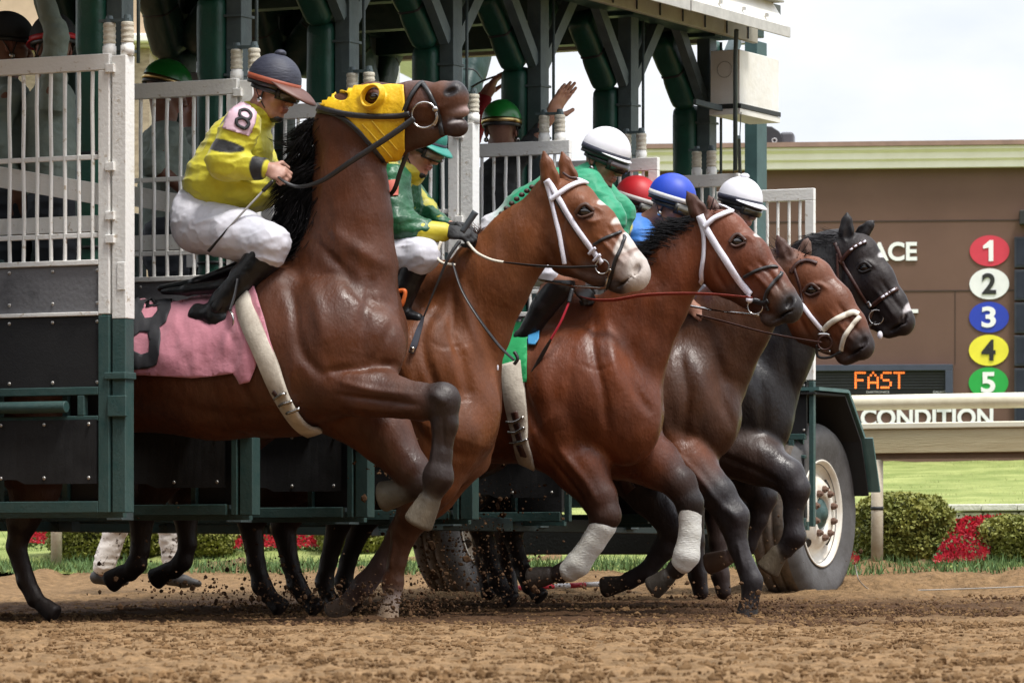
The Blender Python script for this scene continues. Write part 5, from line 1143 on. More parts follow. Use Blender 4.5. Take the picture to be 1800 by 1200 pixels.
def head(B, C, f, up, skin=SKIN, k=.011, neck=None, s=1., hair=None):
    f, sd_, up = basis(f, up); R = np.stack([f, sd_, up]); P = lambda a, b, c: C+(f*a+sd_*b+up*c)*s
    B.ellm(P(-.012, 0, .03), R, np.array((.098, .076, .098))*s, skin, .02); B.ellm(P(.032, 0, -.045), R, np.array((.058, .058, .078))*s, skin, .025)
    B.cone(P(.072, 0, -.105), P(.066, 0, -.108), .02*s, .02*s, skin, k=.02); B.cone(P(.0, .052, -.075), P(.05, .03, -.105), .018*s, .016*s, skin, k=.02); B.cone(P(.0, -.052, -.075), P(.05, -.03, -.105), .018*s, .016*s, skin, k=.02)
    B.cone(P(.088, 0, .008), P(.113, 0, -.036), .009*s, .013*s, skin, k=k); B.cone(P(.102, .012, -.04), P(.102, -.012, -.04), .009*s, .009*s, skin, k=.006)
    for b in (-1, 1):
        B.cone(P(.082, .012*b, .014), P(.07, .045*b, .012), .011*s, .009*s, skin, k=.012); B.ellm(P(.06, .04*b, -.035), R, np.array((.026, .022, .022))*s, skin, .02)
        B.ellm(P(.092, .03*b, -.006), R, np.array((.014, .016, .010))*s, neg=True, k=.008); B.ellm(P(.079, .03*b, -.006), R, np.array((.012, .012, .012))*s, (.6, .55, .5), .003)
        B.ellm(P(.091, .03*b, -.006), R, np.array((.006, .006, .006))*s, (.02, .015, .01), paint=True, soft=.002)
        B.ellm(P(-.012, .077*b, -.018), R, np.array((.02, .009, .032))*s, mix(skin, LIP, .3), .006); B.ellm(P(-.008, .086*b, -.018), R, np.array((.010, .006, .018))*s, neg=True, k=.004)
    B.cone(P(.090, .016, -.067), P(.090, -.016, -.067), .0075*s, .0075*s, LIP, k=.006); B.cone(P(.087, .014, -.078), P(.087, -.014, -.078), .008*s, .008*s, LIP, k=.006)
    B.ellm(P(.1, 0, -.0722), R, np.array((.012, .022, .0018))*s, neg=True, k=.003)
    if neck is not None: B.cone(P(-.02, 0, -.05), neck, .052*s, .058*s, skin, k=.03)
    if hair: B.ellm(P(-.03, 0, .045), R, np.array((.105, .09, .1))*s, hair, paint=True, soft=.01)
def hand(B, W, d, n, curl=.9, col=SKIN, s=1., spread=.0, thumb=1, k=.006, tcurl=.5):
    """wrist W, pointing d, palm facing n; four separate fingers and a thumb leaving the side of the palm"""
    d = nrmz(d); n = np.array(n, float); n = nrmz(n-d*(n @ d)); sd_ = np.cross(d, n)*thumb; P = lambda a, b, c: W+(d*a+sd_*b+n*c)*s; R = np.stack([d, sd_, n])
    B.cone(P(-.02, 0, 0), P(.03, .004, 0), .026*s, .028*s, col, k=.02); B.ellm(P(.052, 0, 0), R, np.array((.048, .041, .016))*s, col, .015)
    for i, (L_, b) in enumerate([(.074, .029), (.082, .0095), (.077, -.0105), (.060, -.029)]):
        a = 0.; p = P(.085-.004*abs(i-1), b, 0); sp = spread*(1.5-i)
        for j, fr_ in enumerate((.45, .32, .26)):
            a += curl*(.55 if j == 0 else .85)*(1+.06*i); dr = nrmz(d*math.cos(a)+n*math.sin(a)+sd_*sp); q = p+dr*L_*fr_*s
            B.cone(p, q, (.0092-.001*j)*s, (.0086-.001*j)*s, col, k=k if j else .008); p = q
    p = P(.022, .030, .006); dr = nrmz(d*.62+sd_*.75+n*.2); q = p+dr*.042*s; B.cone(p, q, .012*s, .0105*s, col, k=.012)
    dr = nrmz(d*(.9-tcurl*.3)+sd_*(.45-tcurl)+n*(.15+tcurl*.6)); r = q+dr*.034*s; B.cone(q, r, .0102*s, .008*s, col, k=.005)
def shell(name, C, f, up, rad, a1, m, parent, n=40, rows=14, tilt=0., th=.0, wob=0):
    """part of an ellipsoid from the crown down to polar angle a1 (front edge raised by tilt)"""
    f, sd_, up = basis(f, up); vs = [C+up*rad[2]]; 
    for i in range(1, rows+1):
        for j in range(n):
            t = 2*math.pi*j/n; a = (a1+tilt*math.cos(t))*i/rows; r = 1+wob*math.sin(9*t)*i/rows
            vs.append(C+f*rad[0]*math.sin(a)*math.cos(t)*r+sd_*rad[1]*math.sin(a)*math.sin(t)*r+up*rad[2]*math.cos(a))
    fs = [(0, 1+j, 1+(j+1) % n) for j in range(n)]+[(1+i*n+j, 1+(i+1)*n+j, 1+(i+1)*n+(j+1) % n, 1+i*n+(j+1) % n) for i in range(rows-1) for j in range(n)]
    o = mesh(name, vs, fs, m, parent); md = o.modifiers.new('solid', 'SOLIDIFY'); md.thickness = .006; md.offset = 0; return o
def oval_band(C, f, sd_, up, rf, rs, h, t, tilt=0., n=40, arc=(0, 2*math.pi)):
    mb = MB(); vs = []; full = arc[1]-arc[0] > 6.2; k = n if full else n+1
    for j in range(k):
        a = arc[0]+(arc[1]-arc[0])*j/n; d = f*math.cos(a)*rf+sd_*math.sin(a)*rs; o_ = nrmz(d); c = C+d+up*(tilt*math.cos(a))
        vs += [c-up*h/2, c-up*h/2+o_*t, c+up*h/2+o_*t, c+up*h/2]
    r = n; fs = [(j*4+i, ((j+1) % k)*4+i, ((j+1) % k)*4+(i+1) % 4, j*4+(i+1) % 4) for j in range(r) for i in range(4)]
    if not full: fs += [(3, 2, 1, 0), tuple((k-1)*4+i for i in range(4))]
    return mb.add(vs, fs)
def helmet(root, C, f, up, cap, band=None, brim=None, pom=False, brimlen=.075, goggles=True, strapc=None, s=1., bandz=-.0, lens=None, cup=None):
    f, sd_, up = basis(f, up); H = C+f*(-.008)+up*.036*s; rad = np.array((.123, .102, .112))*s
    sh = shell('helmet', H, f, up, rad, math.radians(96), cap, root, tilt=-math.radians(4), wob=.004)
    if band: oval_band(H-up*.004, f, sd_, up, rad[0]*.985, rad[1]*.985, .024*s, .006, tilt=.006).build('helmet_band', band, sh, smooth=True)
    oval_band(H-up*.022, f, sd_, up, rad[0]*.955, rad[1]*.955, .024*s, .004, tilt=.008).build('helmet_rim', M_gframe, sh, smooth=True)
    if brim:
        vs = []; n = 24; rows = 6
        for i in range(rows+1):
            for j in range(n+1):
                a = -1.25+2.5*j/n; e = i/rows; ext = brimlen*s*math.cos(a*.95)**.6*e if abs(a) < 1.55 else 0
                c = H+f*(rad[0]*math.cos(a)*.98+ext)+sd_*rad[1]*math.sin(a)*.98+up*(-.004-.03*e*e*brimlen/.075*math.cos(a)-.004*(1-math.cos(a))); vs.append(c)
        fs = [(i*(n+1)+j, i*(n+1)+j+1, (i+1)*(n+1)+j+1, (i+1)*(n+1)+j) for i in range(rows) for j in range(n)]
        b = mesh('brim', vs, fs, brim, sh); md = b.modifiers.new('solid', 'SOLIDIFY'); md.thickness = .006
    if pom: MB().sphere(H+up*(rad[2]+.006)-f*.012, .024*s, 14, 10, sc=(1.1, 1.1, .7)).build('pompom', pom, sh, smooth=True)
    E = C+f*.0-up*.004
    if goggles:
        oval_band(E-up*.004, f, sd_, up, .100*s, .088*s, .022*s, .004, tilt=-.0).build('goggle_strap', strapc or M_gframe, sh, smooth=True)
        g = MB(); L_ = MB()
        oval_band(E+f*.022-up*.002, f, sd_, up, .092*s, .078*s, .052*s, .014, arc=(-1.05, 1.05), n=20).build('goggles', M_gframe, sh, smooth=True)
        oval_band(E+f*.024-up*.002, f, sd_, up, .105*s, .086*s, .036*s, .006, arc=(-.92, .92), n=20).build('goggle_lens', lens or M_lens, sh, smooth=True)
    # harness to the chin cup
    for b in (-1, 1):
        e0, e1 = E+sd_*b*.083*s+f*.02+up*.01, C+f*.045-up*.112*s+sd_*b*.03; e2 = E+sd_*b*.083*s-f*.05+up*.01; j = E+sd_*b*.076*s+f*.005-up*.055*s
        h = MB(); 
        for p, q in ((e0, j), (e2, j), (j, e1)): h.tube([p, (np.array(p)+q)/2+sd_*b*.006, q], .0055, 6, flat=.5)
        h.build('chin_strap', M_gframe, sh, smooth=True); MB().sphere(j+sd_*b*.006, .013*s, 10, 8, sc=(1, .5, 1)).build('buckle', M_steel, sh, smooth=True)
    MB().sphere(C+f*.062-up*.118*s, .030*s, 14, 10, sc=(1.1, 1, .65)).build('chin_cup', cup or M_gframe, sh, smooth=True)
    return sh
def cloth(fr, name, root, chains, col, m=None, h=.007, k=.03, disp=((.0065, (5, 5, 13), 1), (.002, (22, 22, 14))), paints=(), ells=()):
    B = Body(fr, col, k)
    for c in chains:
        pts, kw = (c if isinstance(c, tuple) else (c, {})); B.chain(pts, **kw)
    for e in ells: B.ell(*e[0], **e[1])
    for e in paints: B.ell(*e[0], paint=True, **e[1])
    return B.mesh(name, h, m or M_silk, root, disp=list(disp))
def base_empty(fr, px, name, label, cat, group=None):
    o = empty(name, fr.O, fr.rz, label, cat, group); return o
# ---------------------------------------------------------------- jockey 1
fr = HORSES[1][0]; J1 = base_empty(fr, 0, 'person', 'jockey in yellow silks with black bands and a pink 8 armband, riding the rearing horse', 'person', 'jockeys')
C = fr.loc(481, 156); f = (.94, -.12, -.33); up = (.33, 0, .94); YEL = (.62, .56, .035); BLK = (.02, .02, .022)
B = Body(fr, SKIN, .02); head(B, C, f, up, (.40, .20, .13), neck=fr.loc(448, 205))
B.chain([(448, 210, 24), (420, 250, 42), (398, 320, 44), (360, 385, 36)], (.3, .15, .1), wr=1.3)
wr_ = fr.loc(462, 296, -.17)
B.chain([(425, 222, 28, -.19), (392, 284, 22, -.23), (462, 296, 12, -.17)], SKIN); hand(B, wr_+[.012, 0, 0], (.9, .1, -.3), (.1, .75, -.6), curl=1.35, col=(.45, .25, .19), thumb=1)
B.chain([(425, 222, 28, .19), (450, 280, 22, .2), (490, 312, 12, .12)], SKIN); hand(B, fr.loc(490, 312, .12), (.9, -.2, -.3), (.1, -.75, -.6), curl=1.35, col=SKIN, thumb=-1)
for w in (-1, 1): B.chain([(345, 395, 36, w*.1), (420, 412, 30, w*.2), (476, 432, 24, w*.22), (430, 490, 18, w*.22), (380, 545, 14, w*.22)], SKIN); B.chain([(350, 552, 10, w*.22), (410, 570, 8, w*.22)], SKIN)
B.mesh('body', .0042, M_skin, J1)
shirt = cloth(fr, 'silks', J1, [([(440, 214, 38), (420, 258, 58), (402, 312, 74)], dict(wr=1.05)), ([(452, 206, 28), (466, 196, 25)], dict(wr=1.1)), [(424, 224, 36, -.17), (396, 284, 33, -.22), (456, 296, 21, -.18)], [(424, 224, 36, .17), (452, 282, 32, .2), (482, 308, 21, .13)]],
    YEL, h=.0058, ells=[((385, 325, 62, 34), dict(rw=.17, k=.03)), ((440, 335, 48, 36), dict(rw=.17, k=.03))],
    paints=[((400, 258, 38, 13), dict(w=-.22, rw=.14, ang=12, col=BLK, soft=.002)), ((458, 294, 14, 26), dict(w=-.18, rw=.08, ang=5, col=BLK, soft=.002)), ((487, 309, 12, 26), dict(w=.13, rw=.08, col=BLK, soft=.002)), ((396, 214, 6, 16), dict(w=-.2, rw=.1, ang=60, col=BLK, soft=.002)), ((458, 206, 9, 20), dict(w=-.03, rw=.2, ang=40, col=(.45, .4, .03), soft=.003))])
SJ = Surf([shirt])
ab = patch('armband', SJ, [(410, 184), (424, 180), (440, 186), (450, 200), (447, 216), (436, 240), (425, 236), (392, 226), (400, 206)], mat('pink_band', (.68, .47, .55), rough=.6, var=.08, bump=.002, bscale=30), J1, step=5, off=.006, thick=.003, dist=fr.O[1])
M_num = mat('number_black', (.022, .022, .026), rough=.7, var=.1)
strap('numeral', SJ, [(431, 195), (440, 203), (435, 211), (424, 206), (422, 198)], 5.5, M_num, ab, off=.011, thick=.003, closed=True, dist=fr.O[1])
strap('numeral', SJ, [(428, 209), (436, 218), (430, 226), (418, 221), (417, 212)], 6, M_num, ab, off=.011, thick=.003, closed=True, dist=fr.O[1])
cloth(fr, 'breeches', J1, [([(352, 372, 48), (362, 400, 46)], dict(wr=1.35)), [(350, 396, 50, -.08), (420, 412, 44, -.17), (474, 428, 35, -.22), (470, 448, 30, -.22)], [(350, 396, 50, .08), (420, 412, 44, .17), (474, 428, 35, .22), (470, 448, 30, .22)]], (.7, .69, .76), m=M_breech, h=.0065,
      disp=((.004, (10, 10, 16), 1),))
for w in (-1, 1):
    cloth(fr, 'boot', J1, [[(464, 452, 31, w*.22), (432, 490, 27, w*.22), (394, 530, 22, w*.22), (378, 548, 21, w*.22)], ([(348, 550, 17, w*.22), (380, 558, 19, w*.23), (412, 571, 12, w*.24)], dict(wr=.8)), ([(340, 556, 9, w*.22), (348, 562, 9, w*.22)], {})], (0, 0, 0), m=M_boot, h=.005, k=.02, disp=((.002, (20, 20, 30)),))
M_navy = mat('navy_cap_silk', (.030, .033, .055), col2=(.022, .024, .04), rough=.6, scale=9, bump=.003, bscale=25, stretch=(1, 1, 4)); M_orange = mat('orange_band', (.36, .085, .04), rough=.55)
helmet(J1, C, f, up, M_navy, M_orange, mat('brown_brim', (.12, .045, .03), rough=.5), pom=M_navy, brimlen=.115)
# whip of jockey 1
w0 = [fr.P(480, 318, -.2), fr.P(430, 370, -.26), fr.P(400, 402, -.28), fr.P(366, 442, -.3)]
wh = empty('riding_whip', w0[0], 0, 'black and silver riding whip held down by the jockey in yellow', 'whip')
rope('grip', w0[:1]+[fr.P(462, 336, -.22)], .009, M_blk, wh); rope('shaft', [fr.P(462, 336, -.22), w0[1], w0[2]], [.005, .005, .004], mat('whip_grey', (.35, .34, .33), rough=.4), wh); rope('popper', [w0[2], fr.P(385, 420, -.29), w0[3]], [.005, .007, .011], M_blk, wh, flat=.35)
# ---------------------------------------------------------------- jockey 2
fr = HORSES[2][0]; J2 = base_empty(fr, 0, 'person', 'jockey in green and gold camouflage silks and teal cap, crouched behind the rearing horse', 'person', 'jockeys')
C = fr.loc(738, 256); f = (.90, -.08, -.43); up = (.43, 0, .90); GRN = (.02, .13, .05)
B = Body(fr, SKIN, .02); head(B, C, f, up, (.48, .24, .17), neck=fr.loc(705, 300))
B.chain([(705, 305, 22), (680, 340, 42), (650, 400, 46), (620, 430, 42)], SKIN, wr=1.3)
B.chain([(690, 322, 26, -.18), (690, 395, 22, -.24), (772, 408, 12, -.16)], SKIN); B.chain([(700, 320, 26, .18), (740, 385, 22, .2), (800, 405, 12, .1)], SKIN)
for w in (-1, 1): B.chain([(625, 440, 34, w*.1), (690, 448, 30, w*.2), (738, 452, 24, w*.22), (716, 500, 16, w*.22), (706, 540, 13, w*.22)], SKIN)
B.mesh('body', .0046, M_skin, J2)
M_camo = mat('camouflage_silk', (.40, .37, .03), col2=(.010, .085, .032), rough=.45, scale=8, thr=(.53, .57), bump=.006, bscale=26, bump2=.01, b2scale=11, spec=.5, detail=3, ridge=(.034, 4.5))
M_gsilk = mat('green_silk', (.012, .10, .036), col2=(.008, .06, .024), rough=.42, scale=9, bump=.006, bscale=26, bump2=.01, b2scale=11, spec=.5, ridge=(.034, 4.5))
cloth(fr, 'silks', J2, [([(705, 305, 34), (685, 345, 52), (660, 395, 58)], dict(wr=1.2)), ([(712, 298, 27), (724, 290, 25)], dict(wr=1.1)), [(700, 318, 32, .17), (742, 380, 30, .2), (775, 398, 22, .12)]], GRN, m=M_camo, h=.0065)
cloth(fr, 'sleeve', J2, [[(692, 320, 32, -.18), (698, 392, 30, -.23), (745, 406, 22, -.19)]], GRN, m=M_gsilk, h=.006)
cloth(fr, 'collar', J2, [([(722, 298, 28), (714, 306, 30)], dict(wr=1.1))], (0, 0, 0), m=mat('gold_cloth', (.60, .50, .03), rough=.5, bump=.003, bscale=30), h=.006)
cloth(fr, 'cuff', J2, [[(742, 407, 20, -.2), (778, 408, 17, -.155)]], (0, 0, 0), m=MATS['gold_cloth'], h=.005, disp=())
patch('armband', Surf([o for o in J2.children if o.name.startswith('sleeve')]), [(682, 318), (700, 316), (700, 344), (682, 346)], mat('salmon_band', (.55, .12, .08), rough=.6), J2, step=5, off=.004, dist=fr.O[1])
cloth(fr, 'breeches', J2, [([(622, 430, 44), (640, 445, 42)], dict(wr=1.3)), [(640, 442, 44, -.1), (700, 446, 38, -.18), (742, 448, 30, -.22), (736, 462, 26, -.22)], [(640, 442, 44, .1), (700, 446, 38, .18), (742, 448, 30, .22), (736, 462, 26, .22)]], (0, 0, 0), m=M_breech, h=.007)
for w in (-1, 1): cloth(fr, 'boot', J2, [[(728, 472, 24, w*.22), (714, 505, 21, w*.22), (706, 535, 18, w*.22)], ([(690, 545, 14, w*.22), (735, 560, 10, w*.22)], {})], (0, 0, 0), m=M_boot, h=.006, k=.015, disp=())
B = Body(fr, (.02, .02, .02), .01); hand(B, fr.loc(786, 408, -.15), (.95, .1, -.12), (-.1, .5, -.85), curl=1.25, col=(.02, .02, .02), s=1.15, thumb=1); hand(B, fr.loc(800, 402, .09), (.95, -.1, -.15), (0, -.5, -.85), curl=1.25, col=(.02, .02, .02), s=1.15, thumb=-1); B.mesh('glove', .0045, M_glove, J2)
M_teal = mat('teal_cap', (.02, .24, .19), rough=.5, scale=9, bump=.002)
helmet(J2, C, f, up, M_teal, M_navy, M_teal, brimlen=.06, lens=mat('clear_lens', (.25, .22, .18), col2=(.12, .10, .08), rough=.08, spec=.9))
wh = empty('riding_whip', fr.P(836, 372, -.2), 0, 'dark riding whip with silver tip held by the jockey in green camouflage', 'whip')
rope('grip', [fr.P(836, 372, -.2), fr.P(812, 408, -.22)], [.016, .013], mat('grip_rubber', (.06, .07, .08), rough=.6), wh)
rope('shaft', [fr.P(808, 424, -.22), fr.P(790, 450, -.26), fr.P(768, 500, -.29), fr.P(745, 556, -.31)], [.009, .008, .005, .004], M_blk, wh)
rope('popper', [fr.P(745, 556, -.31), fr.P(738, 575, -.31), fr.P(728, 606, -.32), fr.P(722, 620, -.32)], [.004, .012, .016, .013], mat('popper_grey', (.09, .10, .13), rough=.35), wh, flat=.3)
rope('tip_binding', [fr.P(725, 610, -.33), fr.P(723, 618, -.33)], .013, M_steel, wh, flat=.4)
# ---------------------------------------------------------------- jockey 3
fr = HORSES[3][0]; J3 = base_empty(fr, 0, 'person', 'jockey in emerald green silks and plain white helmet behind the blazed horse', 'person', 'jockeys')
C = fr.loc(1063, 279); f = (.90, -.16, -.40); up = (.40, 0, .90); EM = (.01, .27, .13); WHT = (.68, .66, .70)
B = Body(fr, SKIN, .02); head(B, C, f, up, (.34, .16, .11), neck=fr.loc(1036, 318))
B.chain([(1032, 322, 22), (990, 345, 40), (930, 385, 44), (880, 430, 42)], SKIN, wr=1.3)
B.chain([(1030, 330, 26, -.18), (1062, 400, 22, -.22), (1012, 500, 12, -.12)], SKIN); B.chain([(1030, 330, 26, .18), (1080, 400, 22, .2), (1060, 490, 12, .12)], SKIN)
for w in (-1, 1): B.chain([(880, 440, 34, w*.1), (940, 465, 30, w*.18), (985, 488, 24, w*.21), (950, 540, 16, w*.21), (925, 590, 13, w*.21)], SKIN)
hand(B, fr.loc(1012, 500, -.12), (.6, .1, -.6), (-.3, .6, -.6), curl=1.3, col=(.02, .02, .02)); hand(B, fr.loc(1060, 490, .12), (.6, -.1, -.6), (-.3, -.6, -.6), curl=1.3, col=(.02, .02, .02), thumb=-1)
B.mesh('body', .0048, M_skin, J3)
cloth(fr, 'silks', J3, [([(1032, 326, 36), (990, 345, 50), (940, 380, 52), (890, 415, 50)], dict(wr=1.2, cols=[EM, EM, EM, WHT])), ([(1036, 318, 30), (1048, 306, 26)], dict(wr=1.1)), [(1030, 330, 34, -.17), (1066, 385, 32, -.2), (1050, 430, 24, -.16)], [(1034, 330, 34, .17), (1082, 375, 32, .2), (1072, 440, 24, .15)]],
      EM, h=.0068, paints=[((1045, 318, 16, 26), dict(w=0, rw=.06, ang=30, col=(.15, .01, .015), soft=.004))])
cloth(fr, 'breeches', J3, [[(880, 436, 44, -.08), (940, 462, 38, -.17), (982, 486, 29, -.21)], [(880, 436, 44, .08), (940, 462, 38, .17), (982, 486, 29, .21)]], (0, 0, 0), m=M_breech, h=.007)
for w in (-1, 1): cloth(fr, 'boot', J3, [[(985, 500, 26, w*.21), (955, 540, 21, w*.21), (928, 585, 17, w*.21)], [(915, 592, 13, w*.21), (950, 600, 10, w*.21)]], (0, 0, 0), m=M_boot, h=.007, k=.015, disp=())
M_wcap = mat('white_cap', (.76, .75, .78), col2=(.68, .67, .72), rough=.45, scale=5, bump=.0015, bscale=20)
helmet(J3, C, f, up, M_wcap, M_navy, M_wcap, brimlen=.02, lens=mat('smoke_lens', (.05, .03, .03), rough=.08, spec=.9), strapc=M_gframe)
wh = empty('riding_whip', fr.P(1003, 515, -.28), 0, 'red shafted riding whip with a dark popper held by the jockey in emerald green', 'whip')
rope('grip', [fr.P(1006, 508, -.28), fr.P(1000, 532, -.3)], .010, M_blk, wh); rope('shaft', [fr.P(1000, 532, -.3), fr.P(986, 565, -.32), fr.P(968, 597, -.33)], .006, mat('red_shaft', (.45, .02, .04), rough=.35), wh)
rope('popper', [fr.P(968, 597, -.33), fr.P(955, 620, -.33), fr.P(936, 654, -.33)], [.006, .011, .009], M_blk, wh, flat=.4)
# ---------------------------------------------------------------- jockeys 4, 5, 6
def lowjockey(j, C_, f, up, silk, label, capm, band, pants, hip, sh, el, ha, bandm=None, pom=None, skin=SKIN, brim=None, brimlen=.03, s=1., paints=()):
    fr = HORSES[j][0]; J = base_empty(fr, 0, 'person', label, 'person', 'jockeys'); C = fr.loc(*C_); B = Body(fr, skin, .02); nk = (sh[0]+6, sh[1]-8)
    head(B, C, f, up, skin, neck=fr.loc(*nk), s=s); B.chain([(*nk, 18), (sh[0]-10, sh[1]+12, 36), ((sh[0]+hip[0])/2, (sh[1]+hip[1])/2+8, 40), (*hip, 38)], skin, wr=1.3)
    for w in (-1, 1):
        B.chain([(*sh, 22, w*.17), (*el, 18, w*.21), (*ha, 11, w*.12)], skin); kx, ky = hip[0]+95, hip[1]+42
        B.chain([(hip[0], hip[1]+8, 30, w*.1), (kx, ky, 21, w*.2), (kx-45, ky+70, 13, w*.2)], skin); hand(B, fr.loc(ha[0], ha[1], w*.12), (.7, -w*.1, -.5), (-.2, -w*.6, -.6), curl=1.3, col=skin, thumb=-w)
    B.mesh('body', .0055, M_skin, J)
    cloth(fr, 'silks', J, [([(sh[0]+2, sh[1], 32), ((sh[0]+hip[0])/2, (sh[1]+hip[1])/2+4, 48), (*hip, 44)], dict(wr=1.2))]+[[(*sh, 30, w*.17), (*el, 28, w*.2), ((el[0]+ha[0])/2, (el[1]+ha[1])/2, 22, w*.16)] for w in (-1, 1)], silk, h=.0075, paints=paints)
    cloth(fr, 'breeches', J, [[(hip[0], hip[1]+12, 38, w*.08), (kx, ky, 27, w*.2)] for w in (-1, 1)], (0, 0, 0), m=M_breech, h=.009); cloth(fr, 'boot', J, [[(kx-5, ky+14, 22, w*.2), (kx-45, ky+70, 16, w*.2)] for w in (-1, 1)], (0, 0, 0), m=M_boot, h=.009, disp=())
    helmet(J, C, f, up, capm, band, brim, pom=pom, brimlen=brimlen, s=s); return J
M_bcap = mat('blue_cap', (.015, .06, .50), col2=(.012, .045, .38), rough=.5, scale=6); M_wband = mat('white_band', (.7, .68, .66), rough=.5); M_rcap = mat('red_cap', (.50, .012, .02), rough=.5, scale=7)
lowjockey(4, (1180, 358), (.92, -.15, -.35), (.35, 0, .93), (.03, .16, .50), 'jockey in pale blue silks with yellow sleeve and royal blue cap with white band', M_bcap, M_wband, None, (1040, 455), (1120, 408), (1160, 470), (1215, 540), brimlen=.03,
          paints=[((1106, 404, 18, 20), dict(w=-.2, rw=.09, col=(.60, .52, .03), soft=.003))], skin=(.30, .14, .09))
lowjockey(5, (1300, 362), (.92, -.25, -.28), (.28, 0, .95), (.10, .10, .12), 'jockey in a white cap with a pompom, the rightmost rider', M_wcap, M_navy, None, (1190, 470), (1262, 420), (1290, 480), (1340, 540), pom=M_wcap, brim=M_wcap, brimlen=.045, skin=(.34, .22, .17))
lowjockey(6, (1118, 358), (.92, -.15, -.35), (.35, 0, .93), (.20, .02, .02), 'jockey in a red cap, mostly hidden left of the royal blue cap', M_rcap, M_wband, None, (1010, 440), (1072, 405), (1100, 460), (1150, 520))
# ---------------------------------------------------------------- gate crew
FV = np.array([0, 1., 0]); FU = np.array([1., 0, 0])
def cframe(px, d): return Frame((at(px, HY, d)[0], d, 0), FU, FV)
M_mint = mat('mint_work_shirt', (.27, .32, .28), col2=(.20, .25, .22), ridge=(.014, 5), rough=.8, scale=6, bump=.008, bscale=14, bump2=.003, b2scale=40)
M_dtrs = mat('dark_trousers', (.03, .035, .045), rough=.8, bump=.004, bscale=20); M_blkshirt = mat('black_shirt', (.02, .022, .024), rough=.8, bump=.005, bscale=20)
M_gcap = mat('green_helmet', (.012, .20, .03), col2=(.01, .15, .022), rough=.3, scale=5, spec=.6)
def crew(px, py, d, label, shirt, armL, armR, hands, capm=None, band=None, f=(.8, -.3, -.2), skin=SKIND, feet=None, brim=None, tr=None, shirtm=None, sleeve=True, goggles=False, cols=None, hgt=1.72, hair=None):
    """standing person: head centre at the pixel; arms given as px points (elbow, wrist)"""
    fr = cframe(px, d); J = empty('person', (fr.O[0], fr.O[1], 0), 0, label, 'person', None); m = 1/fr.m; C = fr.loc(px, py); B = Body(fr, skin, .02)
    P = lambda x, z, w=0: (px+x*m, py+z*m, 1, w)
    head(B, C, f, (0, 0, 1), skin, neck=C+np.array([-.01, 0, -.17]), hair=hair)
    def ch(pts, **k): B.chain([(px+x*m, py+z*m, r*m, w) for x, z, r, w in pts], skin, **k)
    ch([(-.01, .19, .05, 0), (-.01, .30, .085, 0), (-.01, .5, .08, 0), (0, .68, .09, 0)], wr=1.35)
    legs = [[(.0, .72, .085, w*.1), (.02, 1.1, .06, w*.1), (0, 1.5, .045, w*.1), (.02, 1.56, .04, w*.1)] for w in (-1, 1)] if feet is None else feet
    for l in legs: ch(l)
    sls = []
    for (el, wr1, w, hd) in ((armL[0], armL[1], armL[2], hands[0]), (armR[0], armR[1], armR[2], hands[1])):
        s0 = (px-.0*m+(armL is None), py+.24*m); sx = px+(.0)*m
        B.chain([(px, py+.25*m, .05*m, w*.17), (*el, .042*m, w*.24), (*wr1, .027*m, w*.2)], skin)
        W = fr.loc(wr1[0], wr1[1], w*.2); E = fr.loc(el[0], el[1], w*.24); dd = nrmz(W-E) if hd.get('d') is None else nrmz(hd['d'])
        hand(B, W+dd*.01, dd, hd.get('n', (0, -1, 0)), curl=hd.get('curl', .4), col=hd.get('col', skin), spread=hd.get('spread', .02), thumb=hd.get('thumb', 1), s=hd.get('s', 1.08), tcurl=hd.get('tcurl', .3))
        t = 1. if sleeve is True else sleeve
        wp = (el[0]+(wr1[0]-el[0])*t*.92, el[1]+(wr1[1]-el[1])*t*.92)
        sls.append([(px, py+.25*m, .066*m, w*.16), (*el, .056*m, w*.24), (*wp, .042*m, w*.2)])
    B.mesh('body', .0052, M_skin, J)
    cloth(fr, 'shirt', J, [([(px-.01*m, py+.26*m, .115*m), (px-.01*m, py+.5*m, .125*m), (px, py+.7*m, .12*m)], dict(wr=1.35)), ([(px-.01*m, py+.2*m, .066*m), (px-.01*m, py+.23*m, .08*m)], {})]+sls, shirt, m=shirtm, h=.009)
    cloth(fr, 'trousers', J, [([(px, py+.72*m, .125*m), (px, py+.8*m, .125*m)], dict(wr=1.3))]+[[(px+x*m, py+z*m, r*1.35*m, w) for x, z, r, w in l[:3]] for l in legs], (0, 0, 0), m=tr or M_dtrs, h=.010)
    for l in legs:
        x, z, r, w = l[-1]; cloth(fr, 'shoe', J, [([(px+(x-.03)*m, py+(z+.015)*m, .042*m, w), (px+(x+.06)*m, py+(z+.03)*m, .036*m, w), (px+(x+.15)*m, py+(z+.045)*m, .022*m, w)], {})], (0, 0, 0), m=mat('muddy_shoe', (.045, .04, .038), rough=.6, scale=30, var=.6), h=.006, disp=())
    if capm is not None: helmet(J, C, f, (0, 0, 1), capm, band, brim, goggles=goggles, brimlen=.05)
    return J
crew(93, 82, 20.35, 'gate hand in mint shirt raising a grey sleeved arm behind the barred door', (.4, .46, .41), [(98, 60), (70, -30), -1], [(120, 270), (150, 330), 1], [dict(), dict()], M_blkshirt, M_rcap, f=(-.5, .8, -.1), shirtm=M_mint, brim=M_rcap)
crew(14, 78, 20.5, 'gate hand in a black cap and mint shirt at the far left edge', (.4, .46, .41), [(-10, 250), (30, 330), -1], [(50, 260), (60, 340), 1], [dict(), dict()], M_blkshirt, None, f=(.8, .3, -.1), shirtm=M_mint)
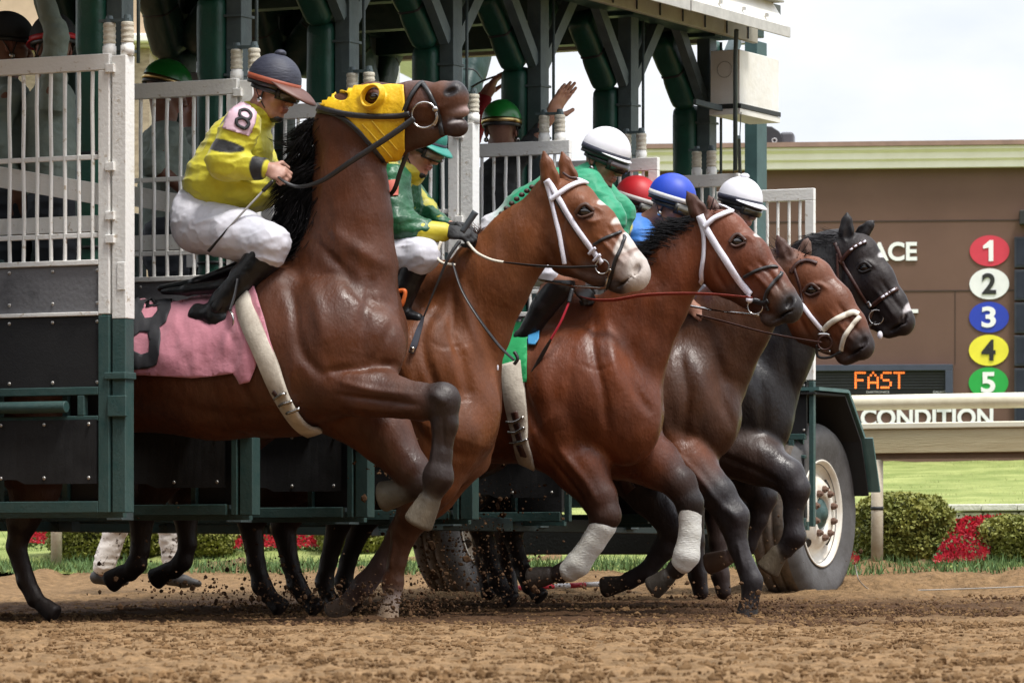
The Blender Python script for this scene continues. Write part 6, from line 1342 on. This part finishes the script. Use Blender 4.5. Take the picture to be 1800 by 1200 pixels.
crew(293, 158, 22.0, 'gate hand in a green helmet and mint shirt behind the second barred door', (.4, .46, .41), [(268, 290), (320, 330), -1], [(330, 280), (350, 320), 1], [dict(), dict()], M_gcap, M_brass, f=(.8, .3, -.3), shirtm=M_mint, sleeve=.15)
crew(344, 172, 22.9, 'bareheaded gate hand half hidden behind the jockey in yellow', (.4, .46, .41), [(330, 290), (370, 330), -1], [(380, 280), (390, 330), 1], [dict(), dict()], None, f=(.9, -.2, -.1), shirtm=M_mint, skin=(.30, .13, .09), hair=(.25, .23, .22))
crew(882, 226, 23.48, 'gate hand in a shiny green helmet raising an open palm above the barred door', (.02, .02, .02), [(928, 262), (964, 207), -.4], [(850, 330), (870, 380), 1], [dict(d=(.55, 0, .84), n=(.5, -.5, -.35), curl=.06, col=(.38, .19, .12), s=1.28, spread=.05, thumb=1, tcurl=.0), dict()], M_gcap, M_brass, f=(.1, .98, -.1), shirtm=M_blkshirt, sleeve=.6, skin=(.25, .12, .08))
J = crew(806, 250, 25.2, 'gate hand in a red shirt whose raised arm shows above the grey muzzle', (.33, .01, .02), [(834, 218), (852, 170), -1], [(790, 340), (810, 380), 1], [dict(d=(.5, 0, .8), n=(.75, -.1, -.6), curl=.55, col=(.30, .12, .08), s=1.25, spread=.06), dict()], None, f=(.3, .9, -.1), shirtm=mat('red_shirt', (.33, .012, .02), rough=.8, bump=.004, bscale=20), hair=(.02, .02, .02))
o = rope('lead_strap', [at(828, 154, 25.0), at(850, 142, 25.0), at(884, 130, 25.0)], [.012, .011, .009], mat('grey_strap', (.10, .12, .13), rough=.6), flat=.4); tag(o, 'short grey strap held up in the hand of the red sleeved gate hand', 'strap')
# walking man in white trousers, seen only below the gate
fy = 560
J = crew(250, 542, 28.0, 'gate hand in mud spattered white trousers walking under the gate, only legs visible', (.4, .46, .41), [(225, 640), (235, 720), -1], [(280, 640), (290, 720), 1], [dict(), dict()], None, f=(.9, 0, -.1), shirtm=M_mint,
         feet=[[(.0, .78, .085, -.09), (-.10, 1.18, .062, -.09), (-.24, 1.60, .052, -.09), (-.255, 1.66, .04, -.09)], [(.0, .78, .085, .09), (.15, 1.18, .062, .09), (.20, 1.60, .054, .09), (.20, 1.67, .04, .09)]],
         tr=mat('muddy_white_trousers', (.62, .57, .52), col2=(.07, .045, .03), rough=.8, scale=24, thr=(.37, .42), bump=.006, bscale=22, detail=3), hair=(.03, .02, .02))
# ================================================================ tack, manes, cloths
def part_strap(j, name, pts, w, m, off=.005, thick=.004, **k): return strap(name, HORSES[j][3], pts, w, m, k.pop('parent', HORSES[j][1]), off=off, thick=thick, dist=HORSES[j][0].O[1], **k)
def hx(j): return HORSES[j][0].O[1]
for j, (x, y, r) in {1: (657, 170, 9), 2: (1028, 372, 12), 3: (1297, 424, 11.5), 4: (1428, 510, 11), 5: (1520, 470, 10)}.items(): eye(HORSES[j][3], HORSES[j][1], HORSES[j][0], x, y, r, hx(j))
for j, (x, y, r, c) in {2: (1028, 372, 12, (.07, .026, .012)), 3: (1297, 424, 11.5, (.055, .018, .009)), 4: (1428, 510, 11, (.055, .018, .009)), 5: (1520, 470, 10, (.014, .010, .010))}.items(): lids(HORSES[j][3], HORSES[j][1], x, y, r, hx(j), c)
# ---- horse 1
fr, R, b, S = HORSES[1]; D = hx(1)
M_pink = mat('pink_cloth', (.50, .20, .25), col2=(.42, .155, .20), rough=.75, scale=5, bump=.004, bscale=25, bump2=.012, b2scale=7, sheen=.2)
o = patch('saddle_cloth', S, [(205, 560), (235, 534), (300, 516), (400, 506), (446, 494), (455, 520), (470, 575), (489, 634), (479, 630), (462, 606), (452, 640), (442, 669), (426, 673), (412, 656), (380, 660), (340, 664), (280, 660), (205, 657)], M_pink, R, step=6, off=.014, thick=.006, dist=D, wr=.012, wsc=26, seed=3)
tag(o, 'pink saddle cloth with a black 8')
M_num8 = mat('number_black', (.022, .022, .026))
patch('cloth_numeral', S, [(214, 560), (218, 530), (238, 518), (262, 516), (288, 516), (302, 528), (303, 548), (296, 570), (284, 578), (288, 600), (287, 625), (280, 642), (264, 648), (236, 650), (214, 646), (206, 620), (206, 595)], M_num8, R,
      holes=[[(256, 540), (266, 532), (277, 536), (279, 550), (270, 562), (258, 565), (252, 555)], [(237, 596), (250, 586), (264, 588), (268, 602), (266, 620), (252, 624), (238, 618)]], step=5, off=.0205, thick=.002, dist=D, wr=.012, wsc=26, seed=3)
g = part_strap(1, 'girth', [(428, 500), (440, 560), (470, 630), (500, 695), (528, 738), (552, 754)], [34, 37, 37, 37, 35, 32], mat('worn_webbing', (.60, .55, .46), col2=(.36, .31, .25), rough=.7, scale=9, thr=(.35, .7), bump=.002, bscale=90), off=.027, thick=.005)
g['label'] = 'wide ivory girth strap'
for x, y in ((500, 692), (509, 703), (521, 714)): strap('girth_buckle', S, [(x-9, y+2), (x+9, y-5)], 4.5, M_steel, g, off=.040, dist=D)
strap('buckle_hole', S, [(488, 684), (494, 690)], 9, M_brl, g, off=.034, thick=.003, dist=D)
B = Body(fr, BLK, .02); B.chain([(287, 513, 5, -.1), (330, 510, 9, -.14), (395, 503, 13, -.16), (440, 488, 14, -.12)], wr=1.); B.chain([(287, 513, 5, .1), (330, 510, 9, .14), (395, 503, 13, .16), (440, 488, 14, .12)]); B.chain([(290, 508, 8), (360, 498, 12), (440, 470, 16)], wr=3.)
B.chain([(400, 505, 12, -.26), (380, 540, 10, -.27)], wr=.5); B.mesh('saddle', .006, M_boot, R)
MB().torus(fr.P(404, 561, -.27), (1, .45, .1), .042, .005, e=(1.1, .9)).build('x', M_steel, None, smooth=True).name = 'stirrup'
toparent(bpy.data.objects['stirrup'], R)
rope('stirrup_leather', [fr.P(418, 490, -.30), fr.P(412, 520, -.33), fr.P(404, 546, -.36)], .007, M_blk, R, flat=.3)
M_yel = mat('yellow_hood', (.80, .50, .014), col2=(.70, .40, .01), rough=.45, scale=6, bump=.003, bscale=40, bump2=.008, b2scale=10, spec=.45)
el_ = lambda cx, cy, rx, ry, n=18: [(cx+rx*math.cos(2*math.pi*i/n), cy+ry*math.sin(2*math.pi*i/n)) for i in range(n)]
hood = patch('blinker_hood', S, [(562, 186), (578, 171), (598, 160), (625, 154), (650, 152), (680, 152), (711, 153), (713, 180), (713, 230), (712, 262), (704, 276), (686, 286), (674, 276), (655, 252), (635, 230), (612, 212), (590, 194)], M_yel, R,
             holes=[el_(602, 171, 13, 8), el_(657, 169, 16, 12)], step=5, off=.011, thick=.004, dist=D, wr=.006, wsc=22, seed=5)
hood['label'] = 'bright yellow blinker hood with eye cup'
p, n = S.hit(657, 170, D); ax = (n+Vector((-.35, -.25, .1))).normalized(); mb = MB()
q0 = [p+n*.008, p+n*.010+ax*.012, p+ax*.026]; a = ax.orthogonal().normalized(); bb = ax.cross(a); vs = []; N_ = 30
for i, (c, r) in enumerate(zip([p+n*.006, p+n*.008+ax*.012, p+n*.01+ax*.028, p+n*.01+ax*.030, p+n*.008+ax*.012, p+n*.006], [.066, .064, .056, .050, .048, .046])):
    for k in range(N_):
        t = 2*math.pi*k/N_; vs.append(c+a*math.cos(t)*r*.95+bb*math.sin(t)*r*.8)
mb.add(vs, [(i*N_+k, i*N_+(k+1) % N_, (i+1)*N_+(k+1) % N_, (i+1)*N_+k) for i in range(5) for k in range(N_)]); toparent(mb.build('eye_cup', M_yel, None, smooth=True), hood)
for pts in ([(640, 218), (660, 240), (690, 275)], [(655, 212), (675, 235), (700, 262)]): strap('seam', S, pts, 2.5, mat('hood_seam', (.78, .50, .03)), hood, off=.017, thick=.003, dist=D)
strap('hood_edge', S, [(553, 196), (585, 200), (612, 213), (640, 238), (665, 268), (686, 291)], 9, M_blk, R, off=.012, thick=.006, dist=D)
strap('headpiece', S, [(556, 192), (600, 200), (650, 205), (700, 204), (722, 200)], 10, M_blk, R, off=.022, thick=.005, dist=D)
strap('noseband', S, [(712, 196), (722, 172), (736, 152), (745, 147)], 8, M_blk, R, off=.010, thick=.004, dist=D)
strap('noseband', S, [(741, 147), (756, 166), (767, 190), (774, 216), (778, 236)], 8.5, M_blk, R, off=.010, thick=.004, dist=D)
ring('bit_ring', S, 746, 201, 22, M_steel, R, D, off=.022, r=.0045); strap('bit_shank', S, [(766, 188), (768, 206), (764, 224)], 5, M_steel, R, off=.016, dist=D)
MB().sphere(fr.P(765, 192, -.10), .014, 10, 8).build('bit_boss', M_steel, None, smooth=True).name = 'bit_boss'; toparent(bpy.data.objects['bit_boss'], R)
rope('rein', [fr.P(728, 208, -.10), fr.P(690, 236, -.13), fr.P(620, 282, -.17), fr.P(565, 318, -.19), fr.P(525, 328, -.19), fr.P(498, 318, -.2), fr.P(486, 306, -.17)], [.013, .013, .012, .010, .008, .007, .006], M_blk, R, flat=.3, up=(.3, -1, .2))
rope('rein_far', [fr.P(716, 268, .02), fr.P(704, 300, .02), fr.P(690, 338, .05), fr.P(660, 350, .15), fr.P(560, 330, .16), fr.P(494, 314, .13)], .010, M_blk, R, flat=.4).name = 'rein'
tufts('mane', R, fr, [(566, 205), (566, 300), (560, 400), (530, 455), (482, 420), (500, 330), (520, 250), (540, 205)], 3600, 48, (-.75, .5), M_hair, seed=2)
tufts('mane', R, fr, [(556, 205), (552, 245), (530, 260), (535, 225)], 160, 62, (-1, -.15), M_hair, seed=4, r=.0012)
strands('tail', R, M_hair, R, fr, [(-60, 600), (-70, 640)], 250, 300, (-.3, .95), w0=.1, r=.003, seed=6, spread=.12)
# ---- horse 2
fr, R, b, S = HORSES[2]; D = hx(2)
part_strap(2, 'cheekpiece', [(960, 318), (970, 352), (982, 405), (988, 440), (993, 464)], 8, M_wht, off=.006)
c = part_strap(2, 'cheekpiece', [(962, 316), (985, 352), (1012, 398), (1040, 436), (1060, 462)], 10, M_wht, off=.009)
for x, y in ((1043, 440), (1052, 452)): strap('keeper', S, [(x-5, y+5), (x+6, y-5)], 5, M_wht, c, off=.016, dist=D)
part_strap(2, 'browband', [(970, 352), (984, 342), (1004, 329), (1022, 323), (1034, 326)], 9, M_wht, off=.013)
part_strap(2, 'headstall', [(978, 352), (1002, 390), (1030, 430)], 5, M_blk, off=.004)
part_strap(2, 'noseband', [(1044, 430), (1062, 420), (1082, 412), (1103, 405)], 5.5, M_blk, off=.006); part_strap(2, 'noseband', [(1103, 404), (1094, 430), (1083, 458), (1075, 488), (1068, 506)], 6, M_blk, off=.009)
ring('bit_ring', S, 1062, 467, 12, M_steel, R, D, off=.014, r=.0035); part_strap(2, 'bit_shank', [(1076, 472), (1070, 492), (1066, 508)], 5, M_steel, off=.012)
rope('poll_strap', [fr.P(990, 304, -.0), fr.P(1002, 312, -.03), fr.P(1014, 313, -.02)], .006, M_brl, R)
M_rein2 = M_blk; D2 = [fr.P(822, 426, -.17), fr.P(838, 444, -.20), fr.P(862, 456, -.22), fr.P(885, 461, -.21)]
rope('rein_loop', D2, .0065, M_ivory, R); rope('rein', [D2[-1], fr.P(940, 467, -.20), fr.P(1000, 470, -.15), fr.P(1050, 468, -.12)], [.008, .013, .014, .012], M_blk, R, flat=.3)
rope('rein_bight', [fr.P(796, 462, -.22), fr.P(812, 510, -.30), fr.P(842, 560, -.33), fr.P(876, 606, -.30), fr.P(904, 633, -.26)], [.008, .010, .012, .012, .010], M_blk, R, flat=.4)
rope('rein_buckle', [fr.P(904, 618, -.26), fr.P(910, 630, -.26), fr.P(904, 640, -.26)], .008, M_blk, R)
rope('yoke', [fr.P(775, 425, -.2), fr.P(768, 450, -.22), fr.P(778, 462, -.23), fr.P(800, 466, -.22)], .007, M_ivory, R)
for i in range(10):
    t = i/9; x, y = 936+(856-936)*t, 330+(408-330)*t-6*math.sin(math.pi*t)
    MB().sphere(fr.P(x-1, y-1, -.015), .014, 12, 8, (1, 1, .8)).build('x', mat('plait', (.05, .022, .015), rough=.6, bump=.004, bscale=80, scale=60), None, smooth=True); toparent(bpy.data.objects['x'], R).name = 'mane_plait'
strands('mane', R, mat('brown_hair', (.08, .03, .016), rough=.5, var=.4, scale=20), R, fr, [(850, 408), (825, 420)], 110, 26, (-.5, -.45), w0=.03, r=.0016, seed=12, spread=.5)
part_strap(2, 'girth', [(632, 735), (640, 758), (652, 776), (672, 782)], [22, 22, 20, 16], M_ivory, off=.016, thick=.006)
MB().sphere(fr.P(875, 646, -.3), .008, 8, 6, (.5, .5, 1.6)).build('x', M_wht, None).name = 'foam_fleck'; toparent(bpy.data.objects['foam_fleck'], R)
rope('stirrup', [fr.P(698, 512, -.28), fr.P(712, 512, -.28), fr.P(706, 536, -.28), fr.P(698, 530, -.28)], .010, mat('orange_iron', (.75, .16, .03), rough=.5), R)
strands('tail', R, M_hair, R, fr, [(290, 590), (285, 620)], 160, 250, (-.3, .9), w0=.08, r=.003, seed=16, spread=.1)
# ---- horse 3
fr, R, b, S = HORSES[3]; D = hx(3)
part_strap(3, 'cheekpiece', [(1228, 380), (1238, 412), (1238, 450), (1234, 480), (1236, 508)], 8.5, M_wht, off=.006)
c = part_strap(3, 'cheekpiece', [(1231, 380), (1250, 415), (1278, 460), (1302, 496), (1321, 518)], 12.5, M_wht, off=.009)
part_strap(3, 'browband', [(1240, 400), (1256, 386), (1278, 376), (1296, 373), (1308, 377)], 9, M_wht, off=.013)
part_strap(3, 'noseband', [(1308, 487), (1330, 476), (1355, 469), (1380, 472)], 5.5, M_blk, off=.006); part_strap(3, 'noseband', [(1382, 470), (1370, 486), (1354, 504), (1346, 526), (1352, 545)], 6, M_blk, off=.009)
ring('bit_ring', S, 1330, 537, 13, M_steel, R, D, off=.016, r=.0035); part_strap(3, 'bit_shank', [(1322, 552), (1338, 554)], 4, M_steel, off=.012); part_strap(3, 'curb_strap', [(1326, 528), (1344, 532), (1352, 528)], 9, M_blk, off=.010)
MB().sphere(S.hit(1317, 527, D)[0]+Vector((0, -.02, 0)), .017, 12, 8).build('x', M_wht, None, smooth=True).name = 'bit_burr'; toparent(bpy.data.objects['bit_burr'], R)
rope('rein', [fr.P(1020, 521, -.14), fr.P(1045, 527, -.19), fr.P(1080, 527, -.21), fr.P(1130, 519, -.19), fr.P(1190, 516, -.15), fr.P(1250, 517, -.12), fr.P(1322, 523, -.11)], [.008, .014, .016, .016, .015, .013, .010], M_redl, R, flat=.3)
tufts('mane', R, fr, [(1222, 376), (1230, 392), (1190, 430), (1140, 478), (1110, 500), (1118, 466), (1160, 418), (1195, 388)], 3000, 44, (-.95, -.12), M_hair, seed=21)
strands('forelock', R, M_hair, R, fr, [(1230, 382), (1252, 372)], 140, 26, (.3, .0), w0=.03, r=.0018, seed=22, spread=.5)
M_clothg = mat('green_cloth', (.012, .33, .10), col2=(.01, .26, .08), rough=.7, scale=6, bump=.004, bscale=30)
o = patch('saddle_cloth', S, [(958, 556), (940, 588), (928, 600), (928, 672), (915, 672), (840, 665), (840, 560), (900, 530), (950, 520)], M_clothg, R, step=7, off=.014, thick=.006, dist=D, wr=.006, seed=8)
patch('cloth_stripe', S, [(966, 528), (968, 545), (948, 575), (932, 590), (934, 570), (950, 530)], M_ivory, R, step=6, off=.024, thick=.005, dist=D); patch('cloth_piece', S, [(950, 575), (950, 600), (944, 610), (930, 610), (932, 588)], mat('sky_blue', (.05, .28, .55), rough=.6), R, step=5, off=.02, thick=.005, dist=D)
g = part_strap(3, 'girth', [(900, 640), (906, 700), (915, 750), (924, 800), (936, 832)], [40, 42, 38, 34, 32], MATS['worn_webbing'], off=.020, thick=.005)
for x, y in ((911, 734), (915, 752), (919, 770)): strap('girth_buckle', S, [(x-13, y+3), (x, y+5), (x+13, y-1)], 4, M_steel, g, off=.036, dist=D)
for x, y in ((910, 728), (915, 748), (919, 766), (922, 786)): strap('girth_billet', S, [(x-2, y-6), (x+3, y+9)], 13, M_brl, g, off=.030, dist=D, thick=.003)
M_band = mat('white_bandage', (.78, .77, .72), col2=(.64, .62, .55), rough=.75, scale=7, bump=.003, bscale=60, stretch=(1, 1, 3))
for pts in ([(1060, 924, 23.5, -.14), (1043, 952, 20.5, -.14), (1016, 990, 22, -.14), (1002, 1002, 20, -.14)], [(1213, 896, 21, .13), (1213, 935, 19, .13), (1207, 975, 22.5, .13), (1200, 988, 20, .13)]):
    B = Body(fr, (1, 1, 1), .015); B.chain(pts, wr=.95); B.mesh('leg_bandage', .006, M_band, R, disp=[(.0006, (30, 30, 60))])
# ---- horse 4
fr, R, b, S = HORSES[4]; D = hx(4)
part_strap(4, 'browband', [(1390, 480), (1402, 464), (1420, 459), (1436, 464)], 6.5, M_brl, off=.008); part_strap(4, 'cheekpiece', [(1396, 470), (1406, 500), (1412, 535)], 5, M_brl, off=.006)
part_strap(4, 'cheekpiece', [(1407, 530), (1425, 556), (1446, 580)], 8, M_wht, off=.008); part_strap(4, 'noseband', [(1446, 582), (1460, 568), (1480, 557), (1498, 550), (1508, 554)], 10, M_ivory, off=.012); part_strap(4, 'noseband', [(1510, 558), (1498, 572), (1486, 592), (1480, 616)], 8, M_ivory, off=.012)
ring('bit_ring', S, 1452, 602, 12, M_brl, R, D, off=.016, r=.005); part_strap(4, 'bit_shank', [(1440, 588), (1462, 588)], 5, M_steel, off=.016); part_strap(4, 'bit_shank', [(1440, 612), (1462, 616)], 5, M_steel, off=.016)
rope('chin_strap', [fr.P(1436, 606, -.06), fr.P(1438, 626, -.05), fr.P(1458, 628, -.05), fr.P(1478, 618, -.05)], .007, M_blk, R)
rope('rein', [fr.P(1225, 553, -.14), fr.P(1280, 567, -.16), fr.P(1340, 583, -.15), fr.P(1395, 594, -.12), fr.P(1445, 602, -.10)], .011, M_brl, R, flat=.35)
strands('mane', R, M_hair, R, fr, [(1390, 448), (1340, 480), (1290, 520), (1240, 560)], 400, 46, (-.7, -.3), w0=.05, r=.0022, seed=31, spread=.3); strands('forelock', R, M_hair, R, fr, [(1392, 452), (1412, 450)], 260, 34, (.35, .35), w0=.03, r=.0018, seed=32, spread=.4)
part_strap(4, 'girth', [(1085, 820), (1095, 840), (1110, 862)], 26, M_brl, off=.014)
# ---- horse 5
fr, R, b, S = HORSES[5]; D = hx(5)
bw = part_strap(5, 'browband', [(1476, 462), (1490, 446), (1506, 432), (1522, 426)], 7, M_brl, off=.008)
nb_ = part_strap(5, 'noseband', [(1534, 538), (1548, 526), (1562, 516), (1577, 508)], 8, M_brl, off=.008)
for o_, pts in ((bw, [(1498, 439), (1505, 434), (1512, 430), (1519, 427)]), (nb_, [(1552, 523), (1558, 519), (1564, 515), (1570, 511)])):
    for x, y in pts: strap('stud', S, [(x-2, y+1.5), (x+2, y-1.5)], 3.2, M_wht, o_, off=.015, thick=.003, dist=D, n=2)
part_strap(5, 'headpiece', [(1468, 428), (1476, 448), (1480, 464)], 7, M_brl, off=.007); part_strap(5, 'throatlatch', [(1472, 446), (1472, 480), (1474, 505)], 5, M_brl, off=.006)
part_strap(5, 'cheekpiece', [(1480, 460), (1496, 488), (1514, 518), (1530, 540)], 6.5, M_brl, off=.007); part_strap(5, 'cheek_buckle', [(1526, 530), (1532, 540)], 10, M_steel, off=.012)
ring('bit_ring', S, 1544, 556, 12.5, M_steel, R, D, off=.018, r=.0035); part_strap(5, 'jaw_strap', [(1535, 545), (1528, 562), (1530, 580)], 7, M_brl, off=.008)
MB().sphere(fr.P(1547, 589, -.05), .018, 12, 8, (.8, .8, 1.2)).build('x', M_wht, None, smooth=True).name = 'bit_keeper'; toparent(bpy.data.objects['bit_keeper'], R)
tufts('mane', R, fr, [(1484, 408), (1490, 425), (1430, 450), (1380, 490), (1370, 470), (1420, 425)], 1600, 42, (-.95, .05), M_hair, seed=41)
rope('rein', [fr.P(1540, 566, -.08), fr.P(1500, 580, -.12), fr.P(1400, 570, -.15), fr.P(1300, 540, -.13)], .009, M_blk, R, flat=.35)
